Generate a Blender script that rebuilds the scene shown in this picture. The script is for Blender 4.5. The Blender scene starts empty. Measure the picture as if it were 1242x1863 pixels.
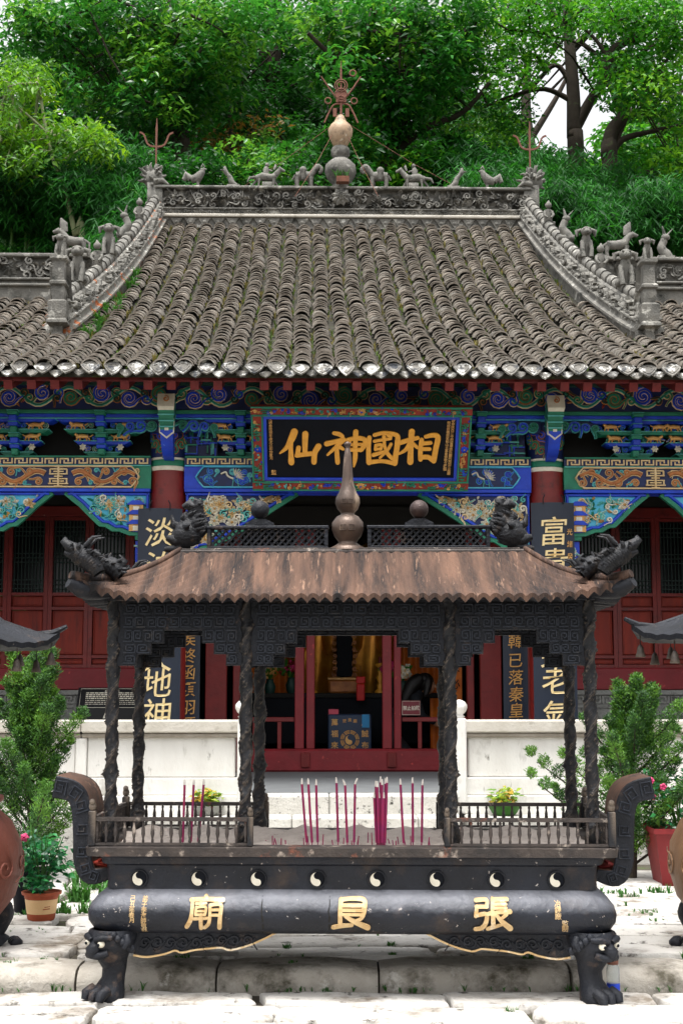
import bpy, math, random
import numpy as np
from mathutils import Vector, Matrix
random.seed(7)
rng = np.random.default_rng(7)
PI = math.pi
R = math.radians
S = bpy.context.scene
C = S.collection
U, RND = random.uniform, random.random

# ------------------------------------------------------------------ camera, sky, sun, exposure
cd = bpy.data.cameras.new('camera')
cam = bpy.data.objects.new('camera', cd)
C.objects.link(cam)
cd.sensor_fit = 'VERTICAL'
cd.sensor_height = 36
cd.lens = 49.99
cd.clip_end = 2000
cam.location = (0, 0, 1.6)
cam.rotation_euler = (R(90 + 6.964), 0, 0)
S.camera = cam

SUN_EL, SUN_AZ = 76, 200          # high, veiled sun, from behind the viewer's left shoulder
w = bpy.data.worlds.new('World')
S.world = w
w.use_nodes = True
nt = w.node_tree
sky = nt.nodes.new('ShaderNodeTexSky')
sky.sky_type = 'NISHITA'
sky.sun_disc = False
sky.sun_elevation = R(SUN_EL)
sky.sun_rotation = R(SUN_AZ)
sky.dust_density = 5
hs = nt.nodes.new('ShaderNodeHueSaturation')
hs.inputs['Saturation'].default_value = 0.09
hs.inputs['Value'].default_value = 1.0
nt.links.new(sky.outputs[0], hs.inputs['Color'])
nt.links.new(hs.outputs[0], nt.nodes['Background'].inputs[0])
nt.nodes['Background'].inputs[1].default_value = 0.15

sl = bpy.data.lights.new('sun', 'SUN')
sl.energy = 1.5
sl.angle = R(22)
sl.color = (1, 0.965, 0.92)
so = bpy.data.objects.new('sun', sl)
C.objects.link(so)
_az, _el = R(SUN_AZ), R(SUN_EL)
_d = Vector((math.sin(_az) * math.cos(_el), math.cos(_az) * math.cos(_el), math.sin(_el)))
so.rotation_euler = _d.to_track_quat('Z', 'Y').to_euler()

S.view_settings.view_transform = 'Standard'
S.view_settings.look = 'None'
S.view_settings.exposure = 1.2
S.view_settings.gamma = 1
S.view_settings.use_curve_mapping = False
S.render.engine = 'CYCLES'
S.cycles.max_bounces = 6
S.cycles.diffuse_bounces = 3
S.cycles.glossy_bounces = 2
S.cycles.transparent_max_bounces = 6
S.cycles.transmission_bounces = 3

# ------------------------------------------------------------------ materials
def rgb(h):
    h = h.lstrip('#')
    c = [int(h[i:i + 2], 16) / 255 for i in (0, 2, 4)]
    return [x / 12.92 if x <= .04045 else ((x + .055) / 1.055) ** 2.4 for x in c] + [1]

def col(c):
    if isinstance(c, str):
        return rgb(c)
    return list(c) + [1] if len(c) == 3 else list(c)

def M(name, c1, c2=None, scale=4, rough=.8, metal=0, bump=0, bscale=30, spots=None, spots2=None, sss=None,
      rnd=0, detail=6, stretch=None, spec=None, worn=None, sky_sheen=None):
    """noise-mottled procedural material in world space; spots = (colour, scale, low, high)"""
    m = bpy.data.materials.new(name)
    m.use_nodes = True
    t = m.node_tree
    b = t.nodes['Principled BSDF']
    b.inputs['Roughness'].default_value = rough
    b.inputs['Metallic'].default_value = metal
    if spec is not None:
        b.inputs['Specular IOR Level'].default_value = spec
    geo = t.nodes.new('ShaderNodeNewGeometry')
    pos = geo.outputs['Position']
    if stretch:
        mp = t.nodes.new('ShaderNodeMapping')
        mp.inputs['Scale'].default_value = stretch
        t.links.new(pos, mp.inputs['Vector'])
        pos = mp.outputs[0]

    def noise(sc, d=detail, r=.6):
        n = t.nodes.new('ShaderNodeTexNoise')
        n.inputs['Scale'].default_value = sc
        n.inputs['Detail'].default_value = d
        n.inputs['Roughness'].default_value = r
        t.links.new(pos, n.inputs['Vector'])
        return n.outputs['Fac']

    def ramp(fac, lo, hi):
        r = t.nodes.new('ShaderNodeMapRange')
        r.inputs['From Min'].default_value = lo
        r.inputs['From Max'].default_value = hi
        t.links.new(fac, r.inputs['Value'])
        return r.outputs[0]

    def mix(fac, a, bb):
        x = t.nodes.new('ShaderNodeMix')
        x.data_type = 'RGBA'
        t.links.new(fac, x.inputs['Factor'])
        for s, i in ((a, 6), (bb, 7)):
            if isinstance(s, list):
                x.inputs[i].default_value = s
            else:
                t.links.new(s, x.inputs[i])
        return x.outputs[2]
    cur = col(c1)
    if c2 is not None:
        cur = mix(ramp(noise(scale), .32, .68), cur, col(c2))
    for sp in (spots, spots2):
        if sp:
            cur = mix(ramp(noise(sp[1], 8, .68), sp[2], sp[3]), cur, col(sp[0]))
    if sky_sheen:                                         # sky highlight painted as a pale dusty tone on upward faces, patchy
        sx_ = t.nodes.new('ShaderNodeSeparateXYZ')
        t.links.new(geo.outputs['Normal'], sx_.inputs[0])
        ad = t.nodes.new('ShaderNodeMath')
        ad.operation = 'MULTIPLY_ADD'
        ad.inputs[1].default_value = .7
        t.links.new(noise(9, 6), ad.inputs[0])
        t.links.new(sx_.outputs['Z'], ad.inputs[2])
        cur = mix(ramp(ad.outputs[0], sky_sheen[1], sky_sheen[2]), cur, col(sky_sheen[0]))
    if worn:                                         # raised edges rubbed to another colour
        cur = mix(ramp(geo.outputs['Pointiness'], worn[1], worn[2]), cur, col(worn[0]))
    if rnd:
        oi = t.nodes.new('ShaderNodeObjectInfo')
        hv = t.nodes.new('ShaderNodeHueSaturation')
        mr = t.nodes.new('ShaderNodeMapRange')
        mr.inputs['To Min'].default_value = 1 - rnd
        mr.inputs['To Max'].default_value = 1 + rnd
        t.links.new(oi.outputs['Random'], mr.inputs['Value'])
        t.links.new(mr.outputs[0], hv.inputs['Value'])
        if isinstance(cur, list):
            hv.inputs['Color'].default_value = cur
        else:
            t.links.new(cur, hv.inputs['Color'])
        cur = hv.outputs[0]
    if isinstance(cur, list):
        b.inputs['Base Color'].default_value = cur
    else:
        t.links.new(cur, b.inputs['Base Color'])
    if bump:
        bp = t.nodes.new('ShaderNodeBump')
        bp.inputs['Strength'].default_value = bump
        bp.inputs['Distance'].default_value = .02
        t.links.new(noise(bscale, 5), bp.inputs['Height'])
        t.links.new(bp.outputs[0], b.inputs['Normal'])
    return m

def leafmat(name, c, trans=.35, rough=.45):
    m = bpy.data.materials.new(name)
    m.use_nodes = True
    t = m.node_tree
    b = t.nodes['Principled BSDF']
    b.inputs['Roughness'].default_value = rough
    geo = t.nodes.new('ShaderNodeNewGeometry')
    n = t.nodes.new('ShaderNodeTexNoise')
    n.inputs['Scale'].default_value = 1.7
    n.inputs['Detail'].default_value = 8
    n.inputs['Roughness'].default_value = .85
    t.links.new(geo.outputs['Position'], n.inputs['Vector'])
    x = t.nodes.new('ShaderNodeMix')
    x.data_type = 'RGBA'
    c = col(c)
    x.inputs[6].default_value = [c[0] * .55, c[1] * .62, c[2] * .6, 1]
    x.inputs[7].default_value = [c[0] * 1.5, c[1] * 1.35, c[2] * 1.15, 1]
    mr = t.nodes.new('ShaderNodeMapRange')
    mr.inputs['From Min'].default_value = .3
    mr.inputs['From Max'].default_value = .7
    t.links.new(n.outputs['Fac'], mr.inputs['Value'])
    t.links.new(mr.outputs[0], x.inputs['Factor'])
    t.links.new(x.outputs[2], b.inputs['Base Color'])
    tr = t.nodes.new('ShaderNodeBsdfTranslucent')
    g = t.nodes.new('ShaderNodeHueSaturation')
    g.inputs['Value'].default_value = 1.5
    g.inputs['Hue'].default_value = .485
    t.links.new(x.outputs[2], g.inputs['Color'])
    t.links.new(g.outputs[0], tr.inputs['Color'])
    ms = t.nodes.new('ShaderNodeMixShader')
    ms.inputs[0].default_value = trans
    t.links.new(b.outputs[0], ms.inputs[1])
    t.links.new(tr.outputs[0], ms.inputs[2])
    t.links.new(ms.outputs[0], t.nodes['Material Output'].inputs['Surface'])
    return m

# ------------------------------------------------------------------ mesh builder
class MB:
    def __init__(s):
        s.v, s.f, s.m = [], [], []

    def add(s, vs, fs, mi=0):
        b = len(s.v)
        s.v.extend(vs)
        for f in fs:
            s.f.append([b + i for i in f])
            s.m.append(mi)

    def box(s, x0, x1, y0, y1, z0, z1, mi=0, bev=0):
        if bev:
            return s.bbox(x0, x1, y0, y1, z0, z1, bev, mi)
        s.add([(x, y, z) for z in (z0, z1) for y in (y0, y1) for x in (x0, x1)],
              [(0, 2, 3, 1), (4, 5, 7, 6), (0, 1, 5, 4), (2, 6, 7, 3), (0, 4, 6, 2), (1, 3, 7, 5)], mi)

    def bbox(s, x0, x1, y0, y1, z0, z1, b, mi=0):
        """box with chamfered edges (all twelve)"""
        xs, ys, zs = (x0, x1), (y0, y1), (z0, z1)
        vs, idx = [], {}
        for i in (0, 1):
            for j in (0, 1):
                for k in (0, 1):
                    sx, sy, sz = (b, -b)[i], (b, -b)[j], (b, -b)[k]
                    for a in range(3):
                        idx[i, j, k, a] = len(vs)
                        vs.append((xs[i] + (0 if a == 0 else sx), ys[j] + (0 if a == 1 else sy), zs[k] + (0 if a == 2 else sz)))
        g = lambda *q: idx[q]
        fs = []
        for i in (0, 1):
            fs.append([g(i, 0, 0, 0), g(i, 1, 0, 0), g(i, 1, 1, 0), g(i, 0, 1, 0)])
            fs.append([g(0, i, 0, 1), g(1, i, 0, 1), g(1, i, 1, 1), g(0, i, 1, 1)])
            fs.append([g(0, 0, i, 2), g(1, 0, i, 2), g(1, 1, i, 2), g(0, 1, i, 2)])
        for i in (0, 1):
            for j in (0, 1):
                fs.append([g(i, j, 0, 0), g(i, j, 1, 0), g(i, j, 1, 1), g(i, j, 0, 1)])
                fs.append([g(i, 0, j, 0), g(i, 1, j, 0), g(i, 1, j, 2), g(i, 0, j, 2)])
                fs.append([g(0, i, j, 1), g(1, i, j, 1), g(1, i, j, 2), g(0, i, j, 2)])
                for k in (0, 1):
                    fs.append([g(i, j, k, 0), g(i, j, k, 1), g(i, j, k, 2)])
        s.add(vs, fs, mi)

    def grid(s, rows, mi=0, close=False, flip=False):
        """rows = list of equal-length point lists"""
        n = len(rows[0])
        vs = [p for r in rows for p in r]
        fs = []
        for i in range(len(rows) - 1):
            for j in range(n if close else n - 1):
                k = (j + 1) % n
                q = [i * n + j, i * n + k, (i + 1) * n + k, (i + 1) * n + j]
                fs.append(q[::-1] if flip else q)
        s.add(vs, fs, mi)

    def lathe(s, prof, n=20, c=(0, 0, 0), mi=0, sx=1, sy=1):
        rows = [[(c[0] + r * sx * math.cos(2 * PI * k / n), c[1] + r * sy * math.sin(2 * PI * k / n), c[2] + z) for k in range(n)] for r, z in prof]
        s.grid(rows, mi, True)
        b = len(s.v)
        for rr, fl in ((rows[0], True), (rows[-1], False)):
            b = len(s.v)
            s.v.extend(rr)
            f = list(range(b, b + n))
            s.f.append(f[::-1] if fl else f)
            s.m.append(mi)

    def tube(s, pts, rad, n=8, mi=0, cap=True, flat=1.0):
        """swept tube through pts with radius per point"""
        P = [Vector(p) for p in pts]
        if not isinstance(rad, (list, tuple)):
            rad = [rad] * len(P)
        rows = []
        t0 = (P[1] - P[0]).normalized()
        ref = Vector((0, 0, 1)) if abs(t0.z) < .9 else Vector((0, 1, 0))
        nrm = t0.cross(ref).normalized()
        for i, p in enumerate(P):
            t = (P[min(i + 1, len(P) - 1)] - P[max(i - 1, 0)])
            if t.length < 1e-9:
                t = t0
            t.normalize()
            nrm = (nrm - t * nrm.dot(t))
            if nrm.length < 1e-6:
                nrm = t.orthogonal()
            nrm.normalize()
            bn = t.cross(nrm)
            r = rad[i]
            rows.append([tuple(p + nrm * (r * math.cos(2 * PI * k / n)) + bn * (r * flat * math.sin(2 * PI * k / n))) for k in range(n)])
        s.grid(rows, mi, True, True)
        if cap:
            for rr, fl in ((rows[0], False), (rows[-1], True)):
                b = len(s.v)
                s.v.extend(rr)
                f = list(range(b, b + n))
                s.f.append(f[::-1] if fl else f)
                s.m.append(mi)

    def ball(s, c, r, n=10, m=7, mi=0):
        if not isinstance(r, (tuple, list)):
            r = (r, r, r)
        rows = []
        for i in range(m + 1):
            a = PI * i / m
            q = max(math.sin(a), 1e-3)
            rows.append([(c[0] + r[0] * q * math.cos(2 * PI * k / n), c[1] + r[1] * q * math.sin(2 * PI * k / n), c[2] - r[2] * math.cos(a)) for k in range(n)])
        s.grid(rows, mi, True)

    def prism(s, poly, f, h0, h1, mi=0, mi2=None):
        """2-D polygon (convex or mildly concave) extruded from h0 to h1 through frame f(u,v,h)"""
        n = len(poly)
        vs = [f(u, v, h0) for u, v in poly] + [f(u, v, h1) for u, v in poly]
        s.add(vs, [[i, (i + 1) % n, n + (i + 1) % n, n + i] for i in range(n)], mi if mi2 is None else mi2)
        s.add([f(u, v, h1) for u, v in poly], [list(range(n))], mi)
        s.add([f(u, v, h0) for u, v in poly], [list(range(n))[::-1]], mi)

    def ribbon(s, pts, wid, f, h0, h1, mi=0, dome=.55):
        """raised stroke along 2-D pts with half-width per point; flat-topped with sloped flanks"""
        n = len(pts)
        if not isinstance(wid, (list, tuple)):
            wid = [wid] * n
        rows = []
        for i, (u, v) in enumerate(pts):
            a, b = pts[max(i - 1, 0)], pts[min(i + 1, n - 1)]
            du, dv = b[0] - a[0], b[1] - a[1]
            L = math.hypot(du, dv) or 1
            nu, nv = -dv / L, du / L
            ww = wid[i]
            rows.append([f(u + nu * ww, v + nv * ww, h0), f(u + nu * ww * dome, v + nv * ww * dome, h1),
                         f(u - nu * ww * dome, v - nv * ww * dome, h1), f(u - nu * ww, v - nv * ww, h0)])
        s.grid(rows, mi, False)
        s.add(rows[0], [(0, 1, 2, 3)], mi)
        s.add(rows[-1], [(3, 2, 1, 0)], mi)

    def stroke(s, pts, wid, f, h0, h1, mi=0, sub=5):
        """brush stroke: smooth centre line, round ends, varying half-width"""
        pts, wid = spline(pts, wid, sub)
        e = []
        for (p, q, ww) in ((pts[0], pts[1], wid[0]), (pts[-1], pts[-2], wid[-1])):
            du, dv = p[0] - q[0], p[1] - q[1]
            L = math.hypot(du, dv) or 1
            e.append([((p[0] + du / L * ww * k, p[1] + dv / L * ww * k), ww * math.sqrt(max(0, 1 - k * k))) for k in (.98, .8, .45)])
        pp = [a for a, b in e[0]] + pts + [a for a, b in e[1][::-1]]
        ww = [b for a, b in e[0]] + wid + [b for a, b in e[1][::-1]]
        s.ribbon(pp, ww, f, h0, h1, mi, .93)

    def build(s, name, mats, parent=None, smooth=False, loc=None, rot=None):
        me = bpy.data.meshes.new(name)
        me.from_pydata([tuple(v) for v in s.v], [], s.f)
        mats = mats if isinstance(mats, (list, tuple)) else [mats]
        for m in mats:
            me.materials.append(m)
        if len(mats) > 1:
            me.polygons.foreach_set('material_index', s.m)
        if smooth:
            if smooth is True:
                me.polygons.foreach_set('use_smooth', [True] * len(s.f))
            else:
                me.polygons.foreach_set('use_smooth', [True] * len(s.f))
                me.update()
                me.set_sharp_from_angle(angle=R(smooth))
        me.update()
        return link(name, me, parent, loc, rot)

def link(name, me, parent=None, loc=None, rot=None, sc=None):
    o = bpy.data.objects.new(name, me)
    C.objects.link(o)
    if parent:
        o.parent = parent
    if loc is not None:
        o.location = loc
    if rot is not None:
        o.rotation_euler = rot
    if sc is not None:
        o.scale = sc if isinstance(sc, (tuple, list)) else (sc, sc, sc)
    return o

def spline(pts, wid=None, sub=5):
    """Catmull-Rom through 2-D/3-D points (and widths)"""
    n = len(pts)
    d = len(pts[0])
    Q = [tuple(p) + ((wid[i],) if wid is not None else ()) for i, p in enumerate(pts)]
    out = []
    for i in range(n - 1):
        p0, p1, p2, p3 = Q[max(i - 1, 0)], Q[i], Q[i + 1], Q[min(i + 2, n - 1)]
        for k in range(sub):
            t = k / sub
            out.append(tuple(.5 * (2 * b + (c - a) * t + (2 * a - 5 * b + 4 * c - e) * t * t + (3 * b - a - 3 * c + e) * t ** 3) for a, b, c, e in zip(p0, p1, p2, p3)))
    out.append(Q[-1])
    if wid is None:
        return out
    return [o[:d] for o in out], [max(o[d], 1e-4) for o in out]

def tag(o, label=None, cat=None, group=None, kind=None):
    if label:
        o['label'] = label
    if cat:
        o['category'] = cat
    if group:
        o['group'] = group
    if kind:
        o['kind'] = kind
    return o

def thing(name, label, cat, loc=(0, 0, 0), rz=0, group=None):
    o = bpy.data.objects.new(name, None)
    o.empty_display_size = .1
    C.objects.link(o)
    o.location = loc
    o.rotation_euler = (0, 0, rz)
    return tag(o, label, cat, group)

def copy_tree(o, parent=None):
    c = o.copy()
    C.objects.link(c)
    c.parent = parent
    for ch in list(o.children):
        copy_tree(ch, c)
    return c

def front(y):                       # drawing plane facing the courtyard: u = x, v = z, h = proud of the plane
    return lambda u, v, h: (u, y - h, v)

_tc = {}
def glyphs(txt, bold=.02):
    """(verts2d, faces, advance) of a string in the built-in font, unit size, front outline only"""
    key = (txt, bold)
    if key not in _tc:
        c = bpy.data.curves.new('t', 'FONT')
        c.body = txt
        c.offset = bold
        c.resolution_u = 2
        o = bpy.data.objects.new('t', c)
        C.objects.link(o)
        me = bpy.data.meshes.new_from_object(o.evaluated_get(bpy.context.evaluated_depsgraph_get()))
        vs = [(v.co.x, v.co.y) for v in me.vertices]
        fs = [list(p.vertices) for p in me.polygons]
        bpy.data.objects.remove(o)
        bpy.data.curves.remove(c)
        bpy.data.meshes.remove(me)
        xs = [v[0] for v in vs] or [0]
        ys = [v[1] for v in vs] or [0]
        _tc[key] = (vs, fs, (min(xs) + max(xs)) / 2, (min(ys) + max(ys)) / 2)
    return _tc[key]

# PRELOAD: shape every character once while the scene is still almost empty
for _ch in sorted(set('光緒叁拾捌年歲次己卯仲夏月監欽命陝西漢中府留壩撫民廳同知加三級題特授修職郎紫柏山主事重修敬立匾額有求必一應弟子李海師敬獻己丑年春月冶鑄廠監制')):
    glyphs(_ch, .01)
    glyphs(_ch, .012)
for _ch in sorted(set('淡泊明志天地神富貴不淫英老氣侯終函項羽頭韓已落秦皇膽')):
    glyphs(_ch, .004)
for _ch in '萬福來朝虔誠布施張良廟':
    glyphs(_ch, .015)
for _ch in '禁止拍照':
    glyphs(_ch, .01)
for _ch in '光緒癸未孟夏月':
    glyphs(_ch, .012)

def write(mb, txt, u, v, size, f, h, mi=0, bold=.02, sx=1, slant=0):
    """lay the string centred on (u,v) of frame f, raised h"""
    vs, fs, cx, cy = glyphs(txt, bold)
    mb.add([f(u + ((x - cx) * sx + slant * (y - cy)) * size, v + (y - cy + slant * .6 * (x - cx)) * size, h) for x, y in vs], fs, mi)

def spiral(cx, cy, r0, r1, a0, turns, n=22):
    return [(cx + (r0 + (r1 - r0) * i / n) * math.cos(a0 + 2 * PI * turns * i / n), cy + (r0 + (r1 - r0) * i / n) * math.sin(a0 + 2 * PI * turns * i / n)) for i in range(n + 1)]

# the hall stands square to the court, turned a little; the burner is turned the other way
HALL_LOC, HALL_ROT = (.168, 14.6, 0), R(1.2)
BURN_LOC, BURN_ROT = (.0607, 7.95, 0), R(-1.6)
hallM = Matrix.Translation(HALL_LOC) @ Matrix.Rotation(HALL_ROT, 4, 'Z')
def at_hall(x, y, z):
    return tuple(hallM @ Vector((x, y, z)))

# ------------------------------------------------------------------ palette
m_tile = [M('roof_tile_%d' % i, c, d, 9, .9, 0, .5, 60, spots=('#8b887e', 26, .58, .7), spots2=('#34331f', 7, .56, .7)) for i, (c, d) in enumerate(
    [('#57524a', '#6e675e'), ('#615a50', '#776e63'), ('#4f4b45', '#676159'), ('#6a5f54', '#5b544b')])]
m_tileend = M('roof_tile_end', '#6e6b66', '#85827b', 14, .85, 0, .4, 50, spots=('#d9d8d3', 10, .53, .58), spots2=('#3c3f44', 9, .53, .62), rnd=.3)
m_pan = M('roof_pan', '#332f27', '#29291d', 8, .95, 0, .4, 40, spots=('#46501f', 6, .58, .68))
m_ridge = M('ridge_plaster', '#605f5b', '#7c7972', 6, .92, 0, .6, 45, spots=('#c6c3ba', 8, .54, .63), spots2=('#262723', 4, .5, .66))
m_ridge2 = M('ridge_lichen', '#6b6963', '#86837b', 7, .92, 0, .6, 45, spots=('#a85a26', 3.2, .55, .62), spots2=('#d2d0c8', 8, .56, .64))
m_figure = M('figure_plaster', '#64635e', '#817e77', 12, .9, 0, .5, 60, spots=('#3a3b36', 14, .55, .65))
m_ochre = M('ochre_glaze', '#a08468', '#b39a7e', 6, .55, 0, .2, 40, spots=('#6a5a4a', 7, .5, .64), spots2=('#d8ccba', 10, .6, .68))
m_rust = M('rusty_iron', '#6b463a', '#84594a', 30, .85, .2, .3, 80)
m_moss = leafmat('moss', '#4f6a1c', .2, .8)
m_red = M('red_lacquer', '#7a1a18', '#681413', 5, .5, 0, .15, 25, spots=('#5c1210', 9, .58, .7))
m_redcol = M('red_column_paint', '#7e1d18', '#691611', 3, .45, 0, .25, 18, spots=('#c9b9ac', 5.2, .69, .70), spots2=('#4e100d', 7, .55, .7))
m_redpanel = M('red_door_panel', '#94280f', '#781c0d', 6, .6, 0, .3, 25, spots=('#4f130b', 5, .56, .7), spots2=('#a5503a', 17, .66, .72), stretch=(2.2, 1, .3))
m_redthr = M('red_threshold', '#821620', '#701219', 4, .55, 0, .2, 20, spots=('#b9403d', 8, .64, .7))
m_rafter = M('rafter_red', '#6e1714', '#58100f', 9, .65)
m_green = M('green_paint', '#1a8060', '#11674f', 7, .55, 0, .15, 30, spots=('#5fa58c', 16, .68, .74))
m_dkgreen = M('dark_green_paint', '#0c3a30', '#0a2c28', 7, .6)
m_blue = M('cobalt_paint', '#0b44cc', '#082fa6', 6, .5, 0, .15, 30, spots=('#5f7fd8', 21, .66, .74))
m_navy = M('navy_paint', '#0b225c', '#081742', 6, .55)
m_ltblue = M('turquoise_paint', '#2f9fc4', '#5cb9d4', 9, .55)
m_teal = M('teal_paint', '#63b8ac', '#3f9a9c', 9, .55)
m_white = M('white_paint', '#e6e0cf', '#cfc8b4', 12, .6, 0, .1, 40)
m_cream = M('cream_paint', '#e0c79a', '#cfae79', 10, .6)
m_oldgold = M('worn_gold', '#d8bd8e', '#b58f5a', 12, .5, .1, .2, 60, spots=('#e8dcc4', 9, .55, .68), spots2=('#5b4a38', 26, .66, .72))
m_gold = M('gold_paint', '#d8a862', '#bd8546', 14, .4, .15, .15, 60)
m_leafgold = M('gold_leaf', '#e3a032', '#d18f2a', 20, .4, .15)
m_brgold = M('brown_gold_paint', '#b97437', '#8f4f22', 11, .5, .05)
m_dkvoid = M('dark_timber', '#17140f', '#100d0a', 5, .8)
m_black = M('black_lacquer', '#0a0c12', '#0d1119', 4, .6, spec=.12)
m_boardblue = M('couplet_board', '#1b2638', '#141d2e', 3, .42, 0, .1, 40, stretch=(1, 1, .2))
m_lattice = M('lattice_green', '#16302a', '#10241f', 7, .6)
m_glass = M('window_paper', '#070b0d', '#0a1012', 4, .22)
m_orange = M('orange_silk', '#d97417', '#b9560f', 5, .6)
m_greystone = M('carved_grey_stone', '#7c7c78', '#8f8f8a', 9, .9, 0, .4, 50, spots=('#56564f', 12, .55, .68))
m_whitestone = M('white_stone', '#d0cdc7', '#dddbd6', 5, .8, 0, .25, 40, spots=('#8a857a', 3.5, .56, .74), spots2=('#6e695f', 12, .63, .74), stretch=(1, 1, .4))
m_capstone = M('balustrade_cap', '#c2bdb3', '#b2aca0', 6, .85, 0, .3, 40, spots=('#7d776b', 4, .58, .72))
m_undercap = M('balustrade_moulding', '#9d958a', '#837b6f', 9, .9, 0, .3, 50)
m_step = M('step_stone', '#b3b0a8', '#c6c3bc', 6, .9, 0, .5, 45, spots=('#3d3b36', 22, .57, .66))
m_floor = M('terrace_floor', '#626567', '#6d7071', 3, .8, 0, .2, 30)
m_flag = M('flagstone', '#b5b0a8', '#d0cdc8', 1.7, .9, 0, .9, 16, spots=('#7d7366', 2.3, .52, .65), spots2=('#403b33', 8, .57, .67), rnd=.12)
m_soil = M('joint_soil', '#4d463b', '#39342b', 9, .95, 0, .5, 30, spots=('#47542a', 6, .55, .65))
m_kerb = M('kerb_stone', '#b5afa5', '#9c958a', 5, .9, 0, .7, 22, spots=('#4f4a3d', 3.5, .5, .66), spots2=('#d2cec6', 6, .58, .7))
m_iron = M('black_iron', '#101218', '#1e2129', 6, .55, .1, .4, 45, spots=('#5a4a40', 9, .58, .74), spots2=('#8b8680', 33, .68, .73), spec=.35)
m_ironfret = M('rubbed_iron', '#20242d', '#30353f', 9, .5, .1, .3, 60, spots=('#57504a', 14, .58, .74), spec=.4)
m_iron2 = M('iron_column', '#0e0f13', '#1d1e23', 11, .5, .1, .35, 70, spots=('#4a3d33', 16, .56, .76), worn=('#7d6f61', .52, .64), spec=.4)
m_ironbase = M('iron_basin', '#0f1118', '#1d212b', 3, .48, .1, .5, 22, spots=('#b9afa8', 27, .655, .67), spots2=('#3d322c', 4, .54, .7), sky_sheen=('#85878f', .55, 1.5), spec=.4)  # paler upward faces put the sky's highlight into the bulge colour
m_roofiron = M('rusted_iron_roof', '#4c3b33', '#725748', 2.2, .8, .05, .6, 26, spots=('#232122', 1.5, .46, .62), spots2=('#a4826c', 6, .58, .72), stretch=(7, .7, .7), spec=.25)
m_rim = M('worn_rim', '#2e2a29', '#4a413c', 9, .65, .2, .4, 50, spots=('#a99c90', 13, .57, .68), spots2=('#7c4a38', 6, .62, .7))
m_ash = M('ash', '#c6bab0', '#b0a399', 9, .95, 0, .9, 40, spots=('#5d4f49', 14, .6, .7))
m_incense = M('incense', '#74104c', '#8a1440', 26, .75)
m_ashtip = M('incense_ash', '#d8d2cb', '#b9b1a8', 40, .95)
m_wood = M('bark', '#2b231c', '#3a3128', 6, .95, 0, .6, 30, spots=('#4a5a34', 3, .6, .75))
m_palebark = M('pale_bark', '#6f7a55', '#8a8c68', 6, .9)
m_terracotta = M('terracotta', '#a14a26', '#8a3c1e', 10, .7)
m_potcream = M('pot_cream', '#dfbb8a', '#d3ac78', 10, .6)

# ================================================================== GROUND AND TERRACE
KY = 7.83                                            # the court steps up one kerb here
gm = MB()
gm.grid([[(-90, -60, -.035), (90, -60, -.035)], [(-90, KY + .05, -.035), (90, KY + .05, -.035)], [(-90, KY + .06, .065), (90, KY + .06, .065)],
         [(-90, 24, .065), (90, 24, .065)], [(-90, 700, .065), (90, 700, .065)]], 0, False)
ground = tag(gm.build('ground', m_soil), kind='structure')

def stone_mesh(w, d, h, jit=.04, round_=.035, lump=.006):
    """irregular flagstone: rounded outline, chamfer, uneven top"""
    mb = MB()
    hw, hd = w / 2, d / 2
    base = []
    cs = [(-hw, -hd), (hw, -hd), (hw, hd), (-hw, hd)]
    cs = [(x + U(-jit, jit), y + U(-jit, jit)) for x, y in cs]
    for i in range(4):
        a, b = cs[i], cs[(i + 1) % 4]
        n = 5 if i % 2 == 0 else 3
        L = math.hypot(b[0] - a[0], b[1] - a[1])
        r = min(round_ * U(.7, 1.8), L * .2)
        for k in range(n):
            t = r / L + (1 - 2 * r / L) * k / (n - 1)
            off = U(-.022, .022) if 0 < k < n - 1 else 0
            base.append((a[0] + (b[0] - a[0]) * t + off * (i % 2), a[1] + (b[1] - a[1]) * t + off * (1 - i % 2)))
    n = len(base)
    q = lambda s, z, l: [(x * s[0], y * s[1], z + U(-l, l)) for x, y in base]
    c1, c2 = .008, .03
    s0, s1, s2 = (1, 1), (1 - c1 / hw, 1 - c1 / hd), (1 - c2 / hw, 1 - c2 / hd)
    rows = [q(s0, 0, 0), q(s0, h - .014, .004), q(s1, h - .003, .003), q(s2, h, lump), q((.5, .5), h, lump)]
    mb.grid(rows, 0, True)
    mb.add(rows[-1] + [(0, 0, h)], [(i, (i + 1) % n, n) for i in range(n)])
    return mb

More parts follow.
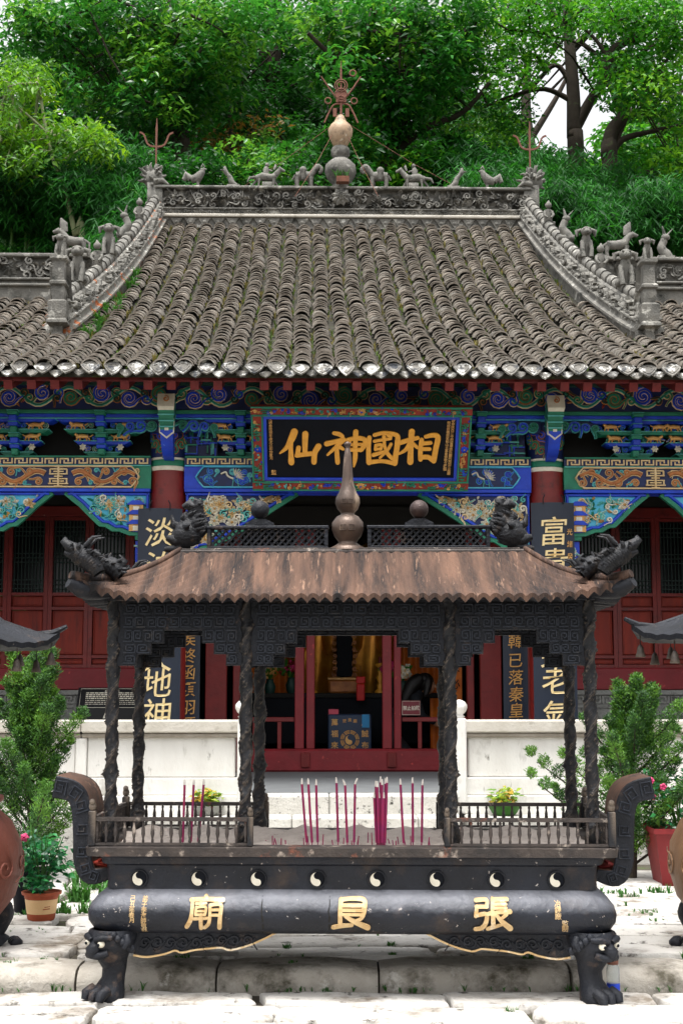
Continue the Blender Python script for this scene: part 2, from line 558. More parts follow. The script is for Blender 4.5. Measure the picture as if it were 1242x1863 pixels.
def flag_row(y0, y1, x0, x1, zb, wmin, wmax):
    x = x0 + U(-.5, 0)
    while x < x1:
        wdt = U(wmin, wmax)
        g = U(.01, .045)
        stone_mesh(wdt - g, y1 - y0 - U(.012, .045), .05 + U(-.006, .008)).build('flagstone', m_flag, ground, 40,
                   loc=(x + wdt / 2, (y0 + y1) / 2 + U(-.012, .012), zb + U(-.006, .004)), rot=(U(-.008, .008), U(-.008, .008), U(-.012, .012)))
        x += wdt
y = 4.6
for d in (.7, .62, .66, .46, .36, .31):
    flag_row(y, y + d, -2.6 - .2, 2.9, -.045, .45, 1.3)
    y += d
y = KY + .36
for d in (.3, .36, .4, .34, .42, .45, .5, .5, .52):
    flag_row(y, y + d, -3.4, 3.6, .055, .4, 1.2)
    y += d
x = -3.6                                             # rounded kerb stones along the step
while x < 3.8:
    wd = U(.7, 1.3)
    mb = MB()
    ky_ = U(-.05, .03)
    prof = [(0, -.04), (-.01, .03), (.005, .068), (.035, .095), (.09, .108), (.25, .107), (.35, .10), (.36, .0)]
    rows = []
    ns = 7
    for i in range(ns):
        t = i / (ns - 1)
        e = .02 * (abs(2 * t - 1) ** 6)
        o = U(-.012, .012)
        rows.append([(x + .006 + (wd - .012) * t, KY + ky_ + a + o + e * (1 if a < .2 else -1), b - e * .8 + U(-.004, .004)) for a, b in prof])
    mb.grid(rows)
    mb.add(rows[0], [list(range(len(prof)))])
    mb.add(rows[-1], [list(range(len(prof)))[::-1]])
    mb.build('kerb_stone', m_kerb, ground, 45)
    x += wd

TZ = .65                                             # terrace level
terr = thing('terrace', 'pale stone terrace with panelled balustrade and steps before the temple hall', 'terrace', HALL_LOC, HALL_ROT)
mb = MB()
mb.box(-9, 9, -1.66, 7.5, .02, TZ)
mb.build('terrace_floor', m_floor, terr)
def block(name, mat, x0, x1, y0, y1, z0, z1, par, b=.008, lab=None):
    m = MB()
    m.bbox(x0, x1, y0, y1, z0, z1, b)
    o = m.build(name, mat, par)
    if lab:
        o['label'] = lab
    return o
for sx, xa, xb in ((-1, -1.1, -7.2), (1, .88, 7.2)):  # balustrade either side of the steps
    lo, hi = min(xa, xb), max(xa, xb)
    xs = [xa, xa + sx * 1.42, xa + sx * 2.85, xa + sx * 4.3, xb]
    block('ledge', m_step, lo, hi, -2.08, -1.72, .0, .47, terr, .015)
    for i in range(4):
        p, q = min(xs[i], xs[i + 1]), max(xs[i], xs[i + 1])
        block('base_course', m_whitestone, p + .003, q - .003, -1.77, -1.6, .465, .632, terr)
        block('base_course', m_whitestone, p + .003, q - .003, -1.735, -1.6, .634, .786, terr)
        pan = block('panel', m_whitestone, p + .05, q - .05, -1.70, -1.62, .788, 1.15, terr, .012)
        block('moulding', m_undercap, p + .003, q - .003, -1.745, -1.58, 1.14, 1.182, terr, .012)
        block('cap_stone', m_capstone, p + .003, q - .003, -1.77, -1.55, 1.184, 1.295, terr, .012)
        if i:
            block('post', m_whitestone, xs[i] - .048, xs[i] + .048, -1.725, -1.6, .788, 1.139, terr, .008)
    block('end_post', m_whitestone, xa - .03 if sx < 0 else xa - .06, xa + .06 if sx < 0 else xa + .03, -1.79, -1.53, .47, 1.31, terr, .012)
    mb = MB()
    mb.lathe([(.03, 0), (.05, .012), (.03, .03), (.055, .055), (.072, .09), (.07, .12), (.045, .15), (.01, .165)], 16)
    mb.build('post_finial', m_whitestone, terr, True, loc=(xa + (-.02 if sx > 0 else .015), -1.66, 1.31))
for i in range(4):                                   # the steps, each in two or three stones
    z1 = TZ - .16 * i - .002
    y0 = -1.66 - .32 * i
    cuts = [-1.05] + sorted([U(-.7, -.2), U(.1, .6)])[: 1 + i % 2] + [.82]
    for a, b in zip(cuts, cuts[1:]):
        block('step', m_step, a + .003, b - .003, y0 - .33, y0 + .02, .0 if i else .3, z1, terr, .012)

# ================================================================== TEMPLE HALL
hall = thing('temple_hall', 'old temple hall with grey tiled roof, red columns and painted carved beams', 'temple', HALL_LOC, HALL_ROT)
EY, RY, SY = -1.2, 7.4, 3.2
def zr(y):
    s = (y - EY) / (RY - EY)
    return 4.6 + 4.25 * (.7 * s + .3 * s * s)
COLX = (-6.39, -4.17, -1.95, 1.95, 4.17, 6.39)

# ---------------- roof
mb = MB()                                            # the roof deck: dark pan tiles below the ribs
NY = 26
for xa, xb, yb in ((-7, -3.1, SY), (-3.1, 3.1, RY), (3.1, 7, SY)):
    ys = [EY + .05 + (yb - EY - .05) * i / NY for i in range(NY + 1)]
    mb.grid([[(xa, y, zr(y) - .03), (xb, y, zr(y) - .03)] for y in ys])
    mb.grid([[(xa, y, zr(y) - .06), (xb, y, zr(y) - .06)] for y in ys], flip=True)
    mb.add([(xa, EY + .05, zr(EY) - .015), (xb, EY + .05, zr(EY) - .015), (xb, EY + .05, zr(EY) - .06), (xa, EY + .05, zr(EY) - .06)], [(0, 1, 2, 3)])
roof = mb.build('roof', m_pan, hall)
mb = MB()                                            # back slope and gable, so the roof is a solid
mb.grid([[(-3.1, RY + .01, zr(RY)), (3.1, RY + .01, zr(RY))], [(-3.1, 14, 5.0), (3.1, 14, 5.0)]])
for sx in (-1, 1):
    mb.add([(sx * 3.1, y, z) for y, z in [(SY, zr(SY) - .03), (RY, zr(RY) - .03), (14, 5.0), (14, .6), (SY, .6)]], [(0, 1, 2, 3, 4)])
    mb.grid([[(sx * 3.1, SY + .01, zr(SY)), (sx * 7, SY + .01, zr(SY))], [(sx * 3.1, 8, 4.6), (sx * 7, 8, 4.6)]])
mb.build('roof_back_slope', m_pan, roof)

def tile_geo(mb, x, y, dy, slope, wd, lift, mi, tw=0, n=6):
    """one cover tile, its lower lip raised"""
    ca, sa = math.cos(slope), math.sin(slope)
    def pt(a, along, r, lf):
        u = x + r * math.cos(a) * wd + tw * along
        hgt = r * math.sin(a) * .078 + lf
        return (u, y + along * ca - hgt * sa, zr(y) + along * sa + hgt * ca)
    A = [PI * (.04 + .92 * k / n) for k in range(n + 1)]
    back = [pt(a, dy, .94, -.004) for a in A]
    lip = [pt(a, 0, 1.0, lift) for a in A]
    low = [pt(a, .002, .85, lift - .001) for a in A]
    mb.grid([back, lip], mi)
    mb.grid([lip, low], 4)

m_tilelip = M('roof_tile_lip', '#9a9187', '#b9b1a7', 14, .9, 0, .3, 60, spots=('#665e55', 4, .54, .64), spots2=('#dedad2', 13, .57, .66))
ROW = .2235
rows_x = [(i - 26.5) * ROW - .03 for i in range(54)]
tile_stuff = MB()
tile_protos = []
for k in range(4):
    t = MB()
    # prototype at the eave end of the slope, about its own origin
    sl = math.atan((zr(EY + .4) - zr(EY)) / .4)
    tile_geo(t, 0, EY, .24, sl, .093, .034, 0, U(-.04, .04))
    t.v = [(a, b - EY, c - zr(EY)) for a, b, c in t.v]
    me = bpy.data.meshes.new('tile')
    me.from_pydata(t.v, [], t.f)
    me.materials.append(m_tile[k])
    me.materials.append(m_tilelip)
    me.polygons.foreach_set('material_index', [min(q, 1) for q in t.m])
    me.polygons.foreach_set('use_smooth', [True] * len(t.f))
    me.set_sharp_from_angle(angle=R(50))
    tile_protos.append(me)
moss = MB()
def tuft(mb, p, h, n, sp, mi=0):
    for _ in range(n):
        a = U(0, 2 * PI)
        d = Vector((math.cos(a), math.sin(a), 0)) * U(.2, 1) * sp
        w = Vector((-d.y, d.x, 0)).normalized() * h * U(.05, .09)
        q = Vector(p)
        m = q + d * .5 + Vector((0, 0, h * U(.5, .8)))
        e = q + d * 1.3 + Vector((0, 0, h * U(.6, 1.1)))
        mb.add([q - w, q + w, m + w * .8, m - w * .8, e], [(0, 1, 2, 3), (3, 2, 4)], mi)
for i, x0 in enumerate(rows_x):
    yend = RY - .06 if abs(x0) < 2.95 else SY - .08
    y = EY
    k = 0
    ph = U(0, 6)
    drift = 0
    while y < yend:
        sl = math.atan((zr(y + .05) - zr(y - .05)) / .1)
        dy = (.17 - .06 * (y - EY) / (RY - EY)) * U(.75, 1.2)
        if RND() < .05:
            dy *= .55
        wob = .016 * math.sin(y * 1.3 + ph) + U(-.009, .009)
        lift = U(.014, .036) + (.016 if RND() < .06 else 0)
        if k < 7 and abs(x0) < 4.3:
            o = link('tile', random.choice(tile_protos), roof, (x0 + wob, y, zr(y)), (sl - math.atan((zr(EY + .4) - zr(EY)) / .4) + U(-.03, .03), 0, U(-.05, .05)), (U(.95, 1.05), 1, U(.95, 1.1)))
        else:
            tile_geo(tile_stuff, x0 + wob, y, dy + .05, sl, .094 * U(.94, 1.05), lift, random.choice((0, 0, 1, 1, 2, 3)), U(-.11, .11))
        y += dy * math.cos(sl)
        k += 1
        if RND() < .7:
            tuft(moss, (x0 + ROW / 2 + U(-.03, .03), y, zr(y) - .01), U(.04, .09), 6, .04, 0 if RND() < .55 else 1)
        if RND() < .04:
            tuft(moss, (x0 + ROW / 2, y, zr(y) - .01), U(.08, .13), 7, .06, 1)
o = tile_stuff.build('tile_courses', m_tile + [m_tilelip], roof, 50)
tag(o, kind='stuff')
for _ in range(34):                                  # ferns and weeds beside the left hip
    y = U(1.0, 4.6)
    tuft(moss, (-3.0 + .03 * (y - 1) + U(-.08, .1), y, zr(y)), U(.1, .2), 12, .12, 2)
m_dry = leafmat('dry_moss', '#75703a', .2, .8)
m_fern = leafmat('fern', '#356f22', .25, .6)
tag(moss.build('roof_moss', [m_moss, m_dry, m_fern], roof), kind='stuff')

def plate(poly, th, n=1):
    mb = MB()
    mb.prism(poly, lambda u, v, h: (u, -h, v), -th / 2, th / 2)
    return mb
fan = [(-.088, .03), (-.07, .056), (-.04, .073), (0, .079), (.04, .073), (.07, .056), (.088, .03), (.06, -.012), (.03, -.04), (0, -.06), (-.03, -.04), (-.06, -.012)]
mb = plate(fan, .022)
mb.ribbon([(-.06, .025), (-.03, -.012), (0, -.03), (.03, -.012), (.06, .025)], .008, lambda u, v, h: (u, -.011 - h, v), 0, .006)
mb.ribbon([(-.045, .045), (0, .06), (.045, .045)], .007, lambda u, v, h: (u, -.011 - h, v), 0, .006)
fan_me = mb.build('eave_tile', m_tileend).data
bpy.data.objects.remove(bpy.data.objects['eave_tile'])
drip = [(-.062, .035), (-.03, .048), (.0, .05), (.03, .048), (.062, .035), (.04, .005), (0, -.022), (-.04, .005)]
mb = plate(drip, .02)
drip_me = mb.build('drip_tile', m_tileend).data
bpy.data.objects.remove(bpy.data.objects['drip_tile'])
for x0 in rows_x:
    link('eave_tile', fan_me, roof, (x0 + U(-.01, .01), EY - .03 + U(-.012, .012), zr(EY) + .006 + U(-.008, .008)), (R(-24) + U(-.1, .1), U(-.07, .07), U(-.08, .08)), (U(.94, 1.08), 1, U(.92, 1.1)))
    link('drip_tile', drip_me, roof, (x0 + ROW / 2 + U(-.01, .01), EY + .0, zr(EY) - .045 + U(-.008, .008)), (R(-26) + U(-.12, .12), U(-.1, .1), U(-.08, .08)), (U(.95, 1.15), 1, U(.9, 1.1)))

# ---------------- relief helpers
def petal(mb, f, u, v, L, W, a, h0, h1, mi=0, curl=0, tilt=False):
    ca, sa = math.cos(a), math.sin(a)
    pts = [(0, 0), (.3, .85), (.65, .95), (1, .05), (.65, -.85), (.3, -.8)]
    ring = []
    for p, q in pts:
        x, yv = p * L, q * W + curl * p * p * L
        ring.append((u + ca * x - sa * yv, v + sa * x + ca * yv))
    cx = (u + ca * L * .55 - sa * curl * .3 * L, v + sa * L * .55 + ca * curl * .3 * L)
    if tilt:
        hh = [h0, h1 * .8, h1 * 1.15, h1 * .7, h0 * .6, h0 * .4]
        vs = [f(a_, b_, q) for (a_, b_), q in zip(ring, hh)] + [f(cx[0], cx[1], h0 + (h1 - h0) * .25)]
    else:
        vs = [f(a_, b_, h0) for a_, b_ in ring] + [f(cx[0], cx[1], h1)]
    mb.add(vs, [(i, (i + 1) % 6, 6) for i in range(6)], mi)

def flower(mb, f, u, v, r, h, n=6, mi=0, mc=0, rings=2):
    for k in range(rings):
        a0 = U(0, 6)
        rr = r * (1 - .42 * k)
        for i in range(n):
            petal(mb, f, u, v, rr, rr * .34, a0 + 2 * PI * i / n, h * (.15 + .35 * k), h * (.7 + .3 * k), mi)
    mb.add([f(u + r * .2 * math.cos(2 * PI * k / 8), v + r * .2 * math.sin(2 * PI * k / 8), h * .8) for k in range(8)] + [f(u, v, h * 1.25)], [(k, (k + 1) % 8, 8) for k in range(8)], mc)

def curl(mb, f, u, v, r, a0, sgn, w, h, mi, tail=0, turns=1.3, mo=None):
    """a tapering scroll; mo = outline material drawn wider beneath"""
    pts = spiral(u, v, r * .12, r, a0, sgn * turns, 18)
    if tail:
        e, d = pts[-1], (pts[-1][0] - pts[-2][0], pts[-1][1] - pts[-2][1])
        L = math.hypot(*d)
        d = (d[0] / L, d[1] / L)
        for k in range(1, 5):
            pts.append((e[0] + d[0] * tail * k / 4 + (-d[1]) * sgn * -.25 * tail * (k / 4) ** 2, e[1] + d[1] * tail * k / 4 + d[0] * sgn * -.25 * tail * (k / 4) ** 2))
    n = len(pts)
    ws = [w * (.55 + .6 * math.sin(PI * min(1, (i + 2) / n))) for i in range(n)]
    if mo is not None:
        mb.ribbon(pts, [q + w * .42 for q in ws], f, 0, h * .6, mo, .8)
    mb.ribbon(pts, ws, f, h * .3 if mo is not None else 0, h, mi)

def clutter(mb, f, u0, u1, v0, v1, n, h, mats, L=.05, seedw=None):
    """dense carved foliage filling a band"""
    for _ in range(n):
        u, v = U(u0, u1), U(v0, v1)
        k = RND()
        mi = random.choice(mats)
        if k < .88:
            petal(mb, f, u, v, L * U(.9, 1.6), L * U(.3, .52), U(0, 2 * PI), h * U(0, .3), h * U(.6, 1), mi, U(-.4, .4), True)
        else:
            curl(mb, f, u, v, L * U(.45, .75), U(0, 6), random.choice((-1, 1)), L * .2, h * U(.6, 1), mi, L * U(0, .8))

# ---------------- main ridge
mr = MB()
X0, X1 = -2.96, 3.0
RZ = 8.80
mr.box(X0, X1, RY - .09, RY + .09, RZ - .2, RZ + .33)
mr.box(X0, X1, RY - .03, RY + .03, RZ + .33, RZ + .68)
mr.bbox(X0 - .02, X1 + .02, RY - .12, RY + .12, RZ + .32, RZ + .345, .006)
mr.bbox(X0 - .02, X1 + .02, RY - .15, RY + .15, RZ + .655, RZ + .70, .012)
ridge = mr.build('main_ridge', m_ridge, hall)
mb = MB()
mb.bbox(X0 - .02, X1 + .02, RY - .15, RY + .15, RZ + .185, RZ + .235, .012)
mb.build('whitewashed_moulding', m_capstone, ridge)
cv = MB()
f = front(RY - .09)
n = 27
for i in range(n):                                   # pointed dentils over the tile heads
    u = X0 + (X1 - X0) * (i + .5) / n
    cv.prism([(u - .1, RZ + .17), (u, RZ + .02), (u + .1, RZ + .17)], f, 0, .03)
    petal(cv, f, u, RZ + .15, .09, .045, -PI / 2, .03, .05)
    cv.box(u - .1, u + .1, RY - .13, RY - .09, RZ + .0, RZ + .02)
u = X0 + .1
k = 0
while u < X1 - .05:                                  # thin scroll band
    s = 1 if k % 2 else -1
    curl(cv, f, u, RZ + .285 + .006 * s, .032, U(0, 6), s, .009, .025, 0, .06)
    petal(cv, f, u + .06, RZ + .285, .06, .02, U(-.5, .5) + (PI if s > 0 else 0), 0, .02, 0)
    u += .125
    k += 1
f = front(RY - .03)
clutter(cv, f, X0 + .05, X1 - .05, RZ + .38, RZ + .61, 420, .12, (0,), .1)
for i in range(11):
    u = X0 + .28 + i * .54
    flower(cv, f, u, RZ + .5 + U(-.03, .03), U(.11, .14), .13, 6)
flower(cv, front(RY - .13), -.02, RZ + .53, .16, .08, 9, 0, 0, 3)
tag(cv.build('ridge_carving', m_ridge, ridge), kind='stuff')
for x0 in (X0 - .02, X1 + .02):                      # dragon mouths at both ends of the ridge
    mb = MB()
    sx = -1 if x0 < 0 else 1
    mb.box(x0 - .12, x0 + .12, RY - .12, RY + .12, RZ + .2, RZ + .75)
    mb.ball((x0 + sx * .03, RY, RZ + .84), (.17, .14, .16), 12, 8)
    for _ in range(46):
        a, b = U(0, 2 * PI), U(-.9, 1.3)
        p = Vector((math.cos(a) * math.cos(b) * .17, math.sin(a) * math.cos(b) * .14 - .02, math.sin(b) * .17))
        c = Vector((x0 + sx * .03, RY, RZ + .84))
        q = p * U(1.25, 1.55)
        mb.tube([c + p * .85, c + p.lerp(q, .6) + Vector((0, 0, .015)), c + q + Vector((U(-.03, .03), 0, U(-.02, .04)))], [.03, .022, .008], 5)
    mb.tube([(x0, RY - .1, RZ + .76), (x0 - sx * .12, RY - .13, RZ + .78), (x0 - sx * .22, RY - .11, RZ + .71)], [.06, .045, .02], 6)
    mb.build('ridge_dragon', m_figure, ridge, True)
    t = MB()                                         # flat iron trident
    g = lambda u, v, h: (x0 + u, RY - h, v)
    t.ribbon([(0, RZ + .95), (0, RZ + 1.25), (0, RZ + 1.68), (0.005, RZ + 1.86)], [.010, .012, .017, .003], g, -.012, .012, 0, 1)
    t.ribbon(spline([(-.27, RZ + 1.62), (-.2, RZ + 1.58), (-.13, RZ + 1.42), (0, RZ + 1.385), (.13, RZ + 1.42), (.2, RZ + 1.58), (.27, RZ + 1.62)], None, 4), .014, g, -.013, .011, 0, 1)
    t.build('trident', m_rust, ridge)

# ---------------- descending ridges
def vridge(sx):
    xf, xt = sx * 3.29, sx * 2.97
    yf = .95
    path = []
    for i in range(27):
        y = yf + (RY - yf) * i / 26
        path.append((xf + (xt - xf) * i / 26, y, zr(y)))
    prof = [(.16, -.05), (.14, .10), (.15, .12), (.19, .135), (.19, .165), (.15, .18), (.13, .24), (.16, .255), (.16, .275), (.11, .29), (.10, .44), (.08, .46)]
    prof = prof + [(-a, b) for a, b in prof[::-1]]
    mb = MB()
    mb.grid([[(p[0] + a, p[1], p[2] + b) for a, b in prof] for p in path], 0)
    mb.add([(path[0][0] + a, path[0][1], path[0][2] + b) for a, b in prof], [list(range(len(prof)))])
    o = mb.build('descending_ridge', m_ridge2 if sx < 0 else m_ridge, hall, 40)
    # segmented roll tile on top
    rl = MB()
    for i in range(26):
        a, b = Vector(path[i]), Vector(path[i + 1])
        up = Vector((0, 0, .49))
        rl.tube([a + up, a.lerp(b, .12) + up, a.lerp(b, .95) + up], [.088, .078, .072], 9)
    rl.build('roll_tile', m_ridge, o, True)
    cb = MB()
    for side in (-1, 1):
        for _ in range(250 if side == -sx else 60):
            t = U(0, 25.9)
            i = int(t)
            a, b = Vector(path[i]), Vector(path[i + 1])
            p = a.lerp(b, t - i)
            sl = math.atan2(b.z - a.z, b.y - a.y)
            g = lambda u, v, h, p=p, sl=sl, side=side: (p.x + side * (.1 + h), p.y + u * math.cos(sl), p.z + v + u * math.sin(sl))
            if RND() < .75:
                petal(cb, g, 0, U(.29, .43), U(.07, .13), U(.02, .035), U(PI * .8, PI * 1.6), 0, U(.03, .09), 0, U(-.5, .5))
            else:
                curl(cb, g, 0, U(.3, .42), .04, U(0, 6), 1, .011, .05, 0, .05)
    tag(cb.build('ridge_carving', m_figure, o), kind='stuff')
    # upturned end
    e = MB()
    x, y, z = path[0]
    y -= .06
    prof = [(.13, -.06), (.10, .0), (.085, .1), (.10, .13), (.22, .155), (.215, .185), (.17, .21), (.20, .29), (.19, .33), (.20, .36), (.2, .40), (.12, .43), (.15, .53), (.13, .58), (.18, .60), (.18, .625), (.13, .65), (.125, .86), (.18, .89), (.18, .925), (.05, .93)]
    nseg = 4
    rows = []
    for r, h in prof:
        rows.append([(x + r * .52 * s1, y + r * .56 * s2, z + h) for s1, s2 in ((-1, -1), (1, -1), (1, 1), (-1, 1))])
    e.grid(rows, 0, True)
    e.add(rows[-1], [(0, 1, 2, 3)])
    sw = spline([(y + .04, z + .93), (y + .1, z + .74), (y + .22, z + .6), (y + .42, z + .58), (y + .6, z + .64)], None, 5)
    for wdt, off in ((.09, 0), (.12, -.1)):
        rr = [[(x - wdt, a, b + off), (x + wdt, a, b + off), (x + wdt, a + .02, b - .07 + off), (x - wdt, a + .02, b - .07 + off)] for a, b in sw]
        e.grid(rr, 0, True)
    e.ball((x, y + .2, z + .68), (.09, .09, .07), 10, 6)
    e.build('upturned_end', m_ridge, o, 35)
    return path, o
vr = {sx: vridge(sx) for sx in (-1, 1)}

# ---------------- side ridges
for sx in (-1, 1):
    xa, xb = sorted((sx * 3.2, sx * 6.8))
    mb = MB()
    z0 = zr(SY)
    mb.box(xa, xb, SY - .08, SY + .08, z0 - .15, z0 + .30)
    mb.box(xa, xb, SY - .03, SY + .03, z0 + .3, z0 + .6)
    for a, b, d in ((.19, .225, .13), (.27, .30, .13), (.575, .62, .13)):
        mb.bbox(xa - .01, xb + .01, SY - d, SY + d, z0 + a, z0 + b, .01)
    o = mb.build('side_ridge', m_ridge, hall)
    cb = MB()
    f = front(SY - .03)
    clutter(cb, f, xa + .1, xb - .1, z0 + .34, z0 + .54, 150, .09, (0,), .1)
    for i in range(5):
        flower(cb, f, xa + .35 + i * .7, z0 + .44, .11, .07, 8, 0, 0, 2)
    tag(cb.build('ridge_carving', m_ridge, o), kind='stuff')

# ---------------- ridge figures
def figure(kind):
    m = MB()
    if kind == 'rider':                              # galloping horse with a rider
        m.tube([(-.16, 0, .16), (-.06, 0, .19), (.08, 0, .17), (.15, 0, .2)], [.05, .07, .065, .05], 8)
        m.tube([(.13, 0, .2), (.2, 0, .28), (.22, 0, .32)], [.05, .04, .035], 7)
        m.tube([(.2, 0, .33), (.3, 0, .28)], [.035, .02], 6)
        for x, dx, yy in ((-.14, -.1, .03), (-.1, -.02, -.03), (.1, .1, .03), (.12, .0, -.03)):
            m.tube([(x, yy, .15), (x + dx * .6, yy, .08), (x + dx, yy, -.01)], [.03, .02, .014], 5)
        m.tube([(-.16, 0, .18), (-.26, 0, .17), (-.3, 0, .1)], [.03, .025, .01], 5)
        m.tube([(0, 0, .22), (.0, 0, .31), (.01, 0, .35)], [.045, .05, .03], 7)
        m.ball((.015, 0, .385), .035, 8, 6)
        m.tube([(.0, 0, .31), (.1, 0, .28)], [.02, .014], 5)
        m.tube([(.13, 0, .3), (.16, 0, .38), (.18, 0, .33)], [.02, .03, .01], 5)
        m.box(-.06, .1, -.05, .05, -.02, .09)
    elif kind == 'elephant':                         # pack animal with a raised curled neck
        m.tube([(-.14, 0, .2), (-.03, 0, .21), (.09, 0, .2)], [.07, .085, .075], 8)
        m.tube(spline([(.08, 0, .2), (.15, 0, .3), (.2, 0, .36), (.26, 0, .34), (.26, 0, .27), (.22, 0, .27)], None, 3), [.05] * 8 + [.035] * 4 + [.025] * 4, 7)
        for x, yy in ((-.13, .04), (-.12, -.04), (.08, .04), (.1, -.04)):
            m.tube([(x, yy, .18), (x, yy, .08), (x + .01, yy, -.01)], [.04, .03, .025], 6)
        m.ball((-.03, 0, .31), (.06, .05, .055), 8, 6)
        m.tube([(-.03, -.09, .25), (-.02, -.09, .12)], [.05, .03], 6)
        m.tube([(-.15, 0, .22), (-.2, 0, .14)], [.025, .012], 5)
    elif kind == 'rooster':
        m.tube([(-.08, 0, .13), (.02, 0, .15), (.1, 0, .26), (.11, 0, .31)], [.06, .085, .05, .035], 8)
        m.tube([(-.08, 0, .14), (-.16, 0, .2), (-.19, 0, .12)], [.06, .07, .04], 6)
        m.tube([(.11, 0, .31), (.17, 0, .3)], [.03, .008], 5)
        m.tube([(.08, 0, .33), (.11, 0, .38), (.14, 0, .34)], [.01, .025, .01], 5)
        for yy in (-.03, .03):
            m.tube([(.03, yy, .1), (.04, yy, -.01)], [.025, .02], 5)
        m.box(-.05, .1, -.05, .05, -.02, .02)
    elif kind == 'fish':
        m.tube(spline([(.1, 0, .03), (.02, 0, .08), (-.02, 0, .18), (-.09, 0, .27), (-.1, 0, .36)], None, 4), [.05, .055, .06, .065, .07, .07, .065, .06, .055, .05, .045, .05, .055, .05, .04, .03, .008], 8, flat=.7)
        m.tube([(-.08, 0, .28), (-.17, 0, .3)], [.03, .01], 5)
        m.box(-.06, .14, -.06, .06, -.02, .04)
    elif kind == 'lion':                             # upright seated lion
        m.tube([(0, .06, .0), (0, .04, .12), (0, -.02, .24), (0, -.03, .3)], [.075, .08, .065, .05], 9)
        m.ball((0, -.05, .35), (.075, .075, .065), 10, 7)
        m.ball((0, -.12, .33), (.045, .04, .04), 8, 6)
        for s in (-1, 1):
            m.tube([(s * .05, -.03, .22), (s * .06, -.09, .1), (s * .05, -.1, -.01)], [.035, .028, .03], 6)
            m.tube([(s * .06, -.03, .38), (s * .12, -.02, .36), (s * .12, -.02, .29)], [.025, .035, .012], 5)
            m.ball((s * .035, -.1, .375), .018, 6, 5)
            m.ball((s * .07, .04, .05), (.04, .07, .05), 7, 5)
        m.tube([(0, .1, .05), (0, .15, .15), (0, .13, .25)], [.03, .04, .015], 6)
    elif kind == 'hound':                            # standing beast with a raised crest
        m.tube([(-.15, 0, .2), (-.02, 0, .2), (.1, 0, .22)], [.06, .065, .07], 8)
        m.tube([(.08, 0, .22), (.14, 0, .32), (.19, 0, .35)], [.06, .045, .045], 7)
        m.tube([(.18, 0, .36), (.27, 0, .33)], [.04, .02], 6)
        m.tube([(.12, 0, .34), (.13, 0, .45), (.17, 0, .53)], [.05, .055, .01], 6, flat=.5)
        for x, yy in ((-.14, .04), (-.15, -.04), (.09, .04), (.11, -.04)):
            m.tube([(x, yy, .18), (x - .015, yy, .09), (x, yy, -.01)], [.035, .022, .024], 6)
        m.tube([(-.15, 0, .22), (-.22, 0, .18), (-.22, 0, .08)], [.025, .022, .01], 5)
        m.box(-.17, .14, -.06, .06, -.03, .01)
    elif kind == 'small':                            # squat monkey-like sitter
        m.tube([(0, .03, 0), (0, .01, .1), (0, -.01, .2)], [.06, .065, .045], 8)
        m.ball((0, -.02, .26), .05, 8, 6)
        m.tube([(0, -.02, .29), (.01, 0, .34)], [.03, .008], 5)
        for s in (-1, 1):
            m.tube([(s * .05, 0, .17), (s * .07, -.06, .1), (s * .03, -.08, .05)], [.025, .02, .018], 5)
    elif kind == 'hare':                             # tall eared beast, leaning
        m.tube(spline([(.08, 0, .0), (.03, 0, .08), (-.02, 0, .16), (.02, 0, .26)], None, 3), [.07] * 4 + [.06] * 3 + [.05] * 3, 7)
        m.ball((.04, 0, .3), (.06, .045, .045), 8, 6)
        m.tube([(.03, 0, .32), (.0, 0, .45)], [.03, .008], 5, flat=.5)
        m.tube([(.05, 0, .32), (.14, 0, .42)], [.03, .006], 5, flat=.5)
        m.box(-.08, .14, -.06, .06, -.02, .04)
    return m
figs = {}
def put_fig(kind, loc, sx=1, par=ridge, sc=1.0, rz=0):
    if kind not in figs:
        o = figure(kind).build('ridge_figure', m_figure, par, True)
        figs[kind] = o.data
    else:
        o = link('ridge_figure', figs[kind], par)
    o.location = loc
    o.scale = (sx * sc, sc, sc)
    o.rotation_euler = (0, 0, rz)
    return o
zt = RZ + .71
for k, x, s in (('rooster', -2.34, 1), ('fish', -1.78, 1), ('rider', -1.22, 1), ('elephant', -.6, 1), ('elephant', .58, -1), ('rider', 1.16, -1), ('fish', 1.82, -1), ('rooster', 2.36, -1)):
    put_fig(k, (x, RY, zt), s)
for sx in (-1, 1):
    path, o = vr[sx]
    for i, k in ((20, 'small'), (16, 'hare'), (11, 'lion'), (8, 'small')):
        p = path[i]
        put_fig(k, (p[0], p[1], p[2] + .54), sx, o, 1.0, 0)
    p = path[3]
    put_fig('lion', (p[0] - sx * .02, p[1] + .06, p[2] + .56), 1, o, 1.05)
    p = path[0]
    put_fig('lion', (p[0], p[1] - .06, p[2] + .93), 1, o, .62)
z0 = zr(SY) + .62
put_fig('hound', (-3.55, SY, z0), -1, hall, .95)
put_fig('hound', (3.48, SY, z0), 1, hall, .95)
put_fig('hare', (4.06, SY, z0), 1, hall, 1.0)

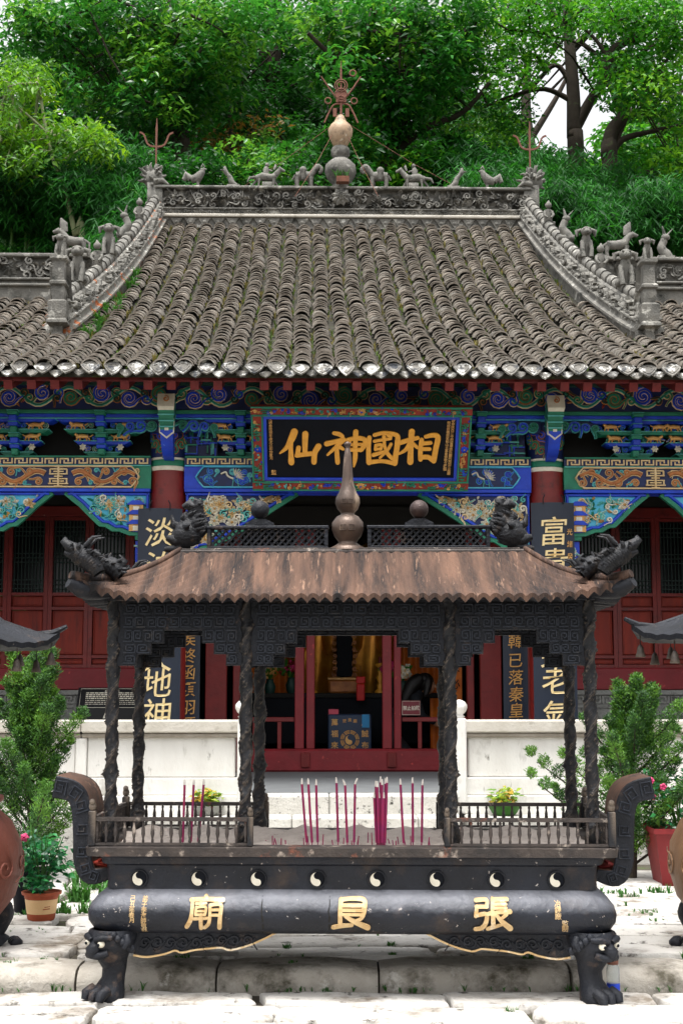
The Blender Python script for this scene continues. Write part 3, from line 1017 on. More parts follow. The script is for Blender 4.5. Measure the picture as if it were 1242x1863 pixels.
# ---------------- roof finial
m_urnpot = M('old_pot', '#7a4a34', '#5f3a2a', 9, .8, 0, .3, 40)
mb = MB()
mb.lathe([(.14, 0), (.16, .05), (.12, .1), (.2, .18), (.255, .3), (.24, .42), (.16, .5), (.10, .54), (.13, .57), (.15, .6), (.15, .68), (.13, .72), (.1, .735)], 22, (-.03, RY, zt - .04))
mb.build('finial_base', m_ridge, ridge, True)
mb = MB()
mb.lathe([(.1, .735), (.14, .8), (.19, .92), (.198, 1.02), (.155, 1.1), (.1, 1.15), (.09, 1.18), (.05, 1.26), (.0, 1.28)], 22, (-.03, RY, zt - .04))
mb.build('finial_vase', m_ochre, ridge, True)
mb = MB()
mb.box(-.1, .1, RY - .34, RY - .2, zt - .0, zt + .09)
pot = mb.build('finial_pot', m_urnpot, ridge)
mb = MB()
for _ in range(7):
    tuft(mb, (U(-.1, .08), RY - .28, zt + .08), U(.1, .16), 7, .1)
mb.build('finial_weeds', m_fern, ridge)
it = MB()                                            # wrought-iron ornament with rings, spikes and curled legs
g = lambda u, v, h: (u - .02, RY - h, v)
zb = zt + 1.2
it.tube([(-.02, RY, zb), (-.02, RY, zb + .72), (-.02, RY, zb + .95)], [.02, .018, .004], 6)
for r, zc, n in ((.1, zb + .52, 24), (.065, zb + .52, 18), (.05, zb + .3, 16), (.09, zb + .38, 20)):
    it.tube([(-.02 + r * math.cos(2 * PI * k / n), RY - .02, zc + r * math.sin(2 * PI * k / n)) for k in range(n + 1)], .011, 5)
it.box(-.1, .06, RY - .02, RY + .02, zb + .24, zb + .42)
for s in (-1, 1):
    it.tube([(-.02 + s * .06, RY, zb + .3), (-.02 + s * .19, RY, zb + .48), (-.02 + s * .32, RY, zb + .68)], [.016, .014, .012], 5)
    it.tube(spline([(-.02, RY, zb + .22), (-.02 + s * .12, RY, zb + .2), (-.02 + s * .2, RY, zb + .06), (-.02 + s * .27, RY, zb - .1)], None, 4), .015, 5)
    c = (-.02 + s * .21, zb + .26)
    it.tube([(c[0] + .05 * math.cos(2 * PI * k / 14), RY - .02, c[1] + .05 * math.sin(2 * PI * k / 14)) for k in range(15)], .012, 5)
    it.box(-.02 + s * .1 - .03, -.02 + s * .1 + .03, RY - .012, RY + .012, zb + .0, zb + .14)
it.tube([(.17 + .05 * math.cos(2 * PI * k / 14), RY - .02, zb + .73 + .05 * math.sin(2 * PI * k / 14)) for k in range(15)], .013, 5)
it.build('iron_ornament', m_rust, ridge)
wr = MB()
for x, y, z in ((-2.0, RY + .4, zt - .1), (-.75, RY - .6, zt - .35), (.55, RY - .5, zt - .3), (2.4, RY + .4, zt - .1)):
    a, b = Vector((-.03, RY, zt + 1.16)), Vector((x, y, z))
    wr.tube([a, a.lerp(b, .5) + Vector((0, 0, -.05)), b], .0045, 4)
wr.build('guy_wire', m_rust, ridge)

# ================================================================== HALL FRONT
# ---------------- rafters, eave board
for x0 in rows_x:
    if abs(x0) < 6.6:
        sl = math.atan((zr(-.2) - zr(EY)) / 1.0)
        mb = MB()
        mb.box(-.042, .042, 0, 1.6, -.045, .045)
        mb.build('rafter', m_rafter, hall, loc=(x0 + .1, EY + .09, zr(EY) - .125), rot=(sl, 0, 0))
mb = MB()
mb.box(-7, 7, EY + .10, EY + .13, zr(EY) - .085, zr(EY) - .035)
mb.box(-7, 7, -.32, -.27, 4.66, 4.84)
mb.build('eave_board', m_rafter, hall)
mb = MB()
mb.box(-7, 7, -.36, -.2, 4.64, 4.70)
mb.build('wall_plate', m_dkgreen, hall)

# ---------------- columns
for x in COLX:
    mb = MB()
    mb.lathe([(.2, TZ + .12), (.195, 2.4), (.188, 3.80)], 32)
    c = mb.build('column', m_redcol, hall, 40, loc=(x, 0, 0))
    mb = MB()
    mb.lathe([(.27, TZ), (.29, TZ + .05), (.25, TZ + .12), (.2, TZ + .125)], 24)
    mb.build('column_base', m_greystone, c, 40)
    mb = MB()
    mb.lathe([(.191, 3.79), (.2, 3.805), (.2, 3.83), (.192, 3.835)], 32, mi=1)
    mb.lathe([(.191, 3.835), (.198, 3.845), (.198, 3.885), (.191, 3.9)], 32)
    mb.lathe([(.19, 3.9), (.2, 3.905), (.2, 3.92), (.19, 3.925)], 32, mi=1)
    mb.lathe([(.188, 3.925), (.188, 4.42)], 32, mi=2)
    for s in (-1, 1):
        for k in range(3):
            a = s * (.35 + .42 * k)
            fr = lambda u, v, h, a=a: ((.188 + h) * math.sin(a + u / .19), -(.188 + h) * math.cos(a + u / .19), v)
            curl(mb, fr, 0, 4.0 + .06 * k, .055, 1.0, s, .012, .012, 0, .05, mo=3)
            curl(mb, fr, 0, 4.16 + .07 * (k % 2), .055, 3.0, -s, .012, .012, 4, .05, mo=3)
    mb.build('capital', [m_green, m_white, m_navy, m_brgold, m_blue], c, 40)
    # projecting beam head, curled up like a beak
    mb = MB()
    pr = spline([(-.16, 3.95), (-.3, 4.0), (-.4, 4.12), (-.42, 4.2), (-.46, 4.3), (-.55, 4.4), (-.62, 4.43)], None, 4)
    n = len(pr)
    rows = []
    for i, (yy, z) in enumerate(pr):
        t = i / (n - 1)
        wdt = .05 + .035 * t
        a, b = pr[max(i - 1, 0)], pr[min(i + 1, n - 1)]
        d = Vector((b[0] - a[0], b[1] - a[1])).normalized()
        nx, nz = -d.y, d.x
        th = .07 + .035 * math.sin(PI * t)
        rows.append([(-wdt, yy + nx * th, z + nz * th), (wdt, yy + nx * th, z + nz * th), (wdt, yy - nx * th, z - nz * th), (-wdt, yy - nx * th, z - nz * th)])
    k1, k2 = int(n * .42), int(n * .8)
    mb.grid(rows[:k1 + 1], 0, True)
    mb.grid(rows[k1:k2 + 1], 1, True)
    mb.grid(rows[k2:], 2, True)
    mb.add(rows[-1], [(0, 1, 2, 3)], 2)
    mb.add(rows[0], [(3, 2, 1, 0)], 0)
    for i in (k1 + 2, k1 + 5, k1 + 8):
        r = rows[min(i, n - 2)]
        c0 = [sum(q[j] for q in r) / 4 for j in range(3)]
        mb.grid([[tuple(c0[j] + (q[j] - c0[j]) * 1.1 for j in range(3)) for q in r], [tuple(c0[j] + (q[j] - c0[j]) * 1.1 + (0, -.008, .012)[j] for j in range(3)) for q in r]], 3, True)
    tg = lambda u, v, h: (u, -.50 - h, v)            # little blue shield hung on the nose
    mb.prism([(-.075, 4.26), (.075, 4.26), (.075, 4.12), (0, 4.06), (-.075, 4.12)], tg, -.03, .01, 2)
    mb.prism([(-.062, 4.248), (.062, 4.248), (.062, 4.127), (0, 4.078), (-.062, 4.127)], tg, .01, .016, 0)
    mb.prism([(-.02, 4.21), (.02, 4.21), (.02, 4.14), (-.02, 4.14)], tg, .016, .02, 2)
    curl(mb, lambda u, v, h: (u, -.635 - h, v), 0, 4.44, .035, 0, 1, .007, .01, 4)
    mb.build('beam_head', [m_blue, m_green, m_white, m_teal, m_brgold], c, 40, loc=(0.02, 0, 0))

# ---------------- beams per bay
bays = tuple((a + .19, b - .19) for a, b in zip(COLX, COLX[1:]))
def fret_line(mb, f, x0, x1, z0, z1, mi, h=.012, w=.007):
    """running key pattern"""
    p = .155
    n = max(1, round((x1 - x0) / p))
    p = (x1 - x0) / n
    a, b = z0 + .012, z1 - .012
    m = (a + b) / 2
    for i in range(n):
        u = x0 + i * p
        for pts in ([(u + .1 * p, a), (u + .1 * p, b), (u + .62 * p, b), (u + .62 * p, m)], [(u + .9 * p, b), (u + .9 * p, a), (u + .36 * p, a), (u + .36 * p, m)]):
            for q, r in zip(pts, pts[1:]):
                x_, X_ = min(q[0], r[0]) - w, max(q[0], r[0]) + w
                y_, Y_ = min(q[1], r[1]) - w, max(q[1], r[1]) + w
                mb.prism([(x_, y_), (X_, y_), (X_, Y_), (x_, Y_)], f, 0, h + U(0, .001), mi)

def scroll_frieze(mb, f, x0, x1, z0, z1):
    """wave vine with big blue and green scrolls, outlined"""
    H = z1 - z0
    p = .62
    n = round((x1 - x0) / p)
    p = (x1 - x0) / n
    main = []
    for i in range(n * 14 + 1):
        u = x0 + (x1 - x0) * i / (n * 14)
        main.append((u, (z0 + z1) / 2 + H * .36 * math.sin(2 * PI * (u - x0) / p)))
    for off, mi, ww in ((0, 6, .022), (0, 3, .016), (.0, 2, .008)):
        mb.ribbon(main, ww, f, 0, .012 + .004 * (mi != 6) + .004 * (mi == 2), mi, .8)
    for i in range(2 * n):
        u = x0 + p * (i / 2 + .25 + .02)
        up = i % 2 == 0
        zc = (z0 + z1) / 2 + (-.1 if up else .1) * H * U(.4, 1.3)
        r = H * U(.27, .42)
        big = 1 if i % 3 else 2
        u += U(-.05, .05)
        disc = [(u + r * .9 * math.cos(2 * PI * k / 20), zc + r * .9 * math.sin(2 * PI * k / 20)) for k in range(20)]
        mb.prism(disc, f, 0, .01, big)
        s = 1 if up else -1
        curl(mb, f, u, zc, r, PI / 2 * s + .6, s, .015, .024, big, .07, 1.6, 6 if i % 3 else 4)
        for dx, rr, q in ((-.13, .3, 2 if big == 1 else 1), (.15, .24, 5)):
            curl(mb, f, u + dx * 1.0, zc + (.2 * H if up else -.2 * H), H * rr * .7, U(0, 6), -s, .012, .022, q, .07, 1.3, 4 if dx > 0 else 6)
        for k in range(2):
            petal(mb, f, u + U(-.16, .16), zc + U(-.1, .1), U(.06, .1), .014, U(0, 6), .002, .018, 7 if k else 4, U(-.4, .4))

mb = MB()
mb.box(-7, 7, -.3, -.12, 4.39, 4.66)
fz = mb.build('frieze_board', m_navy, hall)
mb = MB()
scroll_frieze(mb, front(-.3), -6.82, 6.82, 4.40, 4.655)
tag(mb.build('frieze_scrollwork', [m_navy, m_blue, m_green, m_teal, m_brgold, m_dkgreen, m_cream, m_redpanel], fz), kind='stuff')
for z0_, z1_, m_, yy in ((4.352, 4.388, m_green, -.315), (4.318, 4.35, m_blue, -.29), (4.30, 4.316, m_ltblue, -.27)):
    block('moulding', m_, -7, 7, yy, -.1, z0_, z1_, fz, .004)

def shou(mb, f, u, v, h, mi):
    for k, wdt in enumerate((.05, .10, .06, .11, .05, .11, .07, .12, .05)):
        z = v + .1 - k * .025
        mb.prism([(u - wdt * .85, z - .006), (u + wdt * .85, z - .006), (u + wdt * .85, z + .006), (u - wdt * .85, z + .006)], f, 0, h + .0004 * k, mi)
    mb.prism([(u - .009, v - .11), (u + .009, v - .11), (u + .009, v + .115), (u - .009, v + .115)], f, 0, h + .006, mi)
    for s in (-1, 1):
        for a, b in ((-.075, -.025), (.03, .075)):
            mb.prism([(u + s * .085 - .007, v + a), (u + s * .085 + .007, v + a), (u + s * .085 + .007, v + b), (u + s * .085 - .007, v + b)], f, 0, h - .003, mi)

def gold_dragons(mb, f, u0, u1, z0, z1, mid):
    H = z1 - z0
    zc = (z0 + z1) / 2
    shou(mb, f, mid, zc, .03, 3)
    for s in (-1, 1):
        end = u1 if s > 0 else u0
        L = abs(end - mid) - .13
        pts, ws = [], []
        for i in range(40):
            t = i / 39
            pts.append((mid + s * (.14 + L * t), zc + H * .26 * math.sin(t * 2 * PI * 1.35 + .6)))
            ws.append(.026 * (1 - .35 * t))
        mb.ribbon(pts, [q + .007 for q in ws], f, 0, .018, 3, .85)
        mb.ribbon(pts, ws, f, .01, .034, 2)
        for k in range(7):
            t = (k + .5) / 7
            u = mid + s * (.16 + L * t)
            up = 1 if k % 2 else -1
            curl(mb, f, u, zc + up * H * .24, .042 + U(-.006, .008), U(0, 6), s * up, .011, .03, 2, .07, 1.25, 3)
            curl(mb, f, u + U(-.05, .05), zc - up * H * .3, .025, U(0, 6), -s, .007, .022, 4 if k % 3 else 3, .05, 1.2, 5 if k % 3 else None)

def cloud_beasts(mb, f, u0, u1, z0, z1):
    """blue panel with clouds and a white crane"""
    for _ in range(16):
        u, v = U(u0 + .05, u1 - .05), U(z0 + .04, z1 - .04)
        curl(mb, f, u, v, U(.02, .045), U(0, 6), random.choice((-1, 1)), .009, .02, random.choice((1, 1, 4)), .05, 1.3, 5)
    c, v = (u0 + u1) / 2 + .03, (z0 + z1) / 2
    for k in range(8):
        petal(mb, f, c, v, .1, .011, -.3 + k * .3, .012, .035, 6)
    mb.ribbon(spline([(c - .02, v - .02), (c - .08, v + .01), (c - .1, v + .05), (c - .15, v + .03)], None, 4), .01, f, .01, .035, 6)
    for k in (-.02, .02):
        mb.ribbon([(c + k, v - .02), (c + k * 1.6, v - .1)], .005, f, .005, .03, 4)

for bi, (xa, xb) in enumerate(bays):
    mid = (xa + xb) / 2
    centre = bi == 2
    yb = -.14
    mb = MB()
    mb.box(xa - .02, xb + .02, yb, .14, 3.60, 3.845)
    beam = mb.build('tie_beam', m_blue if centre else m_green, hall)
    f = front(yb)
    mb = MB()
    mats = [m_navy, m_blue, m_brgold, m_cream, m_teal, m_ltblue, m_white]
    z0, z1 = 3.617, 3.83
    if centre:
        spans = ((xa + .1, xa + .85), (xb - .85, xb - .1))
    else:
        spans = ((xa + .1, xb - .1),)
    for u0, u1 in spans:
        e = .06
        poly = [(u0 + .04, (z0 + z1) / 2)] if False else []
        poly = [(u0, (z0 + z1) / 2), (u0 + .035, z0 + .05), (u0 + e + .02, z0), (u1 - e - .02, z0), (u1 - .035, z0 + .05), (u1, (z0 + z1) / 2), (u1 - .035, z1 - .05), (u1 - e - .02, z1), (u0 + e + .02, z1), (u0 + .035, z1 - .05)]
        mb.prism(poly, f, 0, .006, 0)
        mb.ribbon(poly + poly[:2], .011, f, 0, .03, 5 if centre else 3)
        if centre:
            cloud_beasts(mb, f, u0 + .05, u1 - .05, z0, z1)
        else:
            gold_dragons(mb, f, u0 + .05, u1 - .05, z0, z1, mid)
    tag(mb.build('beam_carving', mats, beam), kind='stuff')
    block('beam_edge', m_ltblue if centre else m_teal, xa - .015, xb + .015, yb - .02, yb, 3.832, 3.846, beam, .003)
    block('beam_edge', m_blue, xa - .015, xb + .015, yb - .025, .1, 3.566, 3.6, beam, .004)
    mb = MB()
    mb.box(xa - .02, xb + .02, -.15, .1, 3.85, 3.918)
    fb = mb.build('fret_band', m_navy, hall)
    mb = MB()
    fret_line(mb, front(-.15), xa, xb, 3.85, 3.918, 0)
    tag(mb.build('key_fret', m_cream, fb), kind='stuff')
    block('fret_edge', m_green, xa - .015, xb + .015, -.17, .1, 3.920, 3.938, fb, .003)
    mb = MB()
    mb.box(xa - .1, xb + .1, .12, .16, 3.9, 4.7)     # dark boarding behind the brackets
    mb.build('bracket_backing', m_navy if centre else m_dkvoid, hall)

# ---------------- bracket sets
def bracket_set(x, wdt, beasts=True):
    mb = MB()
    y0 = -.12
    for k, (z, ww) in enumerate(((3.945, .2), (4.055, .3), (4.165, .4), (4.27, .48))):
        ww *= wdt
        yk = y0 - .05 * k
        mb.prism([(x - ww + .05, z), (x + ww - .05, z), (x + ww, z + .03), (x - ww, z + .03)], front(yk), -.2, 0, 0 if k % 2 else 1)
        mb.prism([(x - ww, z + .031), (x + ww, z + .031), (x + ww + .006, z + .04), (x - ww - .006, z + .04)], front(yk), -.2, .008, 3)
        f = front(yk + .03)
        if k < 3:
            n = int(ww * 2 / .075)
            for i in range(n):
                u = x - ww + .04 + i * (2 * ww - .08) / max(1, n - 1)
                if abs(u - x) > .06:
                    curl(mb, f, u, z + .07 + U(-.012, .012), .03, U(0, 6), random.choice((-1, 1)), .008, .03, random.choice((0, 0, 1, 0)), .04, 1.2, 3 if RND() < .7 else 5)
    for k in range(4):
        z = 3.942 + k * .107
        hw = .035 + .006 * (k % 2)
        mb.bbox(x - hw, x + hw, y0 - .11 - .05 * k, y0 + .1, z, z + .06, .008, 0 if k % 2 else 1)
        mb.bbox(x - hw - .014, x + hw + .014, y0 - .125 - .05 * k, y0 + .1, z + .062, z + .1, .006, 1 if k % 2 else 0)
        mb.box(x - hw - .016, x + hw + .016, y0 - .128 - .05 * k, y0 + .1, z + .101, z + .106, 3)
    o = mb.build('bracket_set', [m_blue, m_green, m_navy, m_teal, m_dkgreen, m_white], hall)
    if beasts:
        for s in (-1, 1):
            for k, z in ((1, 4.10), (2, 4.21)):
                if (k + (s > 0)) % 2 == 0 and wdt < .8:
                    continue
                b = MB()
                bx = x + s * (.15 + .05 * k) * wdt
                yy = y0 - .05 * k - .02
                b.tube([(bx - .07, yy, z + .025), (bx - .02, yy - .01, z + .035), (bx + .05, yy, z + .03)], [.018, .024, .02], 6)
                b.tube([(bx + s * .05, yy, z + .035), (bx + s * .085, yy - .02, z + .055)], [.018, .014], 6)
                for dx in (-.06, -.03, .03, .055):
                    b.tube([(bx + dx, yy, z + .02), (bx + dx * 1.25, yy, z - .012)], [.009, .006], 4)
                b.tube([(bx - s * .065, yy, z + .03), (bx - s * .1, yy, z + .05)], [.008, .006], 4)
                b.build('carved_beast', m_gold, o, True)
        b = MB()
        for s in (-1, 1):
            flower(b, front(y0 - .08), x + s * .2 * wdt, 4.02, .04, .04, 6, 0, 0, 2)
        b.build('carved_flower', m_white, o)
    return o
for x, wv in ((-3.5, .85), (-2.62, .95), (-1.2, .8), (-.4, .8), (.4, .8), (1.25, .8), (2.85, 1.0), (3.45, .8), (-5.6, .85), (-4.9, .85), (4.9, .85), (5.6, .85)):
    bracket_set(x, wv)
mb = MB()                                            # angular cloud fretwork beside the columns
for x in (-1.62, 1.56):
    f = front(-.06)
    mb.box(x - .17, x + .17, -.058, 0, 3.95, 4.29, 2)
    for _ in range(30):
        u, v = x + U(-.16, .16), U(3.97, 4.27)
        a, b = random.choice(((.05, .007), (.007, .04), (.07, .007), (.007, .06)))
        u, v = min(max(u, x - .17 + a), x + .17 - a), min(max(v, 3.955 + b), 4.285 - b)
        mb.prism([(u - a, v - b), (u + a, v - b), (u + a, v + b), (u - a, v + b)], f, 0, .02 + U(0, .012), random.choice((0, 1, 1, 3)))
tag(mb.build('cloud_fretwork', [m_blue, m_green, m_navy, m_teal], hall), kind='stuff')
mb = MB()                                            # cloud wings springing from the column heads
for x in COLX:
    for s in (-1, 1):
        f = front(-.24)
        for k, (du, r, mi) in enumerate(((.16, .05, 1), (.27, .06, 0), (.38, .045, 0), (.48, .03, 1))):
            curl(mb, f, x + s * du, 4.235 - .006 * k, r, .5 * k, s, .015, .05, mi, .08, 1.4, 3)
        mb.prism([(x + s * .08, 4.17), (x + s * .5, 4.22), (x + s * .52, 4.295), (x + s * .08, 4.295)][::s], f, -.08, .002, 2)
tag(mb.build('cloud_wings', [m_blue, m_green, m_navy, m_teal], hall), kind='stuff')

# ---------------- carved spandrels under the beams
def spandrel(xc, s, centre):
    """s = direction away from the column"""
    top, ln, dp = 3.56, (1.14 if centre else .86), (.66 if centre else .45)
    y0 = -.11
    f = front(y0)
    X = lambda d: xc + s * d
    if centre:
        edge = [(ln, 0), (.85, -.19), (.6, -.355), (.42, -.47), (.36, -.48), (.26, -.55), (.18, -.56), (.1, -.63), (0, -.66)]
    else:
        edge = [(ln, 0), (.7, -.13), (.56, -.27), (.5, -.325), (.44, -.33), (.37, -.375), (.3, -.375), (.2, -.415), (.1, -.42), (0, -.44)]
    poly = [(X(0), top)] + [(X(a), top + b) for a, b in edge]
    if s < 0:
        poly = poly[::-1]
    mb = MB()
    mb.prism(poly, f, -.06, 0, 0)
    pts = [(X(a), top + b) for a, b in edge]
    # double border: green outside, cobalt inside
    mb.ribbon(pts, .022, f, -.05, .012, 1, .95)
    ins = [(X(max(a - .035, .02)), top + b + .028) for a, b in edge]
    mb.ribbon(ins, .018, f, 0, .03, 2)
    mb.ribbon([(X(a), top + b) for a, b in ((0, -.012), (ln - .03, -.012))], .016, f, 0, .028, 2)
    mb.ribbon([(X(.018), top), (X(.018), top - dp + .04)], .016, f, 0, .028, 2)
    def inside(d, v):
        for (a0, b0), (a1, b1) in zip(edge, edge[1:]):
            if a1 <= d <= a0:
                t = (d - a1) / (a0 - a1 + 1e-9)
                return v > b1 + (b0 - b1) * t + .06
        return False
    n = 0
    tries = 0
    while n < (135 if centre else 70) and tries < 2500:
        tries += 1
        d, v = U(.05, ln - .06), U(-dp, -.05)
        if not inside(d, v):
            continue
        n += 1
        k = RND()
        if k < .3:
            curl(mb, f, X(d), top + v, U(.025, .045), U(0, 6), random.choice((-1, 1)), .009, .035, random.choice((3, 5, 6, 5)), .06, 1.3, 6 if RND() < .4 else None)
        elif k < .86:
            petal(mb, f, X(d), top + v, U(.05, .085), U(.012, .022), U(0, 6), .003, U(.02, .04), random.choice((3, 6, 6, 5, 6, 5) if centre else (7, 7, 5, 5, 6, 4)), U(-.4, .4))
        elif centre or k > .95:
            flower(mb, f, X(d), top + v, U(.05, .075), .06, 6, 6 if RND() < .7 else 3, 4, 2)
    if centre:                                       # long body of the carved phoenix / dragon
        pts = spline([(X(.08), top - .38), (X(.1), top - .2), (X(.3), top - .12), (X(.5), top - .17), (X(.72), top - .09), (X(.98), top - .04)], None, 6)
        for i in range(1, len(pts) - 1):
            petal(mb, f, pts[i][0], pts[i][1], .045, .02, U(0, 6), .01, .05, random.choice((3, 3, 6)))
        for k in range(6):
            petal(mb, f, X(.74), top - .08, .2, .008, (0 if s > 0 else PI) + s * (k - 2.5) * .09 + s * .14, .01, .045, 3)
    else:                                            # little pavilion with blue roofs
        for k in range(3):
            z = top - .12 - k * .1
            mb.prism([(X(.06), z - .075), (X(.2), z - .075), (X(.2), z), (X(.06), z)][::s], f, .0, .035, 4)
            mb.prism([(X(.03), z - .005), (X(.23), z - .005), (X(.17), z + .04), (X(.09), z + .04)][::s], f, .0, .05, 2)
            mb.prism([(X(.1), z - .07), (X(.16), z - .07), (X(.16), z - .02), (X(.1), z - .02)][::s], f, .035, .04, 6)
    o = mb.build('spandrel', [m_navy if centre else m_ltblue, m_green, m_blue, m_cream, m_gold, m_teal, m_white, m_dkgreen if centre else m_green, m_brgold], hall)
    # pendant strip down the column
    mb = MB()
    g = front(-.08)
    a, b = sorted((X(0), X(.14)))
    mb.prism([(a, 2.55), (b, 2.6), (b, 3.07), (a, 3.07)], g, -.05, 0, 0)
    mb.prism([(a, 3.08), (b + .02, 3.08), (b + .02, 3.125), (a, 3.125)], g, -.05, .03, 1)
    for k in range(4):
        curl(mb, g, (a + b) / 2, 2.68 + .1 * k, .04, U(0, 6), 1 if k % 2 else -1, .01, .025, 3 if k % 2 else 2, .06, 1.3, 4)
    flower(mb, g, (a + b) / 2, 2.95, .05, .04, 8, 4, 4, 2)
    mb.build('pendant_strip', [m_blue, m_green, m_ltblue, m_teal, m_white], o)
for x in COLX:
    for s in (-1, 1):
        if abs(x + s * .5) < 6.6:
            spandrel(x + s * .185, s, abs(x + s) < 1.95)

# ---------------- door wall
DY = 1.5
def leaf(xl, wdt, par):
    """one lattice door leaf: frame, lattice, three panels"""
    o = thing('tmp', None, None)
    bpy.data.objects.remove(o)
    fr = MB()
    t = .045
    fr.box(xl, xl + t, DY - .05, DY + .03, 1.8, 3.5)
    fr.box(xl + wdt - t, xl + wdt, DY - .05, DY + .03, 1.8, 3.5)
    for z in (1.8, 1.905, 2.445, 2.605, 3.46):
        fr.box(xl + t + .001, xl + wdt - t - .001, DY - .045, DY + .03, z, z + .035)
    e = fr.build('door_leaf', m_redcol, par)
    for a, b in ((1.838, 1.902), (1.943, 2.442), (2.483, 2.602)):
        p = MB()
        p.bbox(xl + t + .004, xl + wdt - t - .004, DY - .012, DY + .02, a, b, .006)
        p.ribbon([(xl + t + .02, a + .015), (xl + wdt - t - .02, a + .015), (xl + wdt - t - .02, b - .015), (xl + t + .02, b - .015), (xl + t + .02, a + .015)], .008, front(DY - .012), 0, .01)
        p.build('door_panel', m_redpanel, e)
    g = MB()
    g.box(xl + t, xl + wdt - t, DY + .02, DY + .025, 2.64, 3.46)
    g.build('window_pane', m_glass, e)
    la = MB()
    n = 9
    for i in range(n):
        x = xl + t + (wdt - 2 * t) * (i + .5) / n
        la.box(x - .005, x + .005, DY - .012, DY + .012, 2.64, 3.46)
    for z in (2.68, 2.73, 2.78, 2.98, 3.03, 3.08, 3.28, 3.33, 3.38):
        la.box(xl + t, xl + wdt - t, DY - .016, DY + .010, z, z + .01)
    la.build('lattice', m_lattice, e)
    return e
for s in (-1, 1):
    xs = s * 1.95
    wl = .455
    for i in range(6):
        a = xs + s * (.12 + i * wl)
        leaf(min(a, a + s * wl) + .002, wl - .004, hall)
    lo, hi = sorted((xs, s * 7))
    block('sill_beam', m_redthr, lo, hi, DY - .09, DY + .06, 1.555, 1.798, hall, .01)
    block('top_rail', m_redcol, lo, hi, DY - .06, DY + .06, 3.502, 3.62, hall, .008)
    mb = MB()
    mb.box(lo, hi, DY - .06, DY + .06, TZ, 1.553)
    pl = mb.build('plinth', m_greystone, hall)
    mb = MB()
    f = front(DY - .06)
    mb.box(lo, hi, DY - .10, DY - .06, 1.5, 1.55)
    fret_line(mb, f, lo + .05, hi - .05, 1.40, 1.49, 0, .02, .009)
    u = lo + .3
    while u < hi - .2:
        mb.ribbon([(u + .14 * math.cos(2 * PI * k / 24), 1.2 + .14 * math.sin(2 * PI * k / 24)) for k in range(25)], .012, f, 0, .02)
        for k in (-.06, -.02, .02, .06):
            mb.ribbon([(u - .07, 1.2 + k), (u + .07, 1.2 + k)], .009, f, 0, .018)
        mb.ribbon([(u, 1.1), (u, 1.3)], .009, f, 0, .02)
        mb.ribbon([(u + .25, 1.03), (u + .25, 1.36), (u + .72, 1.36), (u + .72, 1.03), (u + .25, 1.03)], .012, f, 0, .018)
        clutter(mb, f, u + .3, u + .68, 1.08, 1.32, 16, .03, (0,), .07)
        u += .95
    tag(mb.build('plinth_carving', m_greystone, pl), kind='stuff')
    mb = MB()                                        # inner column at the corner of the doorway
    mb.lathe([(.12, TZ), (.12, 3.6)], 24)
    mb.build('inner_column', m_redcol, hall, 40, loc=(s * 1.9, DY - .02, 0))
    # folded-back door leaves beside the opening
    a, b = sorted((s * 1.42, s * 1.66))
    block('door_jamb', m_red, a, b, DY - .04, DY + .05, .9, 3.5, hall, .008)
    a, b = sorted((s * 1.27, s * 1.35))
    block('door_post', m_red, a, b, DY - .05, DY + .05, .9, 3.5, hall, .008)
    for xa_, xb_ in (((-.66, -.555), (-.53, -.437)) if s < 0 else ((.32, .425), (.45, .53))):
        block('door_post', m_redthr, xa_, xb_, DY - .06, DY + .04, .9, 3.5, hall, .008)
    a, b = sorted((s * .54, s * 1.27))
    if s < 0:
        a, b = -1.27, -.665
    block('barrier_rail', m_red, a, b, DY - .02, DY + .02, 1.20, 1.25, hall, .005)
    for i in range(2):
        x = a + (b - a) * (i + .6) / 2.2
        block('barrier_bar', m_red, x - .022, x + .022, DY - .015, DY + .015, .9, 1.20, hall, .004)
block('threshold', m_redthr, -1.8, 1.8, DY - .07, DY + .07, TZ, .90, hall, .02)
for x in (-.54, .42):
    mb = MB()
    mb.bbox(x - .05, x + .05, DY - .11, DY - .07, .70, .865, .006)
    for k in range(4):
        mb.box(x - .035 + k * .02, x - .025 + k * .02, DY - .118, DY - .11, .71, .855)
    mb.build('threshold_block', m_red, hall)
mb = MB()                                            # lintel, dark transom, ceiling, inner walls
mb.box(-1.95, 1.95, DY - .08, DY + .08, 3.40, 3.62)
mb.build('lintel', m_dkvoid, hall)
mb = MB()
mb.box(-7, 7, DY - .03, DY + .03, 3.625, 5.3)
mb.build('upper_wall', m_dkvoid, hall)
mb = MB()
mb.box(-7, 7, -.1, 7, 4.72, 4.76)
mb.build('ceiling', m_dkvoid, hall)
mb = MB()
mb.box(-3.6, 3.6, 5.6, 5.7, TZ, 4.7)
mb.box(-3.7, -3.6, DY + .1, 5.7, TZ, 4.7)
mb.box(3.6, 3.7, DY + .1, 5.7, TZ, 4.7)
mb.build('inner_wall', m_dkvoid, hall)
for x in (-1.95, 1.95):                              # cross beams from column to wall
    block('cross_beam', m_dkgreen, x - .09, x + .09, .14, DY - .05, 3.66, 3.92, hall, .01)

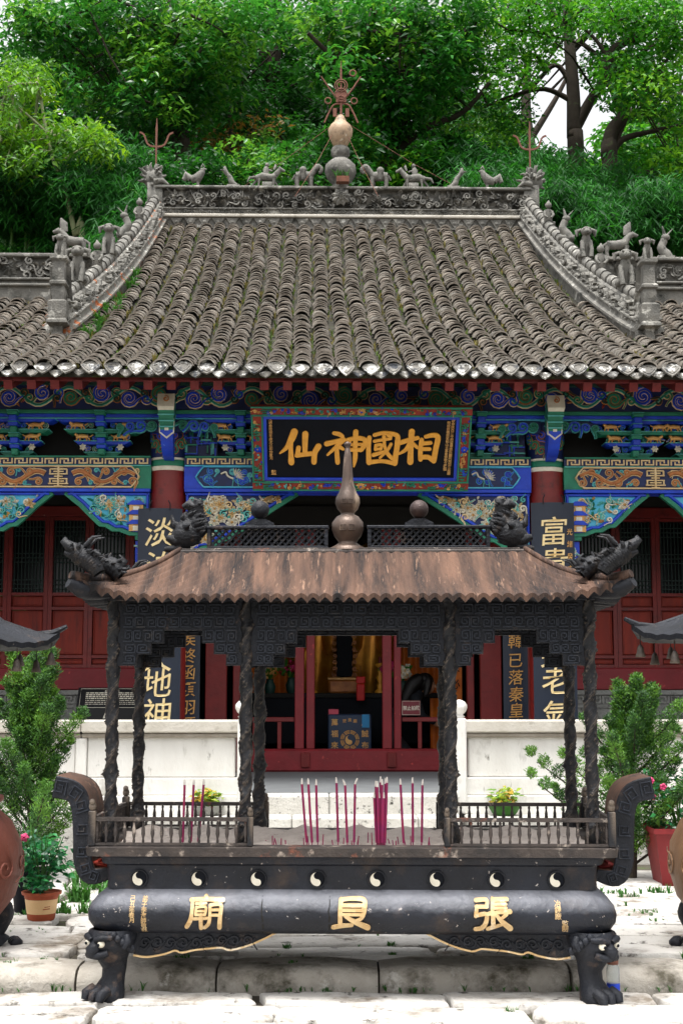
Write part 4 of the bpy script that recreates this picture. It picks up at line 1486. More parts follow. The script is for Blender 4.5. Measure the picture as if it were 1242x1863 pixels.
# ================================================================== BOARDS AND PLAQUE
# --- brush characters, strokes in a 100 x 100 box (x right, y up)
BR = {
 '仙': [([(36, 96), (30, 78), (18, 52), (0, 34)], [9, 9, 6, 2]), ([(28, 62), (27, 40), (28, 8)], [5, 6, 8]), ([(63, 90), (62, 60), (62, 34)], [8, 7, 6]),
       ([(46, 50), (44, 36), (42, 30)], [6, 6, 5]), ([(42, 28), (60, 31), (84, 34)], [6, 6, 6]), ([(95, 54), (86, 36), (84, 9)], [8, 7, 7])],
 '神': [([(22, 93), (34, 90), (42, 84)], [5, 6, 5]), ([(4, 62), (25, 68), (46, 74)], [7, 6, 6]), ([(44, 72), (28, 54), (6, 30)], [6, 5, 3]), ([(28, 56), (29, 34), (31, 8)], [5, 6, 6]), ([(34, 54), (44, 47)], [6, 4]),
       ([(60, 70), (56, 55), (58, 44)], [5, 5, 5]), ([(56, 74), (78, 79), (98, 74), (96, 58), (88, 44)], [5, 6, 6, 7, 5]), ([(62, 60), (90, 61)], [4, 4]), ([(60, 45), (90, 45)], [5, 5]), ([(75, 97), (74, 60), (74, 20), (71, -4)], [7, 6, 6, 2])],
 '國': [([(10, 80), (8, 50), (10, 8)], [6, 6, 7]), ([(24, 88), (50, 94), (84, 88), (88, 70), (84, 30), (82, 6)], [5, 5, 6, 7, 7, 7]), ([(10, 8), (45, 12), (80, 6)], [6, 5, 6]),
       ([(24, 70), (44, 74), (68, 78)], [4, 4, 4]), ([(28, 58), (27, 46)], [4, 4]), ([(28, 58), (44, 60), (42, 47)], [4, 4, 4]), ([(28, 47), (42, 49)], [3.5, 3.5]), ([(22, 30), (36, 35), (50, 40)], [5, 5, 4]),
       ([(50, 84), (52, 60), (60, 36), (74, 20)], [5, 4, 5, 5]), ([(70, 62), (60, 44), (40, 22)], [4, 4, 3]), ([(62, 88), (70, 84)], [5, 3])],
 '相': [([(4, 66), (26, 74), (46, 80)], [6, 6, 5]), ([(31, 98), (30, 60), (30, 10)], [8, 7, 8]), ([(28, 66), (18, 46), (2, 34)], [6, 5, 3]), ([(36, 62), (46, 52)], [5, 4]),
       ([(56, 74), (54, 44), (55, 18)], [6, 6, 6]), ([(66, 84), (84, 88), (96, 82), (92, 50), (88, 14)], [5, 6, 7, 7, 7]), ([(60, 64), (78, 66)], [5, 5]), ([(60, 48), (76, 48)], [5, 5]), ([(58, 24), (74, 24), (84, 16)], [6, 6, 6])],
 '廟': [([(50, 100), (54, 93)], [5, 5]), ([(12, 90), (50, 92), (96, 90)], [5, 5, 6]), ([(16, 90), (16, 56), (12, 30), (2, 8)], [5, 5, 6, 6]), ([(26, 80), (52, 81)], [3.5, 3.5]), ([(39, 86), (39, 72)], [4, 4]), ([(27, 70), (26, 46)], [3.5, 3.5]), ([(27, 69), (52, 70), (51, 46)], [3.5, 3.5, 3.5]), ([(28, 58), (50, 58)], [3, 3]), ([(28, 47), (50, 47)], [3.5, 3.5]),
       ([(22, 34), (56, 36)], [4, 4]), ([(40, 46), (40, 4)], [5, 5.5]), ([(64, 76), (64, 40), (60, 18), (50, 6)], [4, 4.5, 5, 5]), ([(64, 76), (92, 77), (91, 40), (89, 6)], [4, 5, 5.5, 6]), ([(67, 62), (88, 62)], [3.5, 3.5]), ([(66, 46), (88, 46)], [3.5, 3.5]), ],
 '良': [([(22, 92), (50, 95), (82, 92), (84, 70), (82, 52)], [5, 5, 6, 7, 6]), ([(22, 92), (20, 55), (20, 14)], [6, 6, 6]), ([(26, 76), (78, 76)], [4.5, 4.5]), ([(26, 62), (78, 62)], [4.5, 4.5]), ([(26, 49), (80, 49)], [4, 4]), ([(2, 8), (24, 13), (50, 16)], [6, 6, 5.5]), ([(80, 46), (74, 36), (62, 30)], [6, 5, 4]), ([(34, 44), (56, 28), (92, 8)], [4.5, 6.5, 8])],
 '張': [([(6, 92), (34, 93), (33, 74)], [5, 5, 5]), ([(6, 74), (34, 74)], [4.5, 4.5]), ([(8, 74), (5, 54), (4, 46)], [5, 5, 5]), ([(6, 48), (32, 52), (30, 24), (20, 8), (4, 4)], [5, 5.5, 6, 6, 5.5]),
       ([(50, 96), (48, 60)], [5, 5]), ([(50, 94), (88, 95)], [5, 5]), ([(52, 82), (84, 82)], [4, 4]), ([(52, 71), (84, 71)], [4, 4]), ([(34, 52), (60, 58), (94, 60)], [4.5, 5, 6]), ([(49, 56), (50, 14)], [6, 6]), ([(36, 6), (52, 12), (72, 20)], [5.5, 5, 4]), ([(84, 52), (70, 38)], [5, 4]), ([(58, 50), (74, 28), (94, 8)], [4.5, 6.5, 8])],
}
def brush(mb, ch, u, v, size, f, h0, h1, mi=0, sx=1.0, fat=1.12):
    k = size / 100
    for j, (pts, ws) in enumerate(BR[ch]):
        mb.stroke([(u + (a - 50) * k * sx, v + (b - 50) * k) for a, b in pts], [q * k * fat for q in ws], f, h0, h1 + .0006 * j, mi, 4)

# --- name plaque, leaning forward under the frieze
pq = thing('name_plaque', 'large black name plaque with four gold characters in a carved red and green frame', 'plaque', at_hall(.016, -.34, 3.565), HALL_ROT)
PW, PH = 1.085, .885
tilt = math.atan2(.41, .79)
def fp(u, v, h):
    return (u * (1 + .012 * v), -math.sin(tilt) * v - math.cos(tilt) * h, math.cos(tilt) * v - math.sin(tilt) * h)
def rect(mb, f, u0, u1, v0, v1, h0, h1, mi=0):
    mb.prism([(u0, v0), (u1, v0), (u1, v1), (u0, v1)], f, h0, h1, mi)
mb = MB()
rect(mb, fp, -PW + .13, PW - .13, .12, PH - .12, -.03, .0)
mb.build('plaque_panel', m_black, pq)
for nm, (a, b, c, d) in dict(top=(-PW, PW, PH - .105, PH), bottom=(-PW, PW, 0, .105), left=(-PW, -PW + .12, .106, PH - .106), right=(PW - .12, PW, .106, PH - .106)).items():
    mb = MB()
    vert = nm in ('left', 'right')
    rect(mb, fp, a, b, c, d, -.04, .03, 1)
    f2 = lambda u, v, h: fp(u, v, h + .03)
    # green outer line, red ground, gold and blue carving
    if vert:
        edges = [((a + .01, c), (a + .01, d)), ((b - .01, c), (b - .01, d))]
    else:
        edges = [((a, c + .01), (b, c + .01)), ((a, d - .01), (b, d - .01))]
    for p, q in edges:
        mb.ribbon([p, q], .01, f2, 0, .012, 0)
    n = int(max(b - a, d - c) / .028)
    for i in range(n):
        u = (a + .035 + (b - a - .07) * RND()) if vert else a + .04 + (b - a - .08) * i / n
        v = c + .03 + (d - c - .06) * i / n if vert else c + .03 + (d - c - .06) * RND()
        if RND() < .55:
            petal(mb, f2, u, v, U(.03, .05), U(.008, .014), U(0, 6), 0, .02, random.choice((2, 2, 0, 3, 4)), U(-.4, .4))
        else:
            curl(mb, f2, u, v, U(.012, .02), U(0, 6), 1, .005, .018, random.choice((2, 0, 0, 3)), .03)
    if vert:
        for s in (.12, .8):                          # angular fret corners
            for k in range(5):
                v = c + (d - c) * s + (k - 2) * .028
                rect(mb, f2, a + .02, a + .02 + U(.03, .08), v - .004, v + .004, 0, .014 + .0005 * k, 0)
        flower(mb, f2, (a + b) / 2, (c + d) / 2, .04, .025, 8, 3, 2, 2)
    else:
        flower(mb, f2, 0, (c + d) / 2, .05, .025, 8, 2, 3, 2)
        for s in (-1, 1):
            for k in range(4):
                rect(mb, f2, s * (PW - .16) - .05, s * (PW - .16) + .05, c + .02 + k * .02, c + .027 + k * .02, 0, .014 + .0005 * k, 0)
    o = mb.build('frame_' + 'rail' if not vert else 'frame_stile', [m_green, m_redpanel, m_gold, m_blue, m_teal], pq)
for a, b, c, d in ((-PW + .12, PW - .12, PH - .135, PH - .106), (-PW + .12, PW - .12, .106, .135), (-PW + .121, -PW + .15, .136, PH - .136), (PW - .15, PW - .121, .136, PH - .136)):
    mb = MB()
    rect(mb, fp, a, b, c, d, -.02, .018)
    mb.build('inner_moulding', m_blue, pq)
for ch, u in (('仙', -.605), ('神', -.155), ('國', .225), ('相', .575)):
    mb = MB()
    brush(mb, ch, u, .45, .36, fp, 0, .014, 0, 1.0 if ch == '國' else 1.12)
    mb.build('character', m_leafgold, pq)
mb = MB()
for i, ch in enumerate('光緒叁拾捌年歲次己卯仲夏月'):
    write(mb, ch, -.895, .745 - i * .034, .036, fp, .005, 0, .01)
write(mb, '監', -.87, .19, .055, fp, .005, 0, .01)
for j, (u, t) in enumerate(((.905, '欽命陝西漢中府留壩撫民廳同知加三級題'), (.862, '特授修職郎紫柏山主事重修敬立匾額'))):
    for i, ch in enumerate(t):
        write(mb, ch, u - .0012 * i, .735 - .02 * j - i * .0325, .035, fp, .005, 0, .01)
tag(mb.build('small_inscription', m_gold, pq), kind='stuff')

def couplet(name, label, x, y, z0, z1, wdt, r, chars, size, mat_t, small=None, group=None):
    """hanging board bent round a column, gold characters"""
    o = thing(name, label, 'couplet board', at_hall(x, y + (r - .235 if r < .59 else 0), z0), HALL_ROT, group)
    a = wdt / 2 / r
    def f(u, v, h):
        t = u / r
        return ((r + h) * math.sin(t), -(r + h) * math.cos(t), v)
    mb = MB()
    n = 10
    H = z1 - z0
    us = [-wdt / 2 + wdt * i / n for i in range(n + 1)]
    mb.grid([[f(u, 0, .02) for u in us], [f(u, H, .02) for u in us]])
    mb.grid([[f(u, 0, .0) for u in us], [f(u, H, .0) for u in us]], flip=True)
    for v in (0, H):
        mb.grid([[f(u, v, .0) for u in us], [f(u, v, .02) for u in us]])
    for u in (us[0], us[-1]):
        mb.grid([[f(u, 0, 0), f(u, 0, .02)], [f(u, H, 0), f(u, H, .02)]])
    mb.build('board', m_boardblue, o, 40)
    for ch, v in chars:
        t = MB()
        write(t, ch, 0, v - z0, size, f, .036, 0, .004, .92, .07)
        t.build('character', mat_t, o)
    if small:
        t = MB()
        for i, ch in enumerate(small):
            write(t, ch, wdt * .36, H - .3 - i * .125, .07, f, .03, 0, .012, .9, .05)
        tag(t.build('small_inscription', m_gold, o), kind='stuff')
    hk = MB()
    for s in (-1, 1):
        p = f(s * wdt * .22, H - .02, .03)
        hk.tube([p, (p[0], p[1], p[2] + .06), (p[0] * .8, p[1] + .01, p[2] + .1)], .006, 5)
    hk.build('hook', m_iron, o)
    return o
m_chw = M('gilt_character', '#f3dfae', '#e6c786', 30, .4, .1)
couplet('couplet_board', 'dark blue couplet board on the left red column, 淡泊 at its top', -2.01, -.02, 1.0, 3.385, .45, .42,
        (('淡', 3.14), ('泊', 2.80), ('明', 2.46), ('志', 2.13), ('天', 1.87), ('地', 1.63), ('神', 1.33)), .31, m_chw)
couplet('couplet_board', 'dark blue couplet board on the right red column, 富貴不 at its top', 1.98, -.02, 1.0, 3.455, .44, .42,
        (('富', 3.16), ('貴', 2.84), ('不', 2.54), ('淫', 2.2), ('英', 1.93), ('老', 1.66), ('氣', 1.31)), .31, m_chw, '光緒癸未孟夏月')
couplet('couplet_board', 'narrow black couplet board left of the doorway, 終函項羽 in gold', -1.79, DY - .12, .95, 2.42, .24, .6,
        (('侯', 2.10), ('終', 1.92), ('函', 1.74), ('項', 1.56), ('羽', 1.37), ('頭', 1.19), ), .17, m_gold)
couplet('couplet_board', 'narrow black couplet board right of the doorway, 已落秦皇 in gold', 1.72, DY - .12, .95, 2.42, .26, .6,
        (('韓', 2.08), ('已', 1.87), ('落', 1.69), ('秦', 1.51), ('皇', 1.34), ('膽', 1.17)), .17, m_gold)

# ================================================================== INSIDE THE HALL
box = thing('offering_box', 'dark blue offering box with gold trigram ring behind the red threshold', 'offering box', at_hall(-.03, 2.0, TZ), HALL_ROT)
m_boxblue = M('box_blue', '#18304d', '#142843', 5, .5)
mb = MB()
mb.bbox(-.25, .25, 0, .4, 0, .62, .01)
mb.build('box_body', m_boxblue, box)
mb = MB()
f = front(0)
for i, ch in enumerate('萬福來朝'):
    write(mb, ch, -.175, .53 - i * .13, .085, f, .004, 0, .015)
for i, ch in enumerate('虔誠布施'):
    write(mb, ch, .175, .53 - i * .13, .085, f, .004, 0, .015)
for i, ch in enumerate('張良廟'):
    write(mb, ch, -.06 + .06 * i, .545 + (.012 if i == 1 else 0), .045, f, .004, 0, .015)
tag(mb.build('lettering', m_gold, box), kind='stuff')
mb = MB()
for k in range(8):
    a0 = 2 * PI * k / 8 + .06
    a1 = a0 + 2 * PI / 8 - .12
    for r in (.105, .09, .075):
        mb.ribbon([(r * math.cos(a0 + (a1 - a0) * t / 5), .33 + r * math.sin(a0 + (a1 - a0) * t / 5)) for t in range(6)], .0055, f, 0, .006)
def yinyang(mb, f, u, v, r, h, mw, mk):
    N = 24
    arc = lambda c, rr, a0, a1, n=12: [(u + rr * math.cos(a0 + (a1 - a0) * i / n), v + c + rr * math.sin(a0 + (a1 - a0) * i / n)) for i in range(n + 1)]
    # light half on the left: outer left arc, then the S back
    lf = arc(0, r, PI / 2, PI * 1.5) + arc(-r / 2, r / 2, -PI / 2, PI / 2)[1:] + arc(r / 2, r / 2, PI * 1.5, PI / 2)[1:-1]
    rt = arc(0, r, -PI / 2, PI / 2) + arc(r / 2, r / 2, PI / 2, PI * 1.5)[1:] + arc(-r / 2, r / 2, PI / 2, -PI / 2)[1:-1]
    for poly, mi in ((lf, mw), (rt, mk)):
        vs = [f(a, b, h) for a, b in poly]
        mb.add(vs, [list(range(len(vs)))], mi)
    for c, mi in ((r / 2, mk), (-r / 2, mw)):
        mb.add([f(u + r * .17 * math.cos(2 * PI * k / 12), v + c + r * .17 * math.sin(2 * PI * k / 12), h + .002) for k in range(12)], [list(range(12))], mi)
yinyang(mb, f, 0, .33, .055, .006, 0, 1)
mb.build('trigram_ring', [m_gold, m_boxblue], box)
mb = MB()
mb.box(.14, .225, -.012, -.004, .47, .62)
mb.build('card', M('blue_card', '#1684bb', '#1a78ac', 9, .5), box)
mb = MB()
mb.box(-.245, -.13, .02, .03, .622, .68)
c = mb.build('price_card', M('pink_card', '#c2485c', '#b8404f', 9, .6), box)

alt = thing('altar_table', 'dark altar table behind the offering box inside the hall', 'altar', at_hall(0, 2.9, TZ), HALL_ROT)
block('table_top', m_dkvoid, -1.25, 1.25, 0, .7, .80, .86, alt)
block('front_cloth', m_black, -1.22, 1.22, -.012, 0, .25, .80, alt)
for sx in (-1, 1):
    for yy in (.06, .62):
        block('leg', m_dkvoid, sx * 1.18 - .04, sx * 1.18 + .04, yy - .04, yy + .04, 0, .799, alt)
gb = thing('incense_bowl', 'square brass incense bowl in the middle of the altar', 'incense bowl', at_hall(-.07, 3.0, TZ + .86), HALL_ROT)
block('bowl', m_brgold, -.19, .19, 0, .2, 0, .16, gb, .02)
block('bowl_rim', m_gold, -.205, .205, -.015, .215, .161, .19, gb, .006)
tb = thing('spirit_tablet', 'upright tablet in a carved gilt frame on the altar', 'tablet', at_hall(-.06, 3.3, TZ + .86), HALL_ROT)
block('tablet_panel', m_black, -.1, .1, 0, .03, .2, .72, tb)
mb = MB()
fr = front(-.0)
for s in (-1, 1):
    for k in range(7):
        curl(mb, fr, s * .125, .22 + k * .08, .028, U(0, 6), s, .008, .02, 0, .03)
for k in range(5):
    curl(mb, fr, -.1 + k * .05, .75 + .03 * math.sin(PI * k / 4), .028, U(0, 6), 1, .008, .02, 0, .03)
mb.box(-.15, .15, 0, .05, .1, .16)
mb.box(-.12, .12, 0, .05, 0, .1)
mb.build('tablet_frame', m_brgold, tb)
for s, lab in ((-1, 'ornate brass candlestick on the altar, left of the tablet'), (1, 'ornate brass candlestick on the altar, right of the tablet')):
    c = thing('candlestick', lab, 'candlestick', at_hall(-.05 + s * .42, 3.05, TZ + .86), HALL_ROT, 'altar candlesticks')
    mb = MB()
    mb.lathe([(.07, 0), (.075, .02), (.03, .05), (.045, .09), (.02, .13), (.055, .18), (.02, .23), (.035, .27), (.015, .3), (.06, .34), (.06, .36), (.01, .37)], 14)
    mb.build('stem', m_leafgold, c, True)
    mb = MB()
    mb.lathe([(.02, .37), (.02, .44), (.003, .455)], 10)
    mb.build('candle', m_red, c, True)
def bouquet(loc, lab, cols, n=26, r=.14):
    c = thing('flower_vase', lab, 'flowers', loc, 0, 'altar flowers')
    mb = MB()
    mb.lathe([(.04, 0), (.06, .03), (.07, .1), (.04, .17), (.05, .19)], 12)
    mb.build('vase', m_dkgreen, c, True)
    mb = MB()
    for _ in range(n):
        d = Vector((U(-1, 1), U(-1, .6), U(.2, 1.4))).normalized() * r * U(.5, 1.2)
        p = Vector((0, 0, .22)) + d
        mb.tube([(0, 0, .18), tuple(p)], .003, 4, 0)
        if RND() < .5:
            for k in range(6):
                a = 2 * PI * k / 6
                petal(mb, lambda u, v, h: (p.x + u, p.y - h, p.z + v), 0, 0, .05, .02, a, 0, .02, 1 + int(RND() * len(cols)))
        else:
            petal(mb, lambda u, v, h: (p.x + u, p.y - h, p.z + v), 0, 0, .09, .02, U(0, 6), 0, .02, 0)
    mb.build('flowers', [m_fern] + cols, c)
m_pink = M('pink_petal', '#c2356b', '#a82455', 20, .6)
bouquet(at_hall(.5, 3.0, TZ + .86), 'magenta altar flowers between the doorposts, right of the tablet', [m_pink, m_pink])
bouquet(at_hall(-.72, 2.95, TZ + .86), 'red and green altar flowers left of the doorposts', [m_red, m_pink, m_moss])
bouquet(at_hall(-.98, 2.95, TZ + .84), 'green and yellow altar flowers at the far left of the altar', [m_moss, m_gold])
bouquet(at_hall(.62, 2.5, TZ + .82), 'cream flowers beside the dark haired person', [m_cream, m_white], 20, .12)
m_statue = M('gilt_robe', '#e0a23a', '#b06a20', 3, .28, .6, .2, 14)
for s, x, lab in ((-1, -.43, 'tall gilt robed statue in the hall, left of the tablet'), (1, .26, 'tall gilt robed statue in the hall, right of the tablet')):
    st = thing('gilt_statue', lab, 'statue', at_hall(x, 3.75, TZ), HALL_ROT, 'gilt statues in the hall')
    mb = MB()
    rows = []
    for i in range(26):
        t = i / 25
        z = .75 + t * 1.75
        rr = .2 + .1 * math.sin(PI * min(1, t * 1.15)) + .05 * (1 - t) - (.12 * max(0, t - .8) / .2)
        rows.append([(rr * (1 + .09 * math.sin(9 * a + 4 * t)) * math.cos(a), .7 * rr * (1 + .09 * math.sin(7 * a - 3 * t)) * math.sin(a), z) for a in [2 * PI * k / 36 for k in range(36)]])
    mb.grid(rows, 0, True)
    mb.add(rows[-1], [list(range(36))])
    for sd in (-1, 1):                               # hanging sleeves
        mb.tube(spline([(sd * .2, 0, 2.25), (sd * .3, -.08, 1.95), (sd * .22, -.22, 1.75), (sd * .18, -.24, 1.35)], None, 4), [.1, .11, .12, .12, .12, .12, .12, .13, .14, .14, .13, .1, .04], 10, flat=.6)
    mb.build('robe', m_statue, st, True)
    mb = MB()
    mb.tube([(0, -.02, 2.45), (0, -.02, 2.56)], [.06, .055], 10)
    mb.ball((0, -.03, 2.68), (.1, .11, .14), 14, 10)
    mb.ball((0, -.14, 2.67), (.02, .025, .03), 8, 6)
    mb.build('head', m_statue, st, True)
    mb = MB()
    mb.lathe([(.11, 2.76), (.12, 2.8), (.07, 2.9), (.02, 2.93)], 12)
    mb.build('headdress', m_dkvoid, st, True)
    block('pedestal', m_dkvoid, -.42, .42, -.35, .35, 0, .749, st)
def curtain(lab, x0, x1, y, z0, z1, chars=None, grp=None, wav=11):
    o = thing('silk_banner', lab, 'banner', at_hall((x0 + x1) / 2, y, z0), HALL_ROT, grp)
    w2 = (x1 - x0) / 2
    mb = MB()
    rows = []
    for j in range(5):
        v = (z1 - z0) * j / 4
        rows.append([(-w2 + 2 * w2 * i / 40, .03 * math.sin(i / 40 * wav + j * .3), v) for i in range(41)])
    mb.grid(rows)
    mb.grid([[(a, b + .004, c) for a, b, c in r] for r in rows], flip=True)
    mb.build('cloth', m_orange, o, True)
    if chars:
        mb = MB()
        for i, ch in enumerate(chars):
            write(mb, ch, 0, z1 - z0 - .25 - i * .19, .13, front(-.045), 0, 0, .01)
        tag(mb.build('lettering', m_dkvoid, o), kind='stuff')
curtain('wide orange silk curtain hanging behind the person', .62, 1.25, 3.9, 1.4, 3.3, wav=26)
curtain('narrow orange banner with black characters right of the person', 1.12, 1.30, 2.3, .95, 2.25, '有求必一應', None, 3)
curtain('orange cloth hanging low behind the barrier bars', .95, 1.2, 2.6, .7, 1.45, None, None, 8)
curtain('orange silk curtain left of the altar flowers', -1.35, -.75, 3.9, 1.3, 3.3, wav=26)

sg = thing('notice_sign', 'small maroon notice reading 禁止拍照 on the barrier', 'sign', at_hall(.64, DY - .05, 1.27), HALL_ROT)
m_maroon = M('maroon_plate', '#6b1824', '#611520', 8, .5)
block('plate', m_maroon, -.105, .105, 0, .015, 0, .165, sg, .004)
mb = MB()
f = front(0)
for i, ch in enumerate('禁止拍照'):
    write(mb, ch, -.069 + .046 * i, .082, .052, f, .003, 0, .01, .92)
mb.ribbon([(-.098, .007), (.098, .007), (.098, .158), (-.098, .158), (-.098, .007)], .0022, f, 0, .003)
tag(mb.build('lettering', m_white, sg), kind='stuff')
rl = thing('red_lantern', 'small red paper tassel lantern hanging beside the brass bowl', 'lantern', at_hall(.12, 2.72, 1.42), HALL_ROT)
mb = MB()
mb.bbox(-.05, .05, 0, .03, 0, .2, .01)
mb.bbox(-.055, .055, -.005, .035, .205, .29, .01)
mb.build('paper', M('bright_red', '#d01f1f', '#b91818', 9, .6), rl)
mb = MB()
mb.tube([(0, .015, .29), (0, .015, .42)], .004, 5)
mb.build('cord', m_dkvoid, rl)

# person bending forward among the altar flowers: dark hair, dark jacket
pe = thing('person', 'person with long dark hair in a dark jacket kneeling forward inside the hall', 'person', at_hall(.72, 2.35, TZ), HALL_ROT)
m_jacket = M('dark_jacket', '#0d1118', '#10151d', 6, .8)
m_skin = M('skin', '#b98a6c', '#a87a5e', 8, .55)
m_hair = M('dark_hair', '#0a0908', '#14110f', 40, .45, 0, .4, 90)
def skin_body(name, joints, edges, mat, par, sub=2):
    me = bpy.data.meshes.new(name)
    me.from_pydata([j[0] for j in joints], edges, [])
    o = link(name, me, par)
    o.modifiers.new('skin', 'SKIN')
    for i, j in enumerate(joints):
        r = j[1]
        me.skin_vertices[0].data[i].radius = (r, r) if not isinstance(r, tuple) else r
    me.skin_vertices[0].data[0].use_root = True
    s_ = o.modifiers.new('sub', 'SUBSURF')
    s_.levels = s_.render_levels = sub
    dg = bpy.context.evaluated_depsgraph_get()
    m2 = bpy.data.meshes.new_from_object(o.evaluated_get(dg))
    o.modifiers.clear()
    o.data = m2
    m2.materials.clear()
    m2.materials.append(mat)
    m2.polygons.foreach_set('use_smooth', [True] * len(m2.polygons))
    return o
PD = -.46                                             # kneeling, so the whole trunk sits low
J = [((-.3, 0, .88), (.14, .12)), ((-.22, 0, 1.02), (.14, .11)), ((-.08, 0, 1.2), (.15, .11)), ((.03, 0, 1.30), (.11, .09)), ((.09, -.01, 1.36), .055),
     ((.02, -.17, 1.26), .065), ((.1, -.2, 1.05), .048), ((.26, -.16, .98), .036), ((.02, .17, 1.26), .065), ((.12, .2, 1.05), .048), ((.28, .14, .98), .036),
     ((-.28, -.1, .82), .1), ((.02, -.11, .54), .075), ((-.34, -.11, .53), .055), ((-.44, -.11, .51), .035), ((-.28, .1, .82), .1), ((.02, .11, .54), .075), ((-.34, .11, .53), .055), ((-.44, .11, .51), .035)]
J = [((a[0], a[1], a[2] + PD), r) for a, r in J]
E_ = [(0, 1), (1, 2), (2, 3), (3, 4), (3, 5), (5, 6), (6, 7), (3, 8), (8, 9), (9, 10), (0, 11), (11, 12), (12, 13), (13, 14), (0, 15), (15, 16), (16, 17), (17, 18)]
skin_body('body', J, E_, m_jacket, pe)
mb = MB()
mb.ball((.17, -.01, 1.42), (.095, .08, .115), 16, 12)
mb.tube([(.255, -.01, 1.42), (.285, -.01, 1.39)], [.02, .012], 7)
mb.build('head', m_skin, pe, True, loc=(0, 0, PD))
for s in (-1, 1):
    mb = MB()
    hx, hy, hz = .3, s * .14 - .01, .965
    mb.ball((hx, hy, hz), (.045, .025, .035), 10, 7)
    for k in range(4):
        mb.tube([(hx + .02, hy - .02 + .013 * k, hz), (hx + .07, hy - .02 + .013 * k, hz - .012), (hx + .085 - .004 * abs(k - 1), hy - .02 + .013 * k, hz - .04)], [.009, .008, .006], 6)
    mb.tube([(hx, hy - s * .02, hz), (hx + .03, hy - s * .05, hz - .02)], [.01, .007], 6)
    mb.build('hand', m_skin, pe, True, loc=(0, 0, PD))
mb = MB()
mb.ball((.145, -.01, 1.45), (.11, .1, .115), 16, 12)
mb.tube(spline([(.1, -.06, 1.5), (.0, -.08, 1.42), (-.08, -.11, 1.28), (-.15, -.12, 1.1)], None, 4), [.07, .08, .085, .09, .09, .085, .08, .075, .07, .06, .05, .04, .02], 10)
mb.tube(spline([(.18, -.07, 1.48), (.17, -.1, 1.38), (.14, -.12, 1.28)], None, 4), [.05, .055, .055, .05, .045, .04, .035, .03, .01], 8)
mb.build('hair', m_hair, pe, True, loc=(0, 0, PD))

# ================================================================== INFORMATION STAND
inf = thing('information_stand', 'black information stand with white map lines by the left wall', 'information stand', at_hall(-2.72, DY - .55, TZ), HALL_ROT)
m_infob = M('information_black', '#0b0b0d', '#101013', 5, .35)
mb = MB()
prf = [(0, 0), (.0, .70), (.16, .93), (.26, .93), (.26, 0)]
rows = [[(x, a, b) for a, b in prf] for x in (-.29, .4)]
mb.grid(rows, 0, True)
for r in rows:
    mb.add(r, [list(range(5))])
mb.build('cabinet', m_infob, inf)
ft = lambda u, v, h: (u, .0 + v * .571 - h * .82, .70 + v * .82 - h * .57)
mb = MB()
write(mb, '相國大殿', .08, .235, .04, ft, .004, 0, .01)
for j in range(7):
    u = -.2
    while u < .32:
        L = U(.008, .05)
        rect(mb, ft, u, u + L, .205 - j * .024, .217 - j * .024 - (.006 if j > 3 else 0), 0, .003)
        u += L + .008
mb.ribbon([(-.26, .02), (.37, .02), (.37, .265), (-.26, .265), (-.26, .02)], .002, ft, 0, .003)
f = front(0)
rect(mb, f, -.29, .4, .548, .552, 0, .003)
mb.prism([(.0, .6), (.05, .6), (.025, .66)], f, 0, .003)
write(mb, '游覽導覽圖', -.19, .50, .03, f, .003, 0, .01)
mb.ribbon(spline([(-.2, .25), (-.15, .4), (-.0, .46), (.2, .5), (.38, .49)], None, 6), .004, f, 0, .003)
mb.ribbon(spline([(-.1, .25), (-.1, .42)], None, 3), .003, f, 0, .003)
for _ in range(26):
    u, v = U(-.05, .36), U(.28, .44)
    mb.ribbon([(u, v), (u + U(-.03, .05), v + U(-.02, .02)), (u + U(0, .05), v + U(0, .04))], .002, f, 0, .003)
tag(mb.build('printed_lines', m_white, inf), kind='stuff')

# ================================================================== THE GREAT INCENSE BURNER
K = thing('incense_burner', 'large black iron incense burner with a rusty pavilion roof, 張良廟 in gold on its base', 'incense burner', BURN_LOC, BURN_ROT)

def rrect(hx, hy, r, z, n=6):
    out = []
    for cx, cy, a0 in ((hx - r, hy - r, 0), (-hx + r, hy - r, PI / 2), (-hx + r, -hy + r, PI), (hx - r, -hy + r, PI * 1.5)):
        for k in range(n + 1):
            a = a0 + PI / 2 * k / n
            out.append((cx + r * math.cos(a), cy + r * math.sin(a), z))
    return out
RINGS = [(.33, 1.24, .40), (.335, 1.285, .445), (.36, 1.335, .495), (.40, 1.358, .518), (.44, 1.362, .522), (.48, 1.35, .512), (.52, 1.32, .48), (.546, 1.285, .447), (.556, 1.272, .437)]
mb = MB()
mb.grid([rrect(hx, hy, .11, z) for z, hx, hy in RINGS], 0, True)
mb.grid([rrect(hx, hy, .07, z) for z, hx, hy in [(.556, 1.272, .437), (.60, 1.27, .435), (.675, 1.274, .438), (.685, 1.298, .455), (.715, 1.304, .46), (.725, 1.33, .475)]], 0, True)
mb.add(rrect(1.24, .40, .11, .33), [list(range(28))[::-1]])
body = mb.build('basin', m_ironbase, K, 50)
mb = MB()
mb.grid([rrect(hx, hy, .05, z) for z, hx, hy in [(.724, 1.33, .475), (.728, 1.365, .508), (.772, 1.372, .512), (.778, 1.36, .50), (.778, 1.26, .40), (.70, 1.25, .39)]], 0, True)
mb.build('rim', m_rim, K, 40)
mb = MB()
rows = []
for j in range(13):
    rows.append([(-1.265 + 2.53 * i / 60, -.405 + .81 * j / 12, .755 + .012 * math.sin(i * .9 + j) + U(-.006, .012) + .03 * (j / 12) ** 2) for i in range(61)])
mb.grid(rows)
mb.build('ash_bed', m_ash, K, True)

